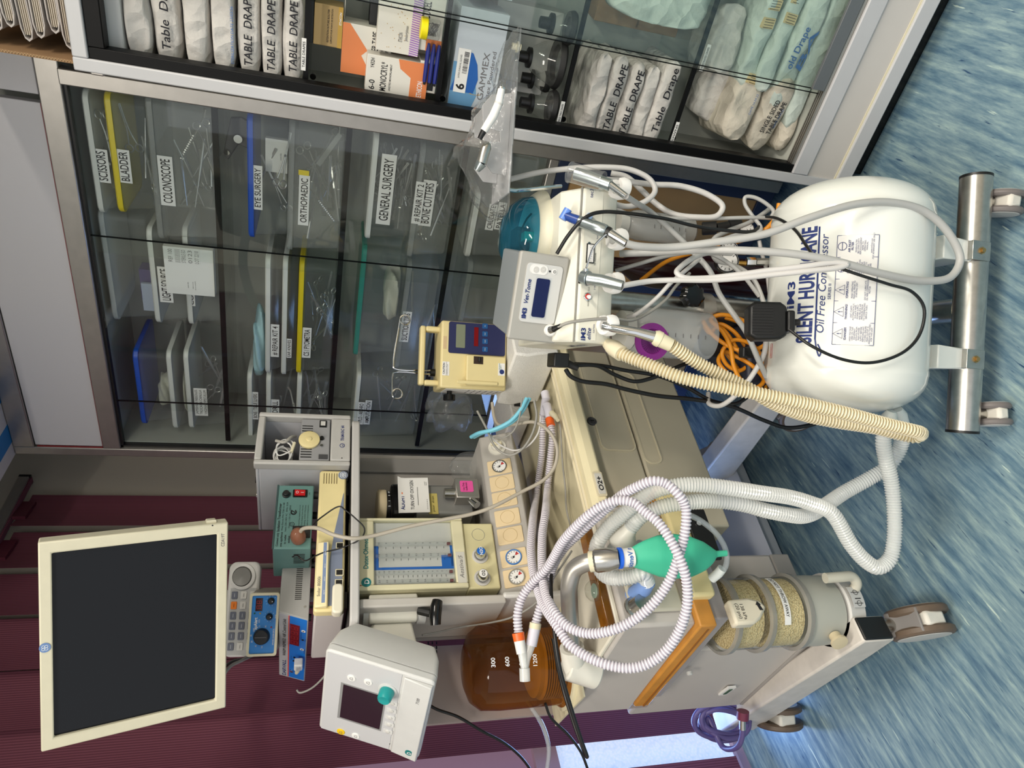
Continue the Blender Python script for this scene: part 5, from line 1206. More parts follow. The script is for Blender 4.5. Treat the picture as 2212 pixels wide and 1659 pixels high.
# respiration alarm
fa, wa, ha = quadfit((531, 1416), (545, 1283), (605, 1282), (593, 1415), 1.74, yaw=45, lean=4, tilt=0)
fa = Fr(fa.M.translation-fa.M.to_3x3().col[2]*0, 45, 4)
ap = thing('breathing_alarm', 'small blue fronted breathing alarm with three black knobs leaning on the stack', 'breathing alarm', fa)
APB = mat('alarm_blue', (44, 130, 206), .4)
MB().rprism(-wa/2, wa/2, -ha/2, ha/2, .004, .006, .11).build('case', mat('alarm_case_taupe', (140, 134, 124), .5), ap, bevel=.002)
m = MB(); a_ = rrect(-wa/2-.002, wa/2+.002, -ha/2-.002, ha/2+.002, .006); b_ = rrect(-wa/2+.004, wa/2-.004, -ha/2+.004, ha/2-.004, .004)
m.loft([[(p[0], .010, p[1]) for p in a_], [(p[0], -.003, p[1]) for p in a_], [(p[0], -.003, p[1]) for p in b_], [(p[0], .010, p[1]) for p in b_]], cap=False, closed=True); m.build('bezel', CREAM, ap)
fpn = MB().box(-wa/2+.004, wa/2-.004, .0, .007, -ha/2+.004, ha/2-.004).build('front_panel', APB, ap)
def apx(px, py): p = fa.y(px, py, 0); return p.x, p.z
x, z = apx(565, 1375); MB().lathe([(0, .0205), (.004, .020), (.012, .0175), (.013, .016)], (x, 0, z), (0, -1, 0), 36).build('large_dial', BLACK, ap); MB().box(x-.0008, x+.0008, -.0138, -.0128, z-.013, z+.015).build('dial_pointer', GREYINK, ap)
q = MB()
for i, t in enumerate(('10', '15', '20', '30', 'OFF', '15', '10')): 
    a = R(185-34*i); q.text(t, x+.026*math.cos(a), z+.026*math.sin(a), -.0006, .0038)
q.text('APNOEA ALARM (SECS)', x-.002, z-.0285, -.0006, .0034, w=.040, bold=.01)
for px, py in ((586, 1298), (582, 1332)):
    x1, z1 = apx(px, py); MB().lathe([(0, .0085), (.004, .0085), (.011, .0065), (.012, .0055)], (x1, 0, z1), (0, -1, 0), 26).build('small_dial', BLACK, ap)
    MB().prism(circ(x1, z1-.004, .0012, 8), -.0128, -.0121).build('dial_dot', WINK, ap)
    for k in range(9): a = R(230-35*k); q.box(x1+.0125*math.cos(a)-.0006, x1+.0125*math.cos(a)+.0006, -.0006, 0, z1+.0125*math.sin(a)-.0006, z1+.0125*math.sin(a)+.0006)
    q.text('VOLUME' if px == 586 else 'SENSE', x1, z1-.0150, -.0006, .0025)
x2, z2_ = apx(552, 1347); q.text('apAlert', x2, z2_, -.0006, .0080, w=.030, bold=.02).text('RMS', x2+.006, z2_-.0085, -.0006, .0032)
q.build('lettering', WINK, ap, smooth=False)
x, z = apx(560, 1306); o = MB().box(x-.016, x+.016, -.0012, 0, z-.0085, z+.0085).build('display', mat('alarm_display', (52, 8, 12), .15), ap); digits(2, x-.012, x+.012, z-.0055, z+.0055, -.0013).build('digits', SEG, o)
for (px, py, c) in ((550, 1325, (20, 90, 50)), (562, 1325, (190, 150, 40)), (586, 1355, (150, 20, 24))):
    x, z = apx(px, py); MB().lathe([(0, .0022), (.0014, .0018)], (x, 0, z), (0, -1, 0), 12).build('lamp', mat('lamp_%d' % c[0], c, .3), ap)
# remote keypad with trim knob
fk, wk, hk = quadfit((486, 1420), (488, 1214), (562, 1214), (548, 1420), 1.80, yaw=50, lean=14, tilt=0)
kp_ = thing('remote_keypad', 'white remote keypad with grey rotary knob and rows of keys below the monitor', 'keypad', Fr(fk.M.translation, 50, 14))
MB().rprism(-wk/2, wk/2, -hk/2, hk/2, .02, 0, .022).build('case', mat('keypad_white', (222, 220, 216), .4), kp_, bevel=.006)
MB().box(-wk/2+.006, wk*.22, -.001, 0, -hk/2+.004, hk/2-.010).build('key_field', mat('keypad_plate', (184, 184, 182), .5), kp_)
x, z = wk*.345, hk*.02
MB().lathe([(0, .034), (.006, .034), (.008, .030), (.008, .026), (.002, .0255)], (x, 0, z), (0, -1, 0), 40, cap=False).build('knob_ring', mat('keypad_white', (222, 220, 216), .4), kp_)
MB().lathe([(0, .0255), (.010, .0235), (.008, .012), (.006, .0)], (x, -.001, z), (0, -1, 0), 36).build('trim_knob', mat('knob_grey', (136, 134, 130), .4), kp_)
KB = mat('slate_key', (104, 108, 122), .5); KO = mat('orange_key', (240, 130, 40), .5); KWH = mat('white_key', (214, 212, 206), .5)
cols = 6; kx0, kx1 = -wk/2+.014, wk*.20
for r_ in range(3):
    for c_ in range(cols):
        x = kx1-(c_+.5)*(kx1-kx0)/cols; z = hk/2-.022-r_*.024
        mm = KO if (r_ == 0 and c_ == 1) else KWH if (r_ > 0 and c_ < 2) else KB
        if c_ == 5 and r_ < 3: mm = KWH if r_ else KB
        o = MB().rprism(x-.0095, x+.0095, z-.0075, z+.0075, .002, -.0035, -.001).build('key', mm, kp_)
        MB().text('menu', x, z, -.0038, .003).build('key_legend', WINK if mm is KB else INK, o, smooth=False)
# big flat display
fm, wm, hm = quadfit((88, 1625), (82, 1171), (493, 1129), (488, 1530), 1.39)
mo = thing('display_monitor', 'cream framed flat display with dark screen at the top of the equipment', 'monitor', fm)
MF = mat('monitor_cream', (212, 206, 182), .45, noise=.03)
iw, ih = [abs(fm.y(*p).x) for p in ((300, 1160),)][0], 0
cs = [fm.y(*p) for p in ((116, 1595), (112, 1195), (470, 1155), (465, 1512))]
bl, br, bb, btp = (cs[0].x+cs[3].x)/2, (cs[1].x+cs[2].x)/2, (cs[2].z+cs[3].z)/2, (cs[0].z+cs[1].z)/2
m = MB(); A_ = [(-wm/2, -hm/2), (wm/2, -hm/2), (wm/2, hm/2), (-wm/2, hm/2)]; B_ = [(bl, bb), (br, bb), (br, btp), (bl, btp)]
m.loft([[(x, .030, z) for x, z in A_], [(x, 0, z) for x, z in A_], [(x*1., .0, z) for x, z in B_], [(x, .012, z) for x, z in B_]], cap=False, closed=False); m.build('bezel', MF, mo, bevel=.003)
m = MB(); m.loft([[(x*.995, .028, z*.995) for x, z in A_], [(x*.97, .045, z*.96) for x, z in A_], [(x*.7, .075, z*.7) for x, z in A_]]); m.build('rear_shell', MF, mo, bevel=.006)
MB().box(bl-.004, br+.004, .008, .014, bb-.004, btp+.004).build('screen', mat('dark_screen', (20, 22, 26), .12, spec=.22), mo)
p = fm.y(97, 1399); o = MB().lathe([(0, .0095), (.0012, .0095)], (p.x, 0, p.z), (0, -1, 0), 32).build('roundel', mat('roundel_blue', (104, 134, 184), .35), mo); q = MB()
for k in range(4): q.tube([(p.x+.0034*math.cos(R(90*k+45))+.0026*math.cos(R(t)), -.0015, p.z+.0034*math.sin(R(90*k+45))+.0026*math.sin(R(t))) for t in range(0, 360, 30)], .0005, 4, closed=True)
q.build('roundel_scroll', WINK, o)
p = fm.y(481, 1166); MB().text('CDA19T', p.x, p.z, -.0006, .0066, w=.029, shear=.2).build('model_lettering', GREYINK, mo, smooth=False)
p = fm.y(459, 1135); MB().prism(circ(p.x, p.z, .0016, 10), -.0006, 0).build('indicator_hole', BLACK, mo)
p = fm.y(458, 1120); MB().rprism(wm/2-.001, wm/2+.006, p.z-.010, p.z+.010, .003, .008, .022).build('side_button', MF, mo)
bk = fm.w((0, .075, 0)); base = FM.w((.45, .625, TOPZ))
I = fm.I
m = MB().tube(smoothpath([fm.I @ bk, fm.I @ (bk*.45+Vector((base.x, base.y, bk.z))*.55), fm.I @ Vector((base.x, base.y, bk.z-.10)), fm.I @ base], 8), .019, 16); m.build('support_arm', LGREY, mo)
# ventilator display on its hinged bracket
fv, wv, hv = quadfit((688, 1578), (703, 1408), (942, 1469), (904, 1636), 1.48)
ve = thing('ventilator_display', 'white tilted ventilator control display with small dark screen and teal knob', 'ventilator display', fv)
VW = mat('ventilator_white', (210, 210, 208), .4, noise=.02); VP = mat('ventilator_panel', (200, 200, 202), .45)
fvx = lambda px, py: fv.y(px, py, 0)
MB().rprism(-wv/2, wv/2, -hv/2, hv/2, .012, 0, .020).build('front_shell', VW, ve, bevel=.004)
m = MB(); m.loft([[(p[0], .020, p[1]) for p in rrect(-wv/2, wv/2, -hv/2, hv/2, .012)], [(p[0], .060, p[1]) for p in rrect(-wv/2+.006, wv/2-.004, -hv/2+.008, hv/2-.006, .012)], [(p[0]*.85, .10, p[1]*.85) for p in rrect(-wv/2+.006, wv/2-.004, -hv/2+.008, hv/2-.006, .012)]]); m.build('rear_shell', VW, ve)
zl = (fvx(860, 1450).z+fvx(850, 1615).z)/2
vp = MB().box(-wv/2+.006, wv/2-.006, -.0012, 0, zl, hv/2-.006).build('control_panel', VP, ve)
MB().hexa([(-wv/2+.004, -.010, -hv/2+.004), (wv/2-.010, -.010, -hv/2+.004), (wv/2-.010, .0, -hv/2+.002), (-wv/2+.004, .0, -hv/2+.002), (-wv/2+.004, -.004, zl-.006), (wv/2-.010, -.004, zl-.006), (wv/2-.010, .0, zl-.004), (-wv/2+.004, .0, zl-.004)]).build('lower_flap', VW, ve, bevel=.003)
sc = [fvx(*p) for p in ((736, 1549), (741, 1478), (829, 1502), (823, 1573))]
a, b, z0, z1 = (sc[0].x+sc[3].x)/2, (sc[1].x+sc[2].x)/2, (sc[2].z+sc[3].z)/2, (sc[0].z+sc[1].z)/2
MB().box(a-.006, b+.004, -.0016, -.0010, z0-.004, z1+.006).build('screen_surround', MGREY, vp); MB().box(a, b, -.0022, -.0015, z0, z1).build('screen', mat('plum_dark_screen', (44, 30, 40), .15), vp)
kb = fvx(838, 1490); MB().lathe([(0, .021), (.002, .021), (.003, .017)], (kb.x, -.001, kb.z), (0, -1, 0), 36).build('knob_base', VW, ve)
kn = MB().lathe([(.002, .0155), (.006, .0165), (.022, .0150), (.026, .0125), (.025, .006), (.0245, .0)], (kb.x, -.001, kb.z), (0, -1, 0), 36).build('teal_knob', mat('teal_knob', (22, 150, 150), .4), ve)
for i, (px, py) in enumerate(((848, 1518), (846, 1534), (843, 1549), (841, 1564), (838, 1579))):
    p = fvx(px, py); MB().rprism(p.x-.0068, p.x+.0068, p.z-.011, p.z+.011, .001, -.0018, -.001).build('key_surround', mat('key_surround', (214, 214, 212), .4), vp); MB().lathe([(0, .0058), (.0015, .0050), (.0022, .003)], (p.x, -.0018, p.z), (0, -1, 0), 20).build('soft_key', LGREY, vp)
for px, py, c, t in ((760, 1463, PAPER, 'alarm'), (796, 1472, PAPER, 'silence'), (737, 1579, mat('yellow_key', (238, 196, 20), .45), 'start'), (769, 1588, PAPER, 'exit')):
    p = fvx(px, py); o = MB().lathe([(0, .0098), (.0018, .0092), (.002, .0085)], (p.x, -.0012, p.z), (0, -1, 0), 26).build('round_key', c, vp)
    MB().tube([(p.x-.004, -.0036, p.z-.003), (p.x+.004, -.0036, p.z-.003), (p.x+.002, -.0036, p.z+.003), (p.x-.002, -.0036, p.z+.003)], .0004, 4, closed=True).build('pictogram', GREYINK, o)
p = fvx(905, 1508); MB().text('7100', p.x, p.z, -.0082, .0075, w=.020, shear=.2).build('model_lettering', GREYINK, ve, smooth=False)
p = fvx(897, 1583); MB().text('Datex·Ohmeda', p.x, p.z, -.0082, .0066, w=.052, bold=.02).build('brand_lettering', TEALINK, ve, smooth=False)
p = fvx(886, 1619); MB().prism(circ(p.x, p.z, .0095, 26), -.0088, -.0060).build('teal_disc', TEALINK, ve); MB().text('D', p.x, p.z, -.0094, .009, bold=.02).build('disc_letter', PAPER, ve, smooth=False)
p = fvx(842, 1606); MB().prism(circ(p.x, p.z, .0012, 8), -.0016, -.001).build('indicator_hole', BLACK, vp)
# bracket: stout hinge barrel, arm and black clamp handle
br_ = lambda px, py, d: fv.I @ atdepth(px, py, d)
BF = Fr(atdepth(850, 1312, 1.60), 62); BI = fv.I @ BF.M
ba, bb_ = BF.y(797, 1312), BF.y(903, 1312); bl_, br2 = BF.y(850, 1344), BF.y(850, 1282)
def bput(mb, name, m, **k): return mb.map(lambda v: BI @ v).build(name, m, ve, **k)
bput(MB().rprism(bl_.x, br2.x, 0, .095, .012, bb_.z, ba.z, 'z'), 'mount_block', OFFW, bevel=.004)
for za, zb2 in ((ba.z, ba.z+.012), (bb_.z-.020, bb_.z)): bput(MB().lathe([(za, .030), (zb2, .030)], ((bl_.x+br2.x)/2-.006, .030, 0), n=32), 'hinge_barrel', LGREY)
bput(MB().lathe([(ba.z+.012, .012), (ba.z+.018, .011)], ((bl_.x+br2.x)/2-.006, .030, 0), n=20), 'hinge_cap', STEEL)
nb = [BI @ Vector((bl_.x+.004, .04, z)) for z in (ba.z-.012, bb_.z+.012)]; m = MB()
u0 = BI.to_3x3() @ Vector((0, .045, 0)); c_ = [Vector((wv*.25, .09, hv*.30)), Vector((wv*.25, .09, -hv*.30)), Vector((-wv*.10, .09, -hv*.30)), Vector((-wv*.10, .09, hv*.30))]
m.add([nb[0]-u0*.4, nb[1]-u0*.4, nb[1]+u0, nb[0]+u0]+c_, [(0, 1, 2, 3), (7, 6, 5, 4), (0, 4, 5, 1), (1, 5, 6, 2), (2, 6, 7, 3), (3, 7, 4, 0)]); m.build('neck', OFFW, ve, bevel=.006)
k0, k1 = br_(905, 1318, 1.60), br_(940, 1326, 1.585); MB().tube([k0, k1], .0105, 14).build('handle_stem', BLACK, ve)
MB().tube([br_(945, 1298, 1.59), br_(942, 1312, 1.58), br_(940, 1330, 1.572), br_(941, 1350, 1.566)], [.0125, .0145, .0145, .012], 16).build('clamp_handle', BLACKG, ve)
# vaporiser
VY = .335
def vx(px, py, d=VY): return FM.y(px, py, d)
va_z0 = vx(1020, 1085).z; cxv = (vx(950, 1052).x+vx(950, 1112).x)/2; rv = .052
fvp = FM.sub((cxv+.006, VY+.045, va_z0))
vz = lambda px: FM.y(px, 1085, VY).z-va_z0
vpz = thing('vaporiser', 'silver vaporiser with cream dial and taped note beside the flowmeter', 'vaporiser', fvp)
m = MB(); m.rprism(-.052, .050, -.046, .052, .014, 0, vz(898), 'z'); m.build('lower_body', mat('vaporiser_silver', (150, 150, 148), .4, metal=.5), vpz, bevel=.004)
m = MB(); m.rprism(-.056, .052, -.050, .054, .018, vz(898), vz(845), 'z'); m.build('black_body', BLACKG, vpz, bevel=.008)
m = MB(); m.lathe([(vz(845), .044), (vz(838), .045), (vz(836), .045)], n=40); m.build('scale_ring', BLACK, vpz)
dl = MB(); dl.lathe([(vz(836), .047), (vz(834), .0485), (vz(820), .0485), (vz(817), .044), (vz(816), .01)], n=48); dl.build('dial', mat('dial_cream', (214, 198, 164), .45), vpz)
q = MB(); 
for t, a in (('Off', -60), ('0', -78), ('1', -100), ('2', -118)):
    s_ = MB().text(t, 0, 0, .0008, .005, bold=.02); s_.map(lambda v, a=a: ((.0458+v.y)*math.cos(R(a)+v.x/.045), (.0458+v.y)*math.sin(R(a)+v.x/.045), vz(841)+v.z)); q.add(s_.v, s_.f)
q.build('scale_lettering', WINK, vpz, smooth=False)
MB().box(.036, .062, -.02, .05, vz(920), vz(868)).build('mount_block', mat('mount_grey', (150, 148, 144), .5), vpz, bevel=.004)
blk = MB(); blk.box(-.020, .044, -.085, -.040, vz(1030), vz(980)); blk.build('filler_block', ALU, vpz, bevel=.003)
MB().cyl((.006, -.066, vz(980)), (.006, -.066, vz(958)), .013, n=20).build('filler_cap', STEEL, vpz)
MB().tube([(-.018, -.072, vz(1012)), (-.034, -.080, vz(1018)), (-.044, -.084, vz(1022))], [.010, .011, .011], 14).build('drain_screw', CHROME, vpz)
o = MB().rprism(-.002, .034, vz(1018), vz(990), .004, -.0865, -.085).build('pink_sticker', mat('pink_sticker', (226, 84, 160), .6), vpz); MB().text('Use Only\nIsoflurane', .015, vz(1000), -.0872, .0055, w=.026).build('lettering', INK, o, smooth=False)
o = MB().box(-.050, .016, -.0475, -.046, vz(945), vz(925)).build('yellow_note', mat('yellow_label', (198, 182, 104), .6), vpz); MB().text('pour  drain', -.018, vz(935), -.0480, .006, w=.05).build('lettering', INK, o, smooth=False)
# taped paper note
q_ = FM.y(885, 1070, VY-.012); fn = FM.sub(((q_.x), VY-.016, FM.y(926, 1070, VY-.012).z), 0, 3)
nt_ = thing('paper_note', 'white paper note reading turn off oxygen stuck to the vaporiser', 'note', fn)
nw, nh = abs(FM.y(890, 1031, VY).x-FM.y(890, 1105, VY).x), FM.y(860, 1070, VY).z-FM.y(926, 1070, VY).z
m = MB(); n = 8; rings = []
for i in range(n+1):
    z = nh*i/n; bend = .010*max(0, (i/n-.8)/.2)**2
    rings.append([(-nw/2, -.0007, z), (nw/2, -.0007-bend, z), (nw/2, .0-bend, z), (-nw/2, .0, z)])
m.loft(rings); m.build('sheet', PAPER, nt_)
MB().text('ALIGHT', -nw*.22, nh*.86, -.0022, .010, w=nw*.40, bold=.02).build('letterhead', NAVYINK, nt_, smooth=False)
MB().prism([(nw*.02, nh*.86), (nw*.05, nh*.84), (nw*.08, nh*.86), (nw*.05, nh*.92)], -.002, -.001).build('flame_mark', mat('flame_orange', (226, 110, 40), .6), nt_)
MB().text('TURN OFF OXYGEN', 0, nh*.55, -.0018, .0095, w=nw*.84, shear=.1).box(-nw*.3, nw*.22, -.0018, -.0012, nh*.36, nh*.37).build('handwriting', PEN, nt_, smooth=False)
MB().text('o o o o o o', -nw*.28, nh*.08, -.0018, .004, w=nw*.28).text('trusted\nliquids', nw*.32, nh*.10, -.0018, .003).build('fine_print', GREYINK, nt_, smooth=False)
# plastic bag hung beside it
p = FM.y(1010, 1010, .37); crumple('plastic_bag', 'crumpled clear plastic bag hanging beside the vaporiser', 'plastic bag', FM.I @ FM.w((p.x, .37, p.z-.06)), .045, .035, .055, SHEETP, 31, fr=FM, amp=.3)
p = FM.y(975, 895, .52); crumple('plastic_bag', 'crumpled clear zip bag slumped behind the infusion pump', 'plastic bag', (p.x, .50, p.z-.07), .075, .05, .075, SHEETP, 33, fr=FM, amp=.35)
# ================================================================ dental cart: air tank on a steel base, pole and console
FK = Fr((-.506, 1.095, 0), 36)
dc = thing('dental_cart', 'white air compressor tank on a steel castor base with a pole and white dental console', 'dental cart', FK)
TANK = mat('tank_white', (232, 234, 228), .22, coat=.3, noise=.02, nscale=5)
TY0 = .085
tp = FK.y(1828, 643, TY0); dpt = (FK.w(tp)-CP).dot(CF); TR_ = 160/FPX*dpt; TZ = tp.z
xa, xb = FK.y(1840, 893, TY0).x, FK.y(1815, 392, TY0).x
L = xb-xa; prof = []; dome = .085
for i in range(9): t = i/8*math.pi/2; prof.append((dome*(1-math.sin(math.pi/2-t+0) if 0 else 1)-dome*math.cos(math.pi/2-t) if 0 else dome-dome*math.sin(math.pi/2-t), TR_*math.sin(t)**.8 if t else .001))
prof = [(dome*(1-math.cos(R(90)-0)) if 0 else 0, .001)]
for i in range(1, 11):
    t = R(90*i/10); prof.append((dome*(1-math.cos(t)), TR_*math.sin(t)**.85))
body = prof+[(dome+.004, TR_*1.008), (dome+.012, TR_*1.008), (dome+.016, TR_)]
full = body+[(L-h, r) for h, r in reversed(body)]
MB().lathe(full, (xa, TY0, TZ), (1, 0, 0), 64).build('air_tank', TANK, dc)
def ontank(mb, xm, ang, e=.0012):       # local x along the tank, z around it; ang = angle of z=0 above the horizontal, facing -y
    return mb.map(lambda v: (xm+v.x, TY0-(TR_+e-v.y)*math.cos(R(ang)+v.z/TR_), TZ+(TR_+e-v.y)*math.sin(R(ang)+v.z/TR_)))
def tpx(px, py):                       # where a sight line meets the tank's wall -> (x, angle)
    o = FK.I @ CP; d = FK.I.to_3x3() @ ray(px, py); oy, oz = o.y-TY0, o.z-TZ
    a = d.y**2+d.z**2; b = 2*(oy*d.y+oz*d.z); c = oy*oy+oz*oz-TR_**2; t = (-b-math.sqrt(max(0, b*b-4*a*c)))/(2*a); p = o+d*t
    return p.x, math.degrees(math.atan2(p.z-TZ, -(p.y-TY0)))
tank = [c for c in bpy.data.objects if c.name.startswith('air_tank')][0]
def ttext(s, px, py, h, w=None, ink=None, name='lettering', shear=0, bold=0, rot=0):
    x, a = tpx(px, py); q = MB().text(s, 0, 0, 0, h, w=w, shear=shear, bold=bold, rot=rot)
    return ontank(q, x, a).build(name, ink or NAVYINK, tank, smooth=False)
k = dpt*.9/FPX
ttext('iM3', 1709, 638, .019, .058, bold=.02)
ttext('SILENT HURRICANE', 1742, 616, .033, .245, name='tank_name_lettering', bold=.03)
ttext('Oil Free Compressor', 1776, 612, .016, .205, shear=.25, name='tank_subtitle_lettering')
ttext('SERIES II', 1792, 630, .0055, .032, bold=.01)
x0, a0 = tpx(1764, 733); q = MB().tube([(0, 0, 0), (.235, 0, .003)], .0016, 5).tube(smoothpath([(0, 0, 0), (-.02, 0, -.004), (-.035, 0, -.010), (-.025, 0, -.013), (-.01, 0, -.006)], 5), .0016, 5); ontank(q, x0, a0+1).build('swash_line', NAVYINK, tank)
xl0, al0 = tpx(1797, 744); xl1, al1 = tpx(1898, 520); xr0, ar0 = tpx(1806, 514)
lw, lh = xr0-xl0+.004, (al0-al1)*math.pi/180*TR_
lm = MB(); n = 14; rings = []
for i in range(n+1):
    z = -lh*i/n; rings.append([(0, 0, z), (lw, 0, z), (lw, .0007, z), (0, .0007, z)])
lm.loft(rings); lo = ontank(lm, xl0, al0).build('warning_label', PAPER, tank)
q = MB(); cw = lw/5
for i in range(6): q.box(cw*i-.0004, cw*i+.0004, -.0006, 0, -lh, 0)
for z in (0, -lh): 
    for i in range(10): q.box(lw*i/10, lw*(i+1)/10, -.0006, 0, z-.0004, z+.0004)
ontank(q, xl0, al0, .0022).build('label_rules', NAVYINK, lo)
q = MB(); TX = (('!DANGER!', 'HIGH VOLTAGE\nUSED ON THIS\nEQUIPMENT.\nISOLATE FROM\nMAIN POWER\nSUPPLY BEFORE\nREMOVING ANY\nCOVERS. ENSURE\nMAIN OUTLET IS\nADEQUATELY RATED\nFOR THIS UNIT.'), ('!WARNING!', 'UNIT STARTS\nAUTOMATICALLY,\nISOLATE MAIN\nPOWER SUPPLY\nAND RELIEVE AIR\nPRESSURE PRIOR\nTO COMMENCING\nSERVICE TASKS.'), ('!OPERATING!', 'READ OPERATING\nMANUAL PRIOR TO\nSTARTING UNIT.\n\n\n\nDO NOT LUBRICATE -\nOIL FREE COMPRESSOR\nMOTOR'), ('RELEASE\nTANK', 'TO PREVENT\nBUILD UP OF\nCONDENSATION\nIN AIR TANK\nOPEN DRAIN\nWEEKLY TO\nRELEASE\nPRESSURE'), ('AIR INLET\nFILTER', 'WHEN FILTER\nBECOMES DIRTY\nREPLACE ELEMENT\nREFER TO\nOPERATING\nMANUAL\n\nwww.im3vet.com\nFOR VETERINARY USE ONLY'))
for i, (h_, t_) in enumerate(TX):
    cx = cw*(i+.5); tz = -lh*.13
    if i < 3:
        q.tube([(cx-.010, 0, tz-.008), (cx+.010, 0, tz-.008), (cx, 0, tz+.009)], .0006, 4, closed=True); q.text('!', cx, tz-.002, -.0004, .008, bold=.02)
    else: q.tube([(cx+.008*math.cos(R(t)), 0, tz+.008*math.sin(R(t))) for t in range(0, 360, 20)], .0006, 4, closed=True).box(cx-.008, cx+.008, -.0004, .0, tz-.0005, tz+.0005)
    hl = h_.split('\n')
    for j, l in enumerate(hl): q.text(l, cx, -lh*.30-.0055*j, -.0004, .0040, bold=.02)
    for j, l in enumerate(t_.split('\n')):
        if l: q.text(l, cx, -lh*(.42 if len(hl) < 2 else .46)-j*lh*.052, -.0004, .0029)
ontank(q, xl0, al0, .0022).build('lettering', NAVYINK, lo, smooth=False)
x, a = tpx(1667, 758); q = MB().tube([(p[0], 0, p[1]) for p in rrect(-.016, .016, -.004, .004, .002, 3)], .0004, 4, closed=True).text('OPEN WEEKLY', 0, 0, -.0002, .003, w=.026); ontank(q, x, a).build('red_notice', REDINK, tank, smooth=False)
# feet bolted to the base tube
for px, py in ((2035, 540), (2030, 773)):
    x = FK.y(px, py, 0).x
    o = MB().hexa([(x-.022, -.022, .135), (x+.022, -.022, .135), (x+.022, .13, .135), (x-.022, .13, .135), (x-.026, -.030, TZ-TR_*.86), (x+.026, -.030, TZ-TR_*.86), (x+.026, .16, TZ-TR_*.86), (x-.026, .16, TZ-TR_*.86)]).build('tank_foot', TANK, dc, bevel=.003)
    MB().prism([(-.036, .10), (-.036, .150), (.02, .150), (.02, .146), (-.033, .146), (-.033, .10)], x-.021, x+.021, 'x').build('foot_bracket', STEEL, o, bevel=.001); MB().lathe([(0, .008), (.002, .008), (.002, .005), (.006, .005)], (x, -.036, .125), (0, -1, 0), 8).build('bolt', mat('brass_bolt', (190, 160, 110), .35, metal=1), o)
ta, tb = FK.y(2078, 935, 0), FK.y(2108, 380, 0); tz = .11
MB().cyl((ta.x+.004, 0, tz), (tb.x-.004, 0, tz), .0325, n=40).build('base_tube', STEEL, dc)
for x, s in ((ta.x, 1), (tb.x, -1)): MB().cyl((x, 0, tz), (x+s*.006, 0, tz), .0328, n=40).build('tube_end_cap', BLACK, dc)
xs_ = FK.y(2035, 662, .0).x
MB().cyl((xs_, .02, tz), (xs_, .46, tz), .028, n=32).build('centre_tube', STEEL, dc); MB().cyl((xs_-.22, .47, tz), (xs_+.22, .47, tz), .0325, n=32).build('base_tube', STEEL, dc)
bpy.context.view_layer.update()
GTY = mat('grey_tyre', (118, 112, 110), .5)
for x, y, a in ((ta.x+.045, -.01, 8), (tb.x-.055, -.01, -6), (xs_-.19, .47, 0), (xs_+.19, .47, 20)): caster(dc, FK.sub((x, y, 0), a), .044 if a == -6 else .038, brake=False, tyre=GTY, w=.015, gap=.020)
# pole
py_ = .30
pt, pb = FK.y(1345, 655, py_), FK.y(1640, 680, py_); px_ = (pt.x+pb.x)/2
cl = FK.y(1512, 640, py_).z
MB().cyl((px_, py_, tz), (px_, py_, cl), .036, n=32).build('lower_pole', STEEL, dc); MB().cyl((px_, py_, cl), (px_, py_, 1.0), .027, n=32).build('upper_pole', STEEL, dc)
co = MB().cyl((px_, py_, cl-.022), (px_, py_, cl+.012), .042, n=32).build('clamp_collar', ALU, dc); kc = FK.y(1505, 637, py_-.075)
m = MB(); rings = []
for y, r in ((0, .014), (.012, .014), (.013, .026), (.034, .027), (.038, .022)):
    rings.append([(kc.x+(r+.0018*math.cos(7*R(t)) if r > .02 else r)*math.cos(R(t)), py_-.03-y, kc.z+(r+.0018*math.cos(7*R(t)) if r > .02 else r)*math.sin(R(t))) for t in range(0, 360, 8)])
m.loft(rings); m.build('clamp_knob', BLACKG, co)
# console head
CY = .13
def cz(px, py, y=CY): return FK.y(px, py, y)
c0, c1 = cz(1275, 741), cz(1276, 405); zt, zb = cz(1250, 570).z, cz(1299, 570).z; zl = cz(1327, 570, CY+.02).z
cw_ = c1.x-c0.x; cm = (c0.x+c1.x)/2
CON = mat('console_white', (230, 228, 214), .35, noise=.02)
m = MB(); m.prism([(CY, zt-.006), (CY+.006, zt), (CY+.05, zt+.030), (CY+.30, zt+.034), (CY+.33, zt-.0), (CY+.33, zl), (CY+.02, zl), (CY, zb)], c0.x, c1.x, 'x'); con = m.build('console', CON, dc, bevel=.005)
MB().box(c0.x+.006, c1.x-.006, CY-.0012, CY, zb+.004, zt-.008).build('front_plate', mat('front_plate_cream', (228, 226, 212), .35), con)
MB().box(c0.x, c1.x, CY+.002, CY+.008, zt-.001, zt+.001).build('top_seam', mat('seam_grey', (150, 148, 140), .5), con)
def ctext(s, px, py, h, w, ink=NAVYINK, **k): p = cz(px, py); return MB().text(s, p.x, p.z, CY-.0020, h, w=w, **k).build('lettering', ink, con, smooth=False)
ctext('iM3', 1259, 722, .010, .026, bold=.03); ctext('elite', 1271, 721, .009, .024, shear=.3, bold=.01); ctext('SUCTION', 1282, 710, .0035, .018); ctext('WATER', 1270, 655, .0032, .014, INK); ctext('CLG', 1271, 625, .0032, .008, INK); ctext('3 WAY', 1284, 618, .0035, .016); ctext('TIP PRESSURE', 1285, 560, .0035, .026, INK); ctext('handlogic', 1290, 505, .0035, .022); ctext('tec3', 1277, 418, .0075, .018)
p = cz(1274, 548); o = MB().box(p.x-.020, p.x+.020, CY-.004, CY-.001, p.z-.0085, p.z+.0085).build('meter_frame', BLACK, con); MB().box(p.x-.018, p.x+.018, CY-.0046, CY-.0038, p.z-.0065, p.z+.0065).build('meter_face', PAPER, o); q = MB()
for i in range(8): q.box(p.x-.016+.0045*i, p.x-.0157+.0045*i, CY-.0052, CY-.0045, p.z-.004, p.z+.002)
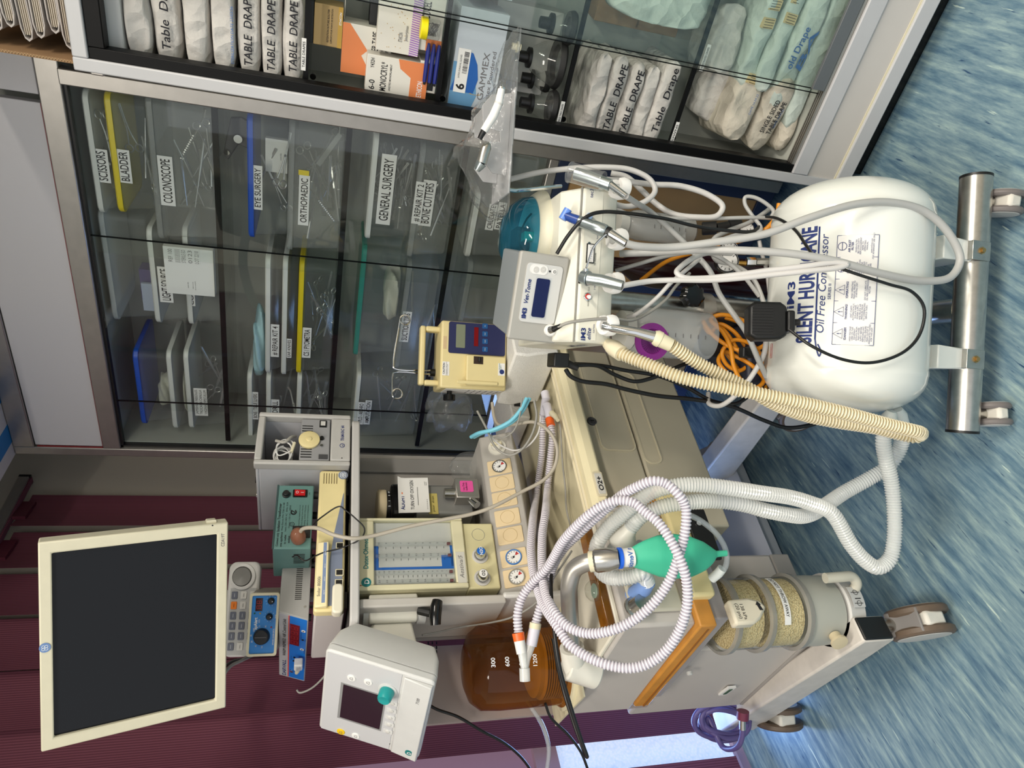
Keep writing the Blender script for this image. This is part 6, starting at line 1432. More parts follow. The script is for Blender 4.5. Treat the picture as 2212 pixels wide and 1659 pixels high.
q.build('meter_marks', INK, o)
p = cz(1272, 526); MB().lathe([(0, .0035), (.0015, .003)], (p.x, CY-.001, p.z), (0, -1, 0), 12).build('screw', CHROME, con)
p = cz(1268, 641); o = MB().lathe([(0, .009), (.003, .009), (.004, .007)], (p.x, CY-.001, p.z), (0, -1, 0), 6).build('toggle_nut', CHROME, con); MB().tube([(p.x, CY-.004, p.z), (p.x-.003, CY-.022, p.z+.004)], [.003, .0042], 10).build('toggle_lever', PAPER, o); MB().lathe([(.004, .0062), (.005, .0062)], (p.x, CY-.001, p.z), (0, -1, 0), 18).build('red_collar', REDINK, o)
p = cz(1272, 470); MB().lathe([(0, .007), (.010, .0065), (.014, .0065)], (p.x, CY-.001, p.z), (0, -1, .3), 18).build('adjusting_knob', mat('pale_blue_knob', (150, 180, 222), .3), con)
HO = []
for px, py in ((1337, 408), (1331, 517), (1323, 611), (1311, 702)):
    p = cz(px, py, CY-.02); HO.append(p)
    m = MB(); rings = []; n = 26
    for i in range(n+1):
        a = R(-150+300*i/n); ca, sa = math.cos(a+R(90)), math.sin(a+R(90))
        sec = []
        for r, zz in ((.012, -.008), (.022, -.010), (.024, 0), (.021, .010), (.012, .009)): sec.append((p.x+r*sa*-1, p.y-.004-r*ca*.9, p.z+zz-.35*r*ca))
        rings.append(sec)
    m.loft(rings); m.build('handpiece_holder', PAPER, con)
    MB().box(p.x-.008, p.x+.008, p.y+.012, CY+.03, p.z-.004, max(p.z+.012, zl-.004)).build('holder_arm', PAPER, con)
# side lettering of the console
q = MB().text('iM3 elite', CY+.10, (zt+zl)/2, 0, .016, w=.09, bold=.02); q.map(lambda v: (c0.x-.0015, 2*(CY+.10)-v.x, v.z)); q.build('side_lettering', NAVYINK, con, smooth=False)
# cream cover and blue dome behind the control box
dmx = FK.d(1180, 470, 1.56)
DC_ = Vector((c1.x-.075, CY+.20, zt+.03))
m = MB(); m.lathe([(0, .112), (.008, .110), (.020, .101), (.024, .094)], DC_, (0, 0, 1), 48); m.build('cream_cover', mat('cover_ivory', (232, 228, 206), .4), con)
BLUED = clear('blue_dome_plastic', (130, 205, 232), .16, (60, 150, 180), .04)
m = MB(); m.lathe([(.022, .092), (.027, .094), (.048, .089), (.070, .070), (.084, .042), (.089, .004)], DC_, (0, 0, 1), 48, cap=False); m.build('blue_dome', BLUED, con)
MB().box(DC_.x-.03, DC_.x+.02, DC_.y-.02, DC_.y+.03, DC_.z+.024, DC_.z+.056).build('circuit_block', mat('circuit_dark', (24, 50, 60), .5), con)
MB().box(DC_.x-.015, DC_.x+.004, DC_.y-.05, DC_.y-.025, DC_.z+.024, DC_.z+.046).build('circuit_block', mat('circuit_green', (60, 190, 150), .4), con)
MB().tube(smoothpath([(DC_.x-.05, DC_.y-.03, DC_.z+.027), (DC_.x-.02, DC_.y-.05, DC_.z+.058), (DC_.x+.03, DC_.y-.04, DC_.z+.042), (DC_.x+.05, DC_.y-.03, DC_.z+.027)], 6), .0022, 6).build('coiled_wire', BLACK, con)
# control box with blue display standing on the console
fvt, wvt, hvt = quadfit((1107, 736), (1113, 542), (1222, 552), (1211, 742), 1.415, yaw=22, lean=-1, tilt=2)
vt = thing('control_box', 'grey dental control box with blue display standing on the white console', 'control box', fvt)
VTG = mat('control_box_grey', (170, 168, 162), .4, noise=.02)
MB().rprism(-wvt/2, wvt/2, -hvt/2, hvt/2, .006, 0, .016).build('front_frame', VTG, vt, bevel=.004)
m = MB(); m.loft([[(p[0], .016, p[1]) for p in rrect(-wvt/2+.003, wvt/2-.003, -hvt/2+.004, hvt/2-.003, .006)], [(p[0]*.98, .15, p[1]*.9+.004) for p in rrect(-wvt/2+.003, wvt/2-.003, -hvt/2+.004, hvt/2-.003, .006)]]); m.build('case', mat('control_case_grey', (140, 146, 150), .35), vt, bevel=.003)
vpx = lambda px, py: fvt.y(px, py, 0)
pa, pb2 = vpx(1128, 694), vpx(1212, 565)
MB().rprism(pa.x, vpx(1128, 564).x, vpx(1206, 640).z, vpx(1128, 640).z, .008, -.002, 0).build('keypad_plate', mat('keypad_plate_grey', (206, 206, 204), .4), vt)
s0, s1 = vpx(1146, 683), vpx(1188, 604); o = MB().rprism(s0.x, s1.x, s1.z, s0.z, .004, -.0035, -.0018).build('display', mat('navy_display', (22, 28, 78), .15, spec=.3), vt); MB().box(s0.x-.004, s1.x+.003, -.0045, -.0038, s1.z-.003, s0.z+.003).build('protective_film', clear('screen_film', (252, 253, 254), .0, (230, 230, 230), .06, gloss=.35), o)
p = vpx(1136, 645); MB().text('iM3', p.x-.030, p.z, -.0030, .009, w=.022, bold=.05).text('Vet-Tome', p.x+.016, p.z, -.0030, .009, w=.050, shear=.25, bold=.02).build('lettering', NAVYINK, vt, smooth=False)
p = vpx(1164, 582); MB().rprism(p.x-.010, p.x+.010, p.z-.019, p.z+.019, .009, -.0030, -.0018).build('button_pad', PAPER, vt)
for px, py, s in ((1157, 582, '<'), (1172, 582, '>')):
    p = vpx(px, py); o = MB().lathe([(0, .0062), (.001, .0058)], (p.x, -.003, p.z), (0, -1, 0), 20).build('arrow_button', LGREY, vt); MB().text('^' if s == '<' else 'v', p.x, p.z, -.0045, .005).build('arrow_mark', PAPER, o, smooth=False)
p = vpx(1187, 586); MB().prism(circ(p.x, p.z, .0022, 12), -.0028, -.0018).build('indicator', INK, vt)
p = vpx(1197, 587); o = MB().lathe([(0, .0056), (.001, .0054)], (p.x, -.002, p.z), (0, -1, 0), 20).build('power_button', PAPER, vt); MB().tube([(p.x+.0028*math.cos(R(t)), -.0032, p.z+.0028*math.sin(R(t))) for t in range(120, 421, 20)], .0005, 4).box(p.x-.0004, p.x+.0004, -.0036, -.0030, p.z, p.z+.0035).build('power_mark', INK, o)
p = vpx(1187, 713); MB().lathe([(0, .013), (.008, .012), (.010, .009)], (p.x, -.001, p.z), (0, -1, 0), 28).build('cable_socket', PAPER, vt)
PLUGP = fvt.w((p.x, -.010, p.z))
MB().box(-wvt*.4, wvt*.4, .02, .14, -hvt/2-.003, -hvt/2+.006).build('foot_pad', BLACK, vt)
# ---- hand pieces resting in the holders
def handpiece(name, lab, P, prof, m, tipm=None, tip=None):
    """P: world points tip -> tail, prof: radii"""
    f = Fr(P[0]); t = thing(name, lab, 'dental handpiece', f)
    Q = [f.I @ p for p in P]; return t, Q
HS = mat('handpiece_steel', (170, 180, 182), .28, metal=.9)
def D(px, py, d): return atdepth(px, py, d)
# low speed handpiece with blue head
P0, P1, P2, P3 = D(1212, 462, 1.40), D(1250, 477, 1.385), D(1310, 500, 1.365), D(1352, 526, 1.355)
t, Q = handpiece('polishing_handpiece', 'steel handpiece with blue head resting in the second holder', (P0, P1, P2, P3), 0, 0)
q = MB(); a, b = Q[1], Q[2]
q.tube([a, a.lerp(b, .1), a.lerp(b, .5), a.lerp(b, .55), a.lerp(b, .95), b], [.0105, .0118, .0118, .0130, .0130, .0112], 20); q.build('barrel', HS, t)
q = MB().tube([Q[0]+(Q[1]-Q[0])*.25, Q[1]], [.0088, .0105], 14); q.build('blue_neck', mat('navy_plastic', (34, 66, 140), .35), t)
h0 = Q[0]+(Q[1]-Q[0])*.2; q = MB().tube([h0+Vector((-.008, -.004, .004)), h0+Vector((.012, .004, -.006))], .0085, 14); q.build('blue_head', mat('light_blue_plastic', (100, 140, 220), .35), t)
MB().tube([Q[2], Q[2].lerp(Q[3], .15)], .0118, 16).build('black_collar', BLACK, t); MB().tube([Q[2].lerp(Q[3], .15), Q[3]], [.0092, .0080], 14).build('connector', CHROME, t)
# three way syringe
P = [D(1256, 598, 1.395), D(1272, 602, 1.385), D(1300, 606, 1.37), D(1345, 617, 1.355)]
t, Q = handpiece('air_water_syringe', 'chrome air and water syringe with bent nozzle in the third holder', P, 0, 0)
MB().tube([Q[0], Q[1]], [.0145, .0160], 16).build('valve_block', HS, t, bevel=.002); MB().tube([Q[1], Q[1].lerp(Q[2], .1), Q[2], Q[3]], [.0135, .0125, .0122, .0098], 18).build('handle', HS, t)
n = [t.matrix_world.inverted() @ p for p in (D(1266, 580, 1.385), D(1272, 562, 1.375), D(1283, 533, 1.36), D(1302, 512, 1.35), D(1310, 506, 1.348))]
MB().tube([Q[0].lerp(Q[1], .6), n[0]], .006, 12).build('nozzle_nut', CHROME, t); MB().tube(smoothpath(n, 6), .0022, 10).build('nozzle', CHROME, t)
for d_ in (-.006, .006): MB().lathe([(0, .0042), (.004, .004), (.005, .003)], Q[0]+Vector((d_, -.008, .004)), (-.3, -1, .6), 14).build('push_button', CHROME, t)
# scaler in a clear tube
P = [D(1232, 372, 1.40), D(1300, 392, 1.375), D(1318, 400, 1.37), D(1352, 424, 1.36)]
t, Q = handpiece('scaler_handpiece', 'steel scaler handpiece inside a clear plastic tube in the first holder', P, 0, 0)
ax = (Q[1]-Q[0]).normalized()
MB().tube([Q[0]+ax*.012, Q[0].lerp(Q[1], .6), Q[2]], [.0130, .0135, .0120], 18).build('barrel', HS, t); MB().tube([Q[2], Q[3]], [.0085, .0065], 14).build('connector', CHROME, t)
SLV = clear('sleeve_plastic', (253, 253, 253), .12, (220, 222, 222), .08)
m = MB(); m.lathe([(0, .002), (.0005, .022), (.003, .0225), (.004, .0205), (.07, .0195), (.072, .0205), (.076, .0205)], Q[0]-ax*.002, ax, 40, cap=False); m.build('clear_sleeve', SLV, t)
MB().lathe([(0, .004), (.001, .004)], Q[0]-ax*.004, -ax, 16).build('sleeve_boss', SLV, t)
# suction handpiece
P = [D(1303, 704, 1.39), D(1325, 709, 1.38), D(1372, 717, 1.375), D(1412, 728, 1.375), D(1418, 730, 1.375), D(1450, 746, 1.375)]
t, Q = handpiece('suction_handpiece', 'chrome suction handpiece with cream cuff in the fourth holder', P, 0, 0)
m = MB(); m.tube([Q[0], Q[1], Q[2], Q[3]], [.0085, .009, .0095, .012], 18, cap=False); m.tube([Q[1]*.98, Q[2], Q[3]], [.006, .007, .009], 12, cap=False); m = MB().tube([Q[0], Q[1], Q[2], Q[3]], [.0085, .009, .0095, .012], 18); m.build('nozzle', CHROME, t)
m = MB(); m.lathe([(0, .0065), (.001, .006)], Q[0], (Q[0]-Q[1]), 16); m.build('nozzle_bore', BLACK, t)
MB().tube([Q[3], Q[4], Q[4].lerp(Q[5], .25), Q[4].lerp(Q[5], .3), Q[5]], [.0135, .0165, .0165, .015, .0135], 20).build('cream_cuff', CREAM, t)
for s in (-1, 1): MB().tube([Q[2]+Vector((0, 0, s*.010)), Q[3]+Vector((0, 0, s*.011))], .003, 8).build('finger_wing', PAPER, t)
# ---- bagged instrument shelf on a chrome rod, right of the console
f_t = Fr(atdepth(1108, 255, 1.36), 33)
tl, trr = f_t.y(1108, 440), f_t.y(1110, 75)
bt_ = thing('handpiece_tray', 'grey two-slot handpiece rest in a clear plastic bag on a chrome rod', 'instrument tray', f_t)
TG = mat('tray_grey', (158, 158, 160), .4)
MB().box(tl.x+.02, trr.x-.10, -.0, .14, -.004, .0).build('base_plate', TG, bt_, bevel=.001)
m = MB(); m.prism([(tl.x+.06, 0), (tl.x+.06, .03), (tl.x+.085, .052), (tl.x+.12, .040), (tl.x+.125, .018), (tl.x+.145, .020), (tl.x+.15, .055), (tl.x+.19, .060), (tl.x+.215, .042), (tl.x+.225, 0)], .02, .024); m.build('slotted_rest', TG, bt_, bevel=.001)
m = MB(); m.prism([(tl.x+.06, 0), (tl.x+.06, .03), (tl.x+.085, .052), (tl.x+.12, .040), (tl.x+.125, .018), (tl.x+.145, .020), (tl.x+.15, .055), (tl.x+.19, .060), (tl.x+.215, .042), (tl.x+.225, 0)], .10, .104); m.build('slotted_rest', TG, bt_, bevel=.001)
r0, r1 = [f_t.I @ p for p in (atdepth(1100, 408, 1.42), atdepth(1212, 402, 1.50))]
MB().tube([Vector((r0.x, .06, -.004)), Vector((r0.x, .06, -.03)), r1], .0045, 10).build('chrome_rod', CHROME, bt_)
m = MB(); rings = []; nn = 22
for i in range(nn+1):
    u = i/nn; x = tl.x-.015+(trr.x-tl.x+.03)*u
    top = (.012+.075*math.sin(math.pi*min(1, u*1.25)**.8))*(1+.10*math.sin(u*23)) if u < .8 else .087*(1-u)*1.2+.010
    top = max(.008, top); rings.append([(x+.004*math.sin(k*2.1+u*9), .07+(.078+.006*math.sin(k*3+u*14))*math.cos(R(k*15)), (top if k < 12 else .010)*math.sin(R(k*15))*(1+.12*math.sin(k*1.7+u*17))+.0) for k in range(24)])
m.loft(rings); m.build('clear_bag', SHEETP, bt_, ang=40)
P = [atdepth(*p) for p in ((1084, 190, 1.30), (1078, 222, 1.30), (1066, 250, 1.305), (1045, 283, 1.31), (1036, 300, 1.315))]
t, Q = handpiece('motor_handpiece', 'white motor handpiece lying in the bagged grey rest', P, 0, 0)
q = MB().tube([Q[0], Q[1], Q[2], Q[3]], [.0068, .0080, .0085, .0072], 18); q.build('barrel', PAPER, t); MB().tube([Q[0], Q[0].lerp(Q[1], .12)], .0072, 16).build('front_ring', CHROME, t); MB().tube([Q[0]+(Q[0]-Q[1])*.22, Q[0]], [.001, .001], 8).build('bur', CHROME, t); MB().tube([Q[1].lerp(Q[2], .0), Q[1].lerp(Q[2], .12)], .0086, 18).build('grip_ring', LGREY, t); MB().tube([Q[3], Q[4]], [.006, .005], 12).build('black_tail', BLACK, t)
P = [atdepth(*p) for p in ((1057, 310, 1.335), (1049, 322, 1.335), (1040, 352, 1.34), (1030, 368, 1.345))]
t, Q = handpiece('drill_handpiece', 'chrome drill handpiece lying at the left of the bagged rest', P, 0, 0)
q = MB().tube([Q[0], Q[0].lerp(Q[1], .5), Q[1], Q[2]], [.004, .0095, .0105, .0105], 18); q.build('barrel', STEEL, t); MB().tube([Q[0]+(Q[0]-Q[1])*.5, Q[0]], .0009, 6).build('bur', CHROME, t); MB().tube([Q[2], Q[2].lerp(Q[3], .5), Q[3]], [.011, .009, .006], 14).build('tail_nut', HS, t)
# ---- infusion pump with hooks
fp_, wp, hp = quadfit((906, 848), (915, 690), (1096, 700), (1093, 832), 1.96, yaw=44, lean=0, tilt=0)
pu = thing('infusion_pump', 'yellowed infusion pump with navy display panel and carrying handle', 'infusion pump', fp_)
PB = mat('pump_yellowed', (226, 210, 156), .4, noise=.05, nscale=12)
q_ = lambda px, py: fp_.y(px, py, 0)
hz = q_(952, 770).z; htop = hp/2
m = MB(); m.prism([(-wp/2, -hp/2), (wp/2, -hp/2), (wp/2, hz), (-wp/2, hz)], 0, .12); m.build('body', PB, pu, bevel=.006)
ht = .016
m = MB(); m.box(-wp/2+.010, wp/2-.012, .035, .065, htop-ht, htop); m.box(-wp/2+.010, -wp/2+.026, .035, .065, hz-.006, htop-ht); m.box(wp/2-.028, wp/2-.012, .035, .065, hz-.006, htop-ht); m.build('carry_handle', PB, pu, bevel=.005)
n0, n1 = q_(968, 762), q_(1053, 684)
pn = MB().rprism(n0.x, wp/2-.003, -hp/2+.006, n0.z, .006, -.003, 0).build('navy_panel', mat('pump_navy', (40, 44, 84), .4), pu)
d0, d1 = q_(984, 751), q_(1005, 702); MB().rprism(d0.x, d1.x, d1.z, d0.z, .002, -.0042, -.003).build('lcd_window', mat('lcd_olive', (124, 130, 110), .3), pu)
d0, d1 = q_(1023, 748), q_(1033, 708); MB().box(d0.x, d1.x, -.0042, -.003, d1.z, d0.z).build('led_window', mat('led_red_dark', (120, 14, 20), .25), pu)
for py in (755, 738, 722, 705):
    p = q_(1047, py); o = MB().rprism(p.x-.0075, p.x+.0075, p.z-.008, p.z+.008, .0015, -.0042, -.003).build('blue_key', mat('pump_key_blue', (30, 84, 140), .45), pu); MB().text({755: 'START', 738: 'CLEAR', 722: 'STOP', 705: 'ON'}[py], p.x, p.z, -.0048, .0022).build('key_legend', WINK, o, smooth=False)
g0, g1 = q_(975, 826), q_(1088, 768)
MB().box(-wp/2+.010, n0.x-.004, -.016, 0, -hp/2+.006, q_(1005, 800).z).build('tube_door', PB, pu, bevel=.004)
MB().box(n0.x-.030, n0.x-.008, -.0175, -.0155, q_(1040, 800).z, q_(1020, 800).z).build('roller_recess', mat('pump_dark_brown', (50, 34, 26), .5), pu); MB().cyl((n0.x-.024, -.019, q_(1032, 800).z), (n0.x-.012, -.019, q_(1032, 800).z), .004, n=12).build('roller', BLACK, pu)
MB().box(-wp/2+.012, -wp/2+.022, -.020, -.016, -hp/2+.03, q_(985, 820).z).build('door_latch', PB, pu, bevel=.002)
p = q_(963, 796); o = MB().box(p.x-.020, p.x+.020, -.0008, 0, p.z-.010, p.z+.010).build('caution_label', PAPER, pu); MB().text('CAUTION', p.x, p.z+.006, -.0014, .005, bold=.02).text('IF NECESSARY OPEN DOOR\nCLOSE ROLLER CLAMP', p.x, p.z-.003, -.0014, .0022).build('lettering', INK, o, smooth=False)
p = q_(1080, 800); o = MB().box(p.x-.018, p.x+.018, -.0168, -.016, p.z-.010, p.z+.010).build('flow_sticker', PAPER, pu); MB().prism(circ(p.x-.007, p.z-.001, .007, 18), -.0174, -.0168).build('globe_mark', NAVYINK, o); MB().text('INFUSION\nPUMP 1', p.x+.008, p.z+.004, -.0174, .003).build('lettering', TEALINK, o, smooth=False)
p = q_(962, 735); MB().box(p.x-.025, p.x+.012, -.0006, 0, hz-.016, hz-.006).build('stained_label', mat('stained_label', (206, 180, 140), .6), pu)
o = MB().box(-wp/2-.0008, -wp/2, .01, .105, -hp/2+.01, hz-.02).build('side_instructions', PAPER, pu); q = MB()
for i in range(12): q.box(-wp/2-.0012, -wp/2-.0008, .016+.044*(i % 2), .05+.044*(i % 2), -hp/2+.018+.0095*(i//2)*1.8, -hp/2+.0205+.0095*(i//2)*1.8)
q.build('small_print', GREYINK, o)
p = fp_.y(970, 878, .06); m = MB(); m.lathe([(0, .008), (.012, .008), (.012, .018), (.028, .018), (.030, .015)], (-wp/2, .06, p.z), (-1, 0, 0), 28); m.build('clamp_knob', BLACKG, pu)
# drip hooks
hk = thing('drip_hook', 'chrome double drip hook standing behind the infusion pump handle', 'drip stand hook', fp_)
H = lambda px, py: fp_.y(px, py, .09)
a, b = H(849, 800), H(938, 812)
for s, (e, c) in enumerate(((H(864, 690), H(875, 697)), (H(847, 850), H(860, 852)))):
    pts = [b if s == 0 else b+Vector((.006, 0, 0)), Vector((a.x+(.0 if s == 0 else -.004), .09, a.z)), ]
    pts = [Vector((a.x+.006*(1-2*s), .09, b.z-.0)), Vector((a.x+.006*(1-2*s), .09, a.z-.004)), Vector((a.x+.014*(1-2*s), .09, a.z)), e]
    r = .0145
    loop = [Vector((e.x, .09, e.z-r+r*math.cos(t))) + Vector(((1-2*s)*r*math.sin(t), 0, 0)) for t in [R(x) for x in range(0, 350, 24)]]
    MB().tube(smoothpath(pts, 5)+loop, .0028, 8).build('hook_wire', CHROME, hk)
MB().cyl((a.x, .09, b.z-.02), (a.x, .09, b.z+.012), .011, n=16).build('hook_socket', BLACK, hk)
hk_b = -hp/2-.0
MB().cyl((a.x, .135, -hp/2+.002), (a.x, .135, b.z+.01), .007, n=16).build('stand_pole', CHROME, hk)
# foam packaging under the pump
FO = mat('polystyrene', (232, 230, 224), .85, noise=.04, nscale=120, bump=.4, bscale=320)
fb_ = FM.w((.86, .27, .836)); pz = fp_.w((0, 0, -hp/2)).z
fh_ = pz-.0005-.8385
fo = thing('foam_packing', 'white polystyrene packing block under the infusion pump, with a square notch', 'packing foam', FM.sub((0, 0, .8375)))
m = MB(); m.prism([(.888, 0), (1.075, 0), (1.075, fh_), (.872, fh_), (.868, fh_*.72), (.880, fh_*.4)], .02, .245, 'y'); m.build('upper_block', FO, fo, bevel=.006)
MB().box(.945, 1.075, .245, .33, 0, fh_*.6).build('notch_wall', FO, fo, bevel=.003)
m = MB(); m.prism([(.893, 0), (1.06, 0), (1.06, fh_*.5), (.90, fh_*.46)], .33, .52, 'y'); m.build('lower_block', FO, fo, bevel=.005); MB().box(.925, .944, .27, .315, .01, .055).build('black_socket', BLACK, fo)
# ---- suction jars behind the hoses
JP = clear('frosted_jar', (250, 250, 250), .40, (214, 218, 218), .25)
def jar_(lab, xa, xb, ya, yb, dep, ring=None):
    b = atdepth(xb, (ya+yb)/2, dep); t_ = atdepth(xa, (ya+yb)/2, dep); r = abs(yb-ya)/2/FPX*dep; h = max(.06, (t_-b).length)
    t = thing('suction_jar', lab, 'jar', Fr(b, 36)); 
    m = MB(); m.lathe([(0, r*.8), (.006, r*.97), (.014, r), (h*.82, r), (h*.90, r*.9), (h*.95, r*.72), (h, r*.72)], n=44, cap=False); m.build('jar_body', JP, t)
    q = MB()
    for i in range(6): q.box(-.012, -.003, -r-.0012, -r+.0, h*(.2+.09*i), h*(.2+.09*i)+.001)
    q.build('graduations', GREYINK, t); m = MB(); m.lathe([(h-.004, r*.78), (h+.018, r*.78), (h+.02, r*.6)], n=40); m.build('lid', mat('jar_lid_white', (214, 212, 204), .4), t)
    if ring:
        m = MB(); c = t.matrix_world.inverted() @ atdepth(1407, 738, dep-.125); m.lathe([(0, .030), (.001, .041), (.006, .041), (.007, .028), (.004, .026), (.0045, .001)], c, (0, -1, 0), 44); m.build('purple_filter_ring', mat('purple_plastic', (130, 40, 130), .35), t)
        q = MB()
        for k in range(30): a = R(12*k); q.tube([c+Vector((.008*math.cos(a), -.0055, .008*math.sin(a))), c+Vector((.026*math.cos(a), -.0055, .026*math.sin(a)))], .0009, 4)
        q.build('filter_ribs', mat('dark_purple', (88, 20, 90), .4), t)
    return t
jar_('translucent suction jar with purple ring filter, left of the pole', 1338, 1530, 676, 780, 1.62, True)
jar_('translucent graduated jar right of the pole, in front of the wooden door', 1334, 1494, 470, 532, 1.72)
p = atdepth(1540, 745, 1.66); t = thing('bottle_stopper', 'dark round rubber stopper under the left jar', 'stopper', Fr(p, 36)); MB().lathe([(-.02, .026), (.0, .03), (.014, .028)], (0, 0, 0), (.2, -.2, 1), 28).build('stopper_body', RUBBER, t)
# ---- gas cylinder, regulator and gauges between the cabinet and the tank
g = atdepth(1340, 572, 1.90); t = thing('gas_cylinder', 'dark maroon gas cylinder standing behind the hoses', 'gas cylinder', Fr((g.x, g.y, 0), 36)); m = MB(); m.lathe([(.03, .05), (.035, .056), (.60, .056), (.66, .045), (.70, .02), (.74, .02)], n=36); m.build('cylinder_body', mat('dark_maroon_gloss', (40, 12, 16), .2), t); MB().box(-.02, .02, -.02, .02, .735, .77).build('valve', CHROME, t, bevel=.003)
def gauge(lab, px, py, dep, r, yaw=36, lean=20):
    t = thing('pressure_gauge', lab, 'pressure gauge', Fr(atdepth(px, py, dep), yaw, lean))
    m = MB(); m.lathe([(-.006, r*.98), (.016, r), (.020, r*.9)], (0, 0, 0), (0, 1, 0), 32); m.build('case', BLACK, t); o = MB().lathe([(0, r*.88), (.0008, r*.88)], (0, -.0065, 0), (0, -1, 0), 32).build('dial', PAPER, t); q = MB()
    for a in range(-45, 226, 30): q.prism([(rr_*math.cos(R(a+s)), rr_*math.sin(R(a+s))) for rr_, s in ((r*.62, -2), (r*.8, -2), (r*.8, 2), (r*.62, 2))], -.0082, -.0074)
    q.prism([(r*.6*math.cos(R(200)), r*.6*math.sin(R(200))), (-.002, -.002), (.002, .001)], -.0082, -.0074).text('bar', 0, -r*.4, -.0080, .004); q.build('dial_marks', INK, o, smooth=False)
    MB().cyl((0, .008, -r*.95), (0, .008, -r-.02), .006, n=12).build('stem', mat('brass', (190, 150, 80), .3, metal=1), t); m = MB(); m.lathe([(-.008, r*1.0), (-.004, r*1.02), (-.004, r*.86), (-.009, r*.86)], (0, 0, 0), (0, 1, 0), 32, cap=False); m.build('rim', CHROME, t); return t
gauge('small round pressure gauge nearest the black regulator', 1612, 497, 1.66, .018); gauge('upper left round pressure gauge between the hoses', 1573, 543, 1.60, .023); gauge('large round pressure gauge below the crossing hoses', 1570, 566, 1.585, .026)
P = [atdepth(*p) for p in ((1516, 494, 1.70), (1548, 492, 1.69), (1600, 484, 1.69))]; t = thing('air_regulator', 'black cylindrical air regulator in front of the wooden door', 'regulator', Fr(P[0], 36)); I = t.matrix_world.inverted(); Q = [I @ p for p in P]; MB().tube([Q[0], Q[0].lerp(Q[1], .06), Q[1]], [.014, .0165, .0165], 20).build('cup', RUBBER, t); MB().tube([Q[1], Q[1].lerp(Q[2], .5), Q[1].lerp(Q[2], .52), Q[2]], [.011, .012, .014, .014], 18).build('body', BLACK, t)
P = [atdepth(*p) for p in ((1612, 566, 1.60), (1650, 566, 1.60))]; t = thing('pipe_fitting', 'chrome hexagonal pipe fitting going into the tank top', 'pipe fitting', Fr(P[0], 36)); I = t.matrix_world.inverted(); Q = [I @ p for p in P]; MB().tube([Q[0], Q[0].lerp(Q[1], .5)], .011, 6).build('hex_nut', CHROME, t); MB().tube([Q[0].lerp(Q[1], .55), Q[1]+(Q[1]-Q[0])*.4], .009, 6).build('tail_nut', STEEL, t)
p = atdepth(1562, 602, 1.62); t = thing('brass_valve', 'small brass valve among the hoses above the tank', 'valve', Fr(p, 36)); MB().cyl((0, 0, -.012), (0, 0, .012), .006, n=6).build('valve_body', mat('brass', (190, 150, 80), .3, metal=1), t); MB().cyl((0, -.016, 0), (0, 0, 0), .004, n=10).build('valve_stem', mat('brass', (190, 150, 80), .3, metal=1), t)
p = atdepth(1600, 800, 1.60); t = thing('compressor_motor', 'dark compressor motor block behind the tank', 'motor', Fr((FK.w((-.12, .30, 0)).x, FK.w((-.12, .30, 0)).y, TZ-.02), 36)); m = MB(); m.rprism(-.10, .06, -.08, .10, .03, -.12, .17, 'z'); m.build('motor_body', mat('motor_dark_blue', (34, 40, 58), .45), t, bevel=.008)
for i in range(6): MB().box(-.104, .064, -.084, -.08, -.10+.04*i, -.085+.04*i).build('cooling_fin', BLACK, t)
t = thing('valve_fitting', 'black adapter block on the orange cable', 'fitting', Fr(atdepth(1606, 762, 1.55), 36)); MB().rprism(-.012, .012, -.014, .014, .004, -.02, 0).build('fitting_body', BLACK, t, bevel=.003); MB().cyl((0, -.01, -.03), (0, -.01, -.014), .005, n=10).build('fitting_tip', CHROME, t)
# ---- power adaptor resting on the tank
fa_ = Fr(atdepth(1655, 692, 1.40), 40, 20); t = thing('power_adaptor', 'black ribbed power adaptor lying on the left shoulder of the tank', 'power adaptor', fa_)
m = MB(); m.prism([(-.038, -.030), (-.03, -.044), (.03, -.044), (.040, -.030), (.040, .022), (.030, .034), (-.030, .034), (-.040, .020)], 0, .045); m.build('adaptor_body', BLACK, t, bevel=.006)
q = MB()
for i in range(10): q.box(-.029+.0060*i, -.0262+.0060*i, -.0014, 0, -.014, .028)
q.build('cooling_ribs', mat('rib_black', (26, 26, 28), .35), t); MB().box(-.022, .022, -.004, .04, -.058, -.042).build('cable_shoulder', BLACK, t, bevel=.004); MB().cyl((0, .015, -.072), (0, .015, -.056), .007, n=14).build('strain_relief', RUBBER, t)
ADP = fa_.w((0, .015, -.072))
# power inlet plug on the console side
p = FK.I @ atdepth(1205, 783, 1.55); t = thing('mains_plug', 'black mains plug in the left side of the console', 'power plug', Fr(atdepth(1205, 782, 1.52), 36)); MB().box(-.012, .02, -.02, .03, -.020, .016).build('plug_body', BLACK, t, bevel=.003); MB().tube([(0, 0, -.018), (-.006, 0, -.034), (-.012, -.004, -.048)], [.009, .008, .006], 12).build('strain_relief', RUBBER, t)
MAINS = t.matrix_world @ Vector((-.012, -.004, -.048))
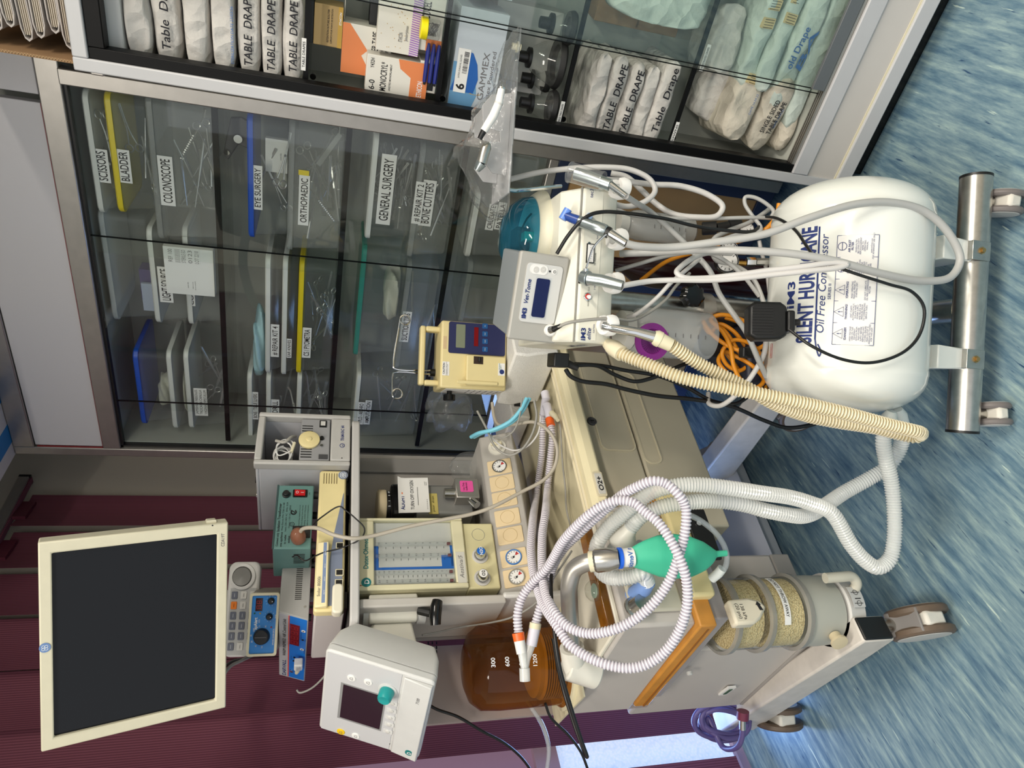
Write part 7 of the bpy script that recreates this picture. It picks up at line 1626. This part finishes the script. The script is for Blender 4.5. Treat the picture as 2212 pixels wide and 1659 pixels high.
# ================================================================ hoses, tubes and cables
def D3(P): return [atdepth(*p) for p in P]
def sf(z, *P):                          # points of a lead lying on the work surface (or at a given height)
    return [(x, y, (atz(x, y, z)-CP).dot(CF)) for x, y in P]
def ribbed(Q, r, pitch, amp=.16, n=12):
    Q = resample(Q, pitch/4); rad = [r*(1+amp*(.5+.5*math.cos(2*math.pi*i/4))-amp*.5) for i in range(len(Q))]
    return MB().tube(Q, rad, n)
def hose(name, lab, cat, P, r, m, pitch=0, k=8, closed=False, amp=.16, group=None, n=10, flat=1.0, valley=None):
    Q = smoothpath(D3(P), k, closed)
    mb = ribbed(Q, r, pitch, amp) if pitch else MB().tube(Q, r, n, closed=closed, flat=flat)
    o = mb.build(name, m, ang=75)
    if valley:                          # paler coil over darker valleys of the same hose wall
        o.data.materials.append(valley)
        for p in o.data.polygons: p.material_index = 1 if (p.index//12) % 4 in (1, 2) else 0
    return tag(o, lab, cat, group)
WHOSE = bpy.data.materials.new('white_ribbed_hose'); WHOSE.use_nodes = True
WHOSE.node_tree.nodes['Principled BSDF'].inputs['Base Color'].default_value = (*lin((226, 222, 230)), 1); WHOSE.node_tree.nodes['Principled BSDF'].inputs['Roughness'].default_value = .4
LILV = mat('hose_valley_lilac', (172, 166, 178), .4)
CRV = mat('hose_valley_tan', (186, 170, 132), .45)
CHOSE = mat('cream_ribbed_hose', (228, 218, 190), .45)
TRH = clear('translucent_ribbed_hose', (252, 253, 253), .5, (252, 254, 252), .15)
GHOSE = mat('grey_silicone_hose', (176, 176, 174), .4)
LHOSE = mat('light_grey_hose', (200, 198, 196), .4)
KCAB = mat('black_cable', (18, 18, 19), .4)
OCAB = mat('orange_cable', (222, 142, 24), .45)
GCAB = mat('grey_cable', (150, 148, 142), .45)
BTUB = mat('pale_blue_tube', (124, 200, 222), .35)
CTUB = clear('clear_tube', (250, 251, 252), .25, (214, 222, 226), .08)
PURH = mat('purple_hose', (92, 80, 132), .4)
# breathing circuit: two white ribbed hoses
A1 = sf(.848, (1172, 894), (1171, 972), (1160, 1060))+[(1150, 1134, 1.72), (1147, 1188, 1.63), (1152, 1235, 1.56), (1167, 1289, 1.48), (1181, 1319, 1.43), (1201, 1349, 1.39), (1228, 1390, 1.36), (1262, 1415, 1.34), (1309, 1435, 1.32), (1356, 1443, 1.31), (1396, 1435, 1.305), (1437, 1407, 1.30), (1467, 1363, 1.295), (1484, 1309, 1.29), (1484, 1262, 1.29), (1474, 1221, 1.29), (1454, 1177, 1.30), (1423, 1130, 1.32), (1390, 1103, 1.34), (1370, 1087, 1.35), (1336, 1081, 1.36), (1302, 1092, 1.37), (1275, 1110, 1.38), (1245, 1137, 1.40), (1215, 1171, 1.43), (1198, 1201, 1.46), (1181, 1228, 1.48), (1147, 1262, 1.50), (1127, 1292, 1.50), (1118, 1329, 1.49), (1120, 1366, 1.48)]
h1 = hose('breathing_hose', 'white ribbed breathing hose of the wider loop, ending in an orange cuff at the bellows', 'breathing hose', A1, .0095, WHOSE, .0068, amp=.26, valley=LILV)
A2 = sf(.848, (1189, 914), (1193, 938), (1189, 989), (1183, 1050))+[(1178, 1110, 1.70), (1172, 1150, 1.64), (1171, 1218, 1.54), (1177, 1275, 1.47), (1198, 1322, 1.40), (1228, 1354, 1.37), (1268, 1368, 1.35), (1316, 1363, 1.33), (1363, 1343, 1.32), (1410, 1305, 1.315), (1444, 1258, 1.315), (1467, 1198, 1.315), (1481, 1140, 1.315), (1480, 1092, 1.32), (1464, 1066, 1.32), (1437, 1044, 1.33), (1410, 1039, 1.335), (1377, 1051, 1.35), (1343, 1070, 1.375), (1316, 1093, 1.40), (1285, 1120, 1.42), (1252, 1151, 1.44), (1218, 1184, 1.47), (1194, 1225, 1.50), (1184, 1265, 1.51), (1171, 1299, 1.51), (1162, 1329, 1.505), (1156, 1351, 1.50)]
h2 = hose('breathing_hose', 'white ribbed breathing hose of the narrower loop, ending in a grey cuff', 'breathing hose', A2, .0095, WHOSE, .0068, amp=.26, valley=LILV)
def cuff(o, P, rs, m, name):
    Q = [o.matrix_world.inverted() @ p for p in D3(P)]; MB().tube(Q, rs, 22).build(name, m, o)
CUFFW = mat('pale_lilac_cuff', (216, 214, 226), .4); ORC = mat('orange_cuff', (240, 104, 40), .4)
cuff(h1, sf(.849, (1177, 848), (1180, 862), (1178, 864), (1173, 895)), [.0125, .0125, .0115, .0105], CUFFW, 'white_cuff')
cuff(h2, sf(.852, (1181, 876), (1185, 890), (1187, 903)), [.0135, .0125, .0115], CUFFW, 'white_cuff'); cuff(h2, sf(.851, (1187, 905), (1190, 919)), [.0125, .0125], ORC, 'orange_ring')
cuff(h1, [(1119, 1367, 1.48), (1122, 1384, 1.475)], [.0135, .0125], ORC, 'orange_ring'); cuff(h1, [(1122, 1384, 1.475), (1127, 1412, 1.465)], [.0120, .0110], PAPER, 'white_cuff')
cuff(h2, [(1157, 1346, 1.50), (1155, 1358, 1.497)], [.0130, .0130], CREAM, 'cream_ring'); cuff(h2, [(1155, 1358, 1.497), (1147, 1395, 1.485)], [.0125, .0125], CUFFW, 'grey_cuff')
yp = thing('y_connector', 'translucent Y shaped connector joining the two breathing hoses in front of the bellows', 'hose connector', Fr(atdepth(1132, 1435, 1.46))); I = yp.matrix_world.inverted()
MB().tube([I @ p for p in D3([(1128, 1411, 1.464), (1131, 1432, 1.458), (1134, 1445, 1.455)])], [.0095, .0085, .0085], 18).build('branch', TRH, yp); MB().tube([I @ p for p in D3([(1146, 1394, 1.484), (1137, 1425, 1.466), (1134, 1442, 1.457)])], [.0105, .0085, .0085], 18).build('branch', TRH, yp); MB().tube([I @ p for p in D3([(1133, 1443, 1.456), (1134, 1471, 1.45)])], [.0115, .0115], 20).build('outlet', TRH, yp)
# sensor plug on the upper cuffs
t = hose('sensor_cable', 'thin grey sensor cable running along the work surface from the orange ringed cuff', 'cable', sf(.840, (1203, 902), (1209, 915), (1212, 943), (1215, 997), (1221, 1051), (1224, 1100), (1231, 1130))+[(1240, 1160, 1.60)], .0026, GCAB); cuff(t, sf(.850, (1192, 893), (1199, 899), (1205, 908)), [.009, .0075, .005], CREAM, 'cream_plug')
# scavenging hoses
S1 = [(1399, 1257, 1.42), (1388, 1240, 1.405), (1361, 1247, 1.41), (1329, 1249, 1.42), (1306, 1242, 1.44), (1293, 1223, 1.46), (1287, 1193, 1.465), (1295, 1165, 1.45), (1318, 1135, 1.44), (1356, 1103, 1.425), (1404, 1066, 1.41), (1454, 1050, 1.40), (1505, 1047, 1.40), (1572, 1054, 1.405), (1650, 1066, 1.42), (1705, 1074, 1.44), (1751, 1087, 1.45), (1795, 1107, 1.46), (1839, 1177, 1.47), (1869, 1211, 1.475), (1896, 1226, 1.48), (1920, 1211, 1.485), (1930, 1177, 1.49), (1932, 1110, 1.50), (1925, 1039, 1.50), (1913, 989, 1.49), (1908, 948, 1.48), (1917, 911, 1.47)]
s1 = hose('scavenging_hose', 'translucent ribbed hose from the blue port cuff, drooping in a V over the floor', 'ribbed hose', S1, .0152, TRH, .0062, amp=.2)
cuff(s1, [(1399, 1256, 1.42), (1390, 1270, 1.44), (1362, 1289, 1.475)], [.0165, .0185, .017], mat('blue_port_cuff', (130, 164, 226), .4), 'blue_cuff')
cuff(s1, [(1914, 925, 1.472), (1921, 902, 1.465), (1926, 888, 1.46)], [.018, .0175, .010], mat('milky_cuff', (218, 224, 222), .4), 'milky_cuff')
S2 = [(1362, 1140, 1.44), (1378, 1122, 1.43), (1405, 1104, 1.425), (1440, 1092, 1.42), (1471, 1087, 1.42), (1539, 1082, 1.43), (1606, 1090, 1.435), (1650, 1102, 1.44), (1701, 1112, 1.455), (1734, 1115, 1.475), (1761, 1106, 1.50), (1785, 1090, 1.52), (1825, 1063, 1.54), (1879, 1033, 1.545), (1920, 1006, 1.54), (1945, 965, 1.525), (1950, 931, 1.51), (1942, 906, 1.50)]
s2 = hose('scavenging_hose', 'translucent ribbed hose from the round white filter, crossing behind the drooping one', 'ribbed hose', S2, .0152, TRH, .0062, amp=.2)
cuff(s2, [(1945, 915, 1.505), (1941, 895, 1.50), (1938, 884, 1.495)], [.018, .017, .011], MATS['milky_cuff'], 'milky_cuff')
fl = thing('breathing_filter', 'round white breathing filter on the rear port of the absorber', 'filter', Fr(atdepth(1352, 1163, 1.455))); I = fl.matrix_world.inverted(); a, b = I @ atdepth(1326, 1190, 1.485), I @ atdepth(1364, 1138, 1.44); ax = (b-a)
MB().tube([a, a+ax*.30], [.017, .0165], 22).build('port_sleeve', mat('milky_cuff', (218, 224, 222), .4), fl); m = MB(); L_ = ax.length; m.lathe([(L_*.28, .018), (L_*.40, .031), (L_*.46, .033), (L_*.50, .033), (L_*.56, .030), (L_*.82, .017), (L_, .0145)], a, ax, 36); m.build('filter_shell', mat('filter_white', (222, 220, 210), .4), fl)
# breathing bag
bg_ = thing('breathing_bag', 'green rubber breathing bag hanging from the steel bag mount', 'breathing bag', Fr(atdepth(1440, 1203, 1.40))); I = bg_.matrix_world.inverted()
C0 = [I @ p for p in D3([(1352, 1205, 1.385), (1365, 1203, 1.387), (1385, 1201, 1.39), (1420, 1201, 1.395), (1455, 1202, 1.40), (1490, 1203, 1.405), (1520, 1202, 1.41), (1540, 1200, 1.412), (1548, 1197, 1.414), (1570, 1195, 1.416)])]
RR = [.0165, .0195, .029, .042, .046, .042, .030, .015, .0068, .0062]
C1 = smoothpath(C0, 5); 
def interp(i): 
    f = i/5; j = min(int(f), len(RR)-2); t = f-j; return RR[j]*(1-t)+RR[j+1]*t
rings = []; ax = (C1[-1]-C1[0]).normalized(); u = (I.to_3x3() @ CR); u = (u-ax*u.dot(ax)).normalized(); w = ax.cross(u)
for i, c in enumerate(C1):
    r = interp(i); s = i/len(C1); fold = .10*math.sin(math.pi*min(1, s*1.3))
    rings.append([c+(u*math.cos(2*math.pi*k/40)+w*.62*math.sin(2*math.pi*k/40))*r*(1+fold*(math.sin(5*2*math.pi*k/40+2*s)*.5-abs(math.sin(1.5*2*math.pi*k/40+.6))*.3)) for k in range(40)])
MB().loft(rings).build('bag_body', mat('green_rubber', (66, 186, 150), .5, noise=.05, nscale=20), bg_, ang=80)
MB().tube([C0[0]-ax*.016, C0[0]-ax*.010], .0215, 28).build('blue_ring', mat('bright_blue_ring', (30, 100, 220), .4), bg_)
nk = MB().tube([C0[0]-ax*.010, C0[1]+ax*.002], [.0185, .0195], 28).build('white_collar', PAPER, bg_)
q = MB().text('n Ventical', 0, 0, 0, .010, bold=.02); c = C0[0].lerp(C0[1], .35); fwd = -(I.to_3x3() @ CF); fwd = (fwd-ax*fwd.dot(ax)).normalized(); lr = fwd.cross(ax).normalized()*-1
q.map(lambda v: c+ax*(-v.z)+(fwd*math.cos(v.x/.0195)+(CR*0+lr)*math.sin(v.x/.0195))*.0200); q.build('lettering', BLUEINK, nk, smooth=False)
t = hose('sample_tube', 'clear bent tube curving round the green bag to the canister elbow', 'tube', [(1478, 1110, 1.44), (1495, 1115, 1.44), (1521, 1130, 1.44), (1551, 1157, 1.44), (1569, 1194, 1.445), (1567, 1225, 1.45), (1556, 1236, 1.46)], .0062, CTUB); cuff(t, [(1560, 1228, 1.452), (1552, 1238, 1.458), (1538, 1250, 1.47)], [.010, .0105, .010], mat('milky_cuff', (218, 224, 222), .4), 'elbow')
# suction hose of the dental cart
CH = [(1450, 746, 1.375), (1505, 783, 1.385), (1572, 817, 1.385), (1623, 843, 1.385), (1660, 866, 1.39), (1700, 884, 1.40), (1750, 900, 1.41), (1810, 912, 1.415), (1893, 925, 1.42), (1945, 938, 1.42), (1978, 944, 1.41), (1990, 937, 1.395), (1974, 931, 1.375), (1920, 918, 1.365), (1819, 891, 1.345), (1717, 867, 1.335), (1650, 853, 1.335), (1572, 838, 1.34), (1471, 815, 1.35), (1404, 789, 1.37), (1343, 764, 1.40), (1318, 749, 1.43)]
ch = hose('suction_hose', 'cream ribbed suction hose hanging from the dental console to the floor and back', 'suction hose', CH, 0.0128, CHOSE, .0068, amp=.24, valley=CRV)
cuff(ch, [(1343, 764, 1.40), (1326, 752, 1.42), (1312, 742, 1.445)], [.0165, .0175, .012], CHOSE, 'console_cuff')
# dental supply hoses
G1 = [(1352, 526, 1.355), (1380, 532, 1.36), (1450, 534, 1.375), (1550, 522, 1.36), (1650, 506, 1.345), (1750, 470, 1.335), (1850, 441, 1.345), (1930, 438, 1.36), (2000, 458, 1.375), (2050, 505, 1.385), (2074, 560, 1.39), (2055, 597, 1.385), (2000, 607, 1.37), (1900, 590, 1.34), (1800, 563, 1.325), (1700, 547, 1.33), (1600, 541, 1.35), (1500, 540, 1.40), (1420, 545, 1.46), (1340, 548, 1.50)]
hose('handpiece_hose', 'grey double hose of the blue headed handpiece looping down over the tank to the floor', 'dental hose', G1, .0078, GHOSE, n=14, k=10)
G2 = [(1345, 617, 1.357), (1408, 607, 1.385), (1463, 605, 1.38), (1535, 605, 1.37), (1607, 600, 1.355), (1662, 594, 1.345), (1750, 585, 1.325), (1815, 577, 1.32), (1829, 571, 1.32), (1805, 567, 1.322), (1740, 575, 1.328), (1662, 584, 1.345), (1589, 594, 1.36), (1520, 601, 1.375), (1475, 599, 1.38), (1462, 589, 1.385), (1470, 577, 1.40), (1500, 556, 1.44), (1535, 546, 1.50), (1580, 548, 1.55)]
hose('syringe_hose', 'pale grey hose of the air and water syringe with a tight loop on the tank', 'dental hose', G2, .0058, LHOSE, n=12, k=10)
hose('scaler_hose', 'grey hose of the clear sleeved scaler running down left behind the tank', 'dental hose', [(1352, 424, 1.362), (1380, 442, 1.42), (1408, 460, 1.50), (1463, 510, 1.53), (1499, 546, 1.53), (1535, 588, 1.52), (1553, 633, 1.52), (1589, 685, 1.51), (1611, 716, 1.51), (1638, 777, 1.52), (1655, 813, 1.55)], .0062, GHOSE, n=12)
hose('loop_hose', 'light grey hose making the small loop beside the first holder', 'dental hose', [(1098, 388, 1.48), (1167, 372, 1.50), (1235, 364, 1.51), (1302, 361, 1.52), (1363, 367, 1.52), (1404, 388, 1.515), (1415, 412, 1.51), (1394, 435, 1.50), (1353, 446, 1.49), (1316, 435, 1.48), (1299, 416, 1.485), (1300, 402, 1.50)], .0062, LHOSE, n=12)
hose('loop_hose', 'light grey hose making the long oval loop in front of the wooden door', 'dental hose', [(1310, 388, 1.56), (1340, 390, 1.56), (1404, 398, 1.56), (1471, 402, 1.56), (1532, 422, 1.56), (1561, 446, 1.56), (1549, 466, 1.56), (1505, 469, 1.56), (1454, 462, 1.57), (1420, 442, 1.58), (1387, 412, 1.59), (1353, 382, 1.60), (1320, 374, 1.60)], .0066, LHOSE, n=12)
hose('supply_tube', 'grey tube running straight down beside the long oval loop', 'dental hose', [(1300, 432, 1.54), (1330, 450, 1.545), (1360, 463, 1.55), (1437, 471, 1.56), (1539, 472, 1.57), (1620, 470, 1.58), (1665, 471, 1.60)], .0045, GHOSE)
hose('supply_tube', 'grey tube in a small loop by the shoulder of the tank', 'dental hose', [(1665, 470, 1.60), (1671, 457, 1.60), (1655, 440, 1.60), (1628, 426, 1.60), (1610, 426, 1.60), (1609, 440, 1.60), (1625, 466, 1.59), (1643, 490, 1.58), (1640, 500, 1.57), (1600, 505, 1.57), (1550, 520, 1.57)], .0046, GHOSE)
hose('supply_tube', 'grey tube crossing diagonally below the round gauges', 'dental hose', [(1665, 450, 1.64), (1620, 480, 1.62), (1570, 500, 1.60), (1540, 520, 1.58), (1545, 560, 1.58), (1590, 575, 1.58), (1625, 600, 1.58), (1645, 640, 1.57), (1655, 680, 1.56), (1660, 720, 1.56)], .0055, GHOSE)
hose('supply_tube', 'grey tube slanting from the jar lid to the crossing hoses', 'dental hose', [(1330, 585, 1.60), (1380, 570, 1.58), (1440, 553, 1.56), (1500, 545, 1.55), (1545, 552, 1.55), (1600, 590, 1.56), (1640, 640, 1.57)], .0048, GHOSE)
hose('supply_tube', 'pale tube slanting from the left jar up to the tight hose loop', 'dental hose', [(1356, 684, 1.52), (1372, 680, 1.50), (1400, 660, 1.48), (1425, 637, 1.46), (1448, 612, 1.45), (1480, 585, 1.46), (1510, 560, 1.50)], .0046, LHOSE)
hose('supply_tube', 'twin grey tubes standing behind the large gauge', 'dental hose', [(1640, 520, 1.63), (1645, 545, 1.63), (1655, 580, 1.62), (1662, 630, 1.62), (1668, 690, 1.62)], .0048, LHOSE)
hose('box_cable', 'grey cable from the socket of the blue display control box', 'cable', [(1192, 712, 1.40), (1206, 706, 1.385), (1225, 698, 1.375), (1252, 693, 1.375), (1319, 688, 1.39), (1363, 692, 1.42), (1397, 678, 1.45), (1437, 648, 1.47), (1461, 617, 1.48), (1490, 590, 1.50)], .0034, GCAB)
t = [o for o in bpy.data.objects if o.name == 'box_cable'][0]; cuff(t, [(1188, 713, 1.402), (1196, 711, 1.395)], [.0075, .007], STEEL, 'metal_plug'); cuff(t, [(1196, 711, 1.395), (1212, 703, 1.382)], [.0062, .0042], BLACK, 'black_boot')
hose('black_tube', 'black tube from the blue domed cover curling down across the console front', 'cable', [(1203, 548, 1.40), (1225, 512, 1.385), (1250, 482, 1.375), (1275, 464, 1.375), (1300, 458, 1.385), (1340, 459, 1.43), (1390, 465, 1.48), (1440, 473, 1.50), (1500, 488, 1.52), (1560, 497, 1.54), (1625, 500, 1.56), (1640, 490, 1.58)], .0040, KCAB)
hose('adaptor_cable', 'thin black adaptor cable making a wide loop over the front of the white tank', 'cable', [(1655, 468, 1.56), (1672, 470, 1.53), (1689, 476, 1.50), (1718, 497, 1.455), (1743, 532, 1.405), (1768, 561, 1.352), (1836, 587, 1.33), (1920, 614, 1.338), (1971, 631, 1.355), (1996, 665, 1.365), (1988, 719, 1.365), (1954, 759, 1.355), (1886, 783, 1.345), (1819, 776, 1.338), (1751, 746, 1.335), (1705, 712, 1.36)], .0032, KCAB)
hose('drain_tube', 'white tube curving from the tank shoulder behind the cream suction hose', 'tube', [(1655, 735, 1.54), (1650, 765, 1.53), (1622, 815, 1.54), (1593, 850, 1.56), (1557, 876, 1.60), (1532, 872, 1.64), (1530, 850, 1.68)], .0058, LHOSE)
rr = random.Random(12); OP = [(1515, 672, 1.66), (1522, 700, 1.64), (1545, 728, 1.62), (1575, 748, 1.61), (1600, 757, 1.60), (1640, 752, 1.60), (1655, 740, 1.60), (1640, 715, 1.62), (1600, 690, 1.63), (1555, 680, 1.63), (1535, 690, 1.64), (1560, 715, 1.62), (1578, 750, 1.60), (1585, 790, 1.60), (1600, 820, 1.60), (1630, 838, 1.60), (1650, 820, 1.62), (1625, 790, 1.62), (1590, 770, 1.64), (1565, 760, 1.64), (1552, 780, 1.63), (1575, 810, 1.62), (1610, 835, 1.62), (1640, 850, 1.62), (1655, 835, 1.64), (1630, 800, 1.65), (1600, 765, 1.65), (1570, 720, 1.65), (1540, 685, 1.66), (1580, 690, 1.66), (1620, 710, 1.66), (1650, 735, 1.66)]
hose('extension_cable', 'tangled orange extension cable bundled behind the tank', 'cable', OP, .0052, OCAB, k=8)
OP2 = [(1512, 690, 1.68), (1535, 720, 1.66), (1552, 700, 1.65), (1580, 712, 1.64), (1605, 740, 1.64), (1622, 775, 1.64), (1600, 800, 1.63), (1572, 790, 1.63), (1560, 760, 1.62), (1585, 735, 1.62), (1625, 745, 1.62), (1648, 780, 1.63), (1640, 820, 1.64), (1612, 815, 1.65), (1578, 775, 1.66), (1550, 735, 1.67), (1530, 695, 1.68)]
hose('extension_cable', 'second orange cable wound through the tangle behind the tank', 'cable', OP2, .0050, OCAB)
hose('orange_cable', 'orange cable passing between the cabinet and the shoulder of the tank', 'cable', [(1683, 440, 1.60), (1678, 465, 1.60), (1660, 490, 1.60), (1640, 505, 1.61), (1600, 520, 1.64), (1500, 545, 1.70), (1440, 565, 1.74), (1385, 605, 1.80)], .0056, OCAB)
# mains leads of the console
hose('mains_cable', 'black mains cable with worn white patch running from the console plug to the floor', 'cable', [(1222, 798, 1.535), (1232, 812, 1.54), (1255, 823, 1.55), (1310, 830, 1.57), (1356, 842, 1.59), (1420, 855, 1.61), (1500, 863, 1.64), (1580, 878, 1.67), (1650, 908, 1.70), (1701, 924, 1.72), (1751, 918, 1.72), (1790, 905, 1.72)], .0052, KCAB)
hose('mains_cable', 'black mains cable sagging across the top drawer', 'cable', [(1240, 789, 1.54), (1289, 790, 1.56), (1329, 810, 1.59), (1370, 824, 1.60), (1404, 818, 1.61), (1434, 806, 1.62), (1470, 790, 1.64), (1500, 780, 1.68)], .0048, KCAB)
hose('mains_cable', 'black mains cable running behind the suction hose to the machine leg', 'cable', [(1240, 786, 1.56), (1300, 790, 1.58), (1350, 800, 1.60), (1420, 812, 1.62), (1480, 835, 1.64), (1539, 866, 1.66), (1589, 872, 1.67), (1622, 852, 1.68), (1650, 830, 1.70)], .0046, KCAB)
# leads on the work surface and the shelf
hose('power_cable', 'beige cable from the brown plug hanging across the flowmeter to the work surface', 'cable', [(648, 1152, 1.67), (652, 1144, 1.655), (664, 1140, 1.64), (690, 1142, 1.615), (720, 1155, 1.60), (763, 1163, 1.60), (803, 1158, 1.62), (890, 1136, 1.65), (955, 1123, 1.67), (1020, 1110, 1.69), (1064, 1095, 1.70), (1128, 1062, 1.73), (1174, 1037, 1.745), (1197, 1010, 1.755), (1204, 975, 1.765), (1197, 948, 1.78), (1179, 925, 1.80), (1154, 912, 1.83), (1121, 915, 1.87), (1092, 919, 1.90), (1076, 917, 1.92), (1068, 903, 1.94), (1063, 870, 1.97)], .0048, mat('beige_cable', (178, 170, 156), .45))
for i, (dx, dd_) in enumerate(((0, 0), (6, .01))):
    hose('oxygen_tube', ('pale blue tube looping out of the foam block', 'second pale blue tube beside the first at the foam block')[i], 'tube', [(1138+dx, 860, 1.850+dd_), (1124+dx, 886, 1.840+dd_), (1102+dx, 910, 1.840+dd_), (1066+dx, 928, 1.850+dd_), (1036+dx, 935, 1.870+dd_), (1018+dx, 944, 1.910+dd_)], .0056, BTUB)
hose('grey_lead', 'dark grey lead looping in front of the main switch', 'cable', [(1031, 888, 1.910), (1053, 930, 1.870), (1063, 955, 1.850), (1080, 975, 1.830), (1103, 983, 1.820), (1128, 970, 1.810), (1150, 936, 1.810), (1159, 898, 1.820), (1154, 865, 1.830)], .0032, GCAB)
hose('pale_lead', 'thin pale lead looping just above the dark grey lead', 'cable', [(1060, 940, 1.880), (1072, 955, 1.855), (1089, 966, 1.840), (1114, 973, 1.825), (1143, 961, 1.815), (1163, 934, 1.815), (1168, 900, 1.820)], .0026, LHOSE)
hose('grey_lead', 'thin lead hanging from the foam notch to the rail', 'cable', [(1127, 860, 1.845), (1123, 896, 1.835), (1110, 930, 1.835), (1089, 945, 1.850), (1068, 945, 1.870)], .0022, GCAB)
BLW = mat('thin_black_wire', (16, 16, 17), .5)
hose('thin_wire', 'thin black wire arching over the yellowed processor from under the transformer', 'wire', [(677, 1133, 1.670), (695, 1117, 1.640), (734, 1094, 1.630), (746, 1102, 1.630), (767, 1119, 1.630), (787, 1141, 1.630), (785, 1156, 1.630), (773, 1168, 1.630), (736, 1184, 1.630), (701, 1193, 1.620), (681, 1201, 1.610), (660, 1211, 1.590), (650, 1207, 1.590), (642, 1199, 1.600), (632, 1203, 1.620)], .0018, BLW)
hose('probe_cable', 'thin grey cable from the white connector of the warm air unit', 'cable', [(641, 1490, 1.73), (646, 1496, 1.73), (669, 1489, 1.72), (696, 1466, 1.70), (715, 1440, 1.70)], .0024, GCAB)
hose('monitor_cable', 'grey cable hanging behind the lower edge of the big display', 'cable', [(470, 1480, 1.60), (495, 1442, 1.66), (520, 1428, 1.72), (545, 1416, 1.80)], .0040, GCAB)
hose('monitor_cable', 'black cable hanging beside the grey one behind the display', 'cable', [(475, 1450, 1.62), (500, 1430, 1.70), (530, 1422, 1.78), (555, 1410, 1.84)], .0036, KCAB)
# leads at the left of the machine
hose('black_lead', 'thick black lead hanging in a long narrow loop at the left of the machine', 'cable', [(1196, 1200, 1.56), (1191, 1240, 1.50), (1191, 1290, 1.44), (1196, 1350, 1.40), (1208, 1437, 1.38), (1231, 1521, 1.38), (1256, 1600, 1.39), (1268, 1634, 1.40), (1264, 1628, 1.42), (1244, 1575, 1.44), (1220, 1500, 1.46), (1205, 1440, 1.49), (1195, 1380, 1.53)], .0042, KCAB)
hose('black_lead', 'thin black lead dropping from the bellows corner to the window sill', 'cable', [(1178, 1520, 1.62), (1190, 1550, 1.64), (1228, 1588, 1.66), (1255, 1625, 1.68), (1272, 1668, 1.70)], .0034, KCAB)
hose('black_lead', 'black lead running from the ventilator display down to the left', 'cable', [(925, 1522, 1.58), (945, 1533, 1.60), (988, 1548, 1.62), (1039, 1578, 1.65), (1089, 1605, 1.68), (1125, 1635, 1.72), (1150, 1668, 1.76)], .0036, KCAB)
hose('drain_tube', 'clear tube hanging from the base of the bellows bottle', 'tube', [(1140, 1515, 1.72), (1150, 1532, 1.70), (1171, 1565, 1.70), (1185, 1612, 1.70), (1181, 1668, 1.72)], .0056, CTUB)
hose('grey_lead', 'thin grey lead crossing from the ventilator bracket to the gauge rail', 'cable', [(912, 1372, 1.66), (945, 1366, 1.68), (988, 1356, 1.70), (1055, 1346, 1.68), (1109, 1332, 1.64), (1160, 1300, 1.60), (1195, 1250, 1.57), (1235, 1190, 1.54)], .0024, GCAB)
# coiled purple hose behind the machine foot
cc_ = []
for i in range(64):
    a = R(i*26); rr_ = 38+9*math.sin(i*.37)+5*math.cos(i*.9); cc_.append((1563+rr_*1.15*math.cos(a)+5*math.sin(i*.21), 1560+rr_*.95*math.sin(a), 2.02+.02*math.sin(i*.5)))
cc_ += [(1560, 1612, 1.98), (1580, 1618, 1.94), (1597, 1608, 1.90), (1604, 1585, 1.885), (1604, 1560, 1.88)]
cp = hose('gas_hose', 'coiled purple gas hose with maroon collar behind the left foot of the machine', 'gas hose', cc_, .0078, PURH, k=5)
cuff(cp, [(1604, 1575, 1.882), (1604, 1552, 1.88)], [.0088, .0088], STEEL, 'steel_ferrule'); cuff(cp, [(1604, 1553, 1.88), (1605, 1536, 1.88)], [.0165, .0165], mat('maroon_collar', (110, 40, 66), .4), 'maroon_collar')
# carton on top of the tall cabinet, overhanging its front
t = thing('striped_carton', 'white carton with blue stripes on top of the tall cabinet, cut by the picture edge', 'carton', FB.sub((-.035, -.42, CT+.002)))
MB().box(0, .52, 0, .70, 0, .30).build('carton_body', mat('carton_mauve_white', (206, 198, 196), .6), t, bevel=.003)
for x in (.06, .23): 
    MB().box(x, x+.075, -.001, .701, -.0012, .0).build('blue_stripe', mat('stripe_blue', (30, 116, 176), .5), t)
MB().box(-.0012, 0, .0, .70, .08, .14).build('blue_stripe', mat('stripe_blue', (30, 116, 176), .5), t)
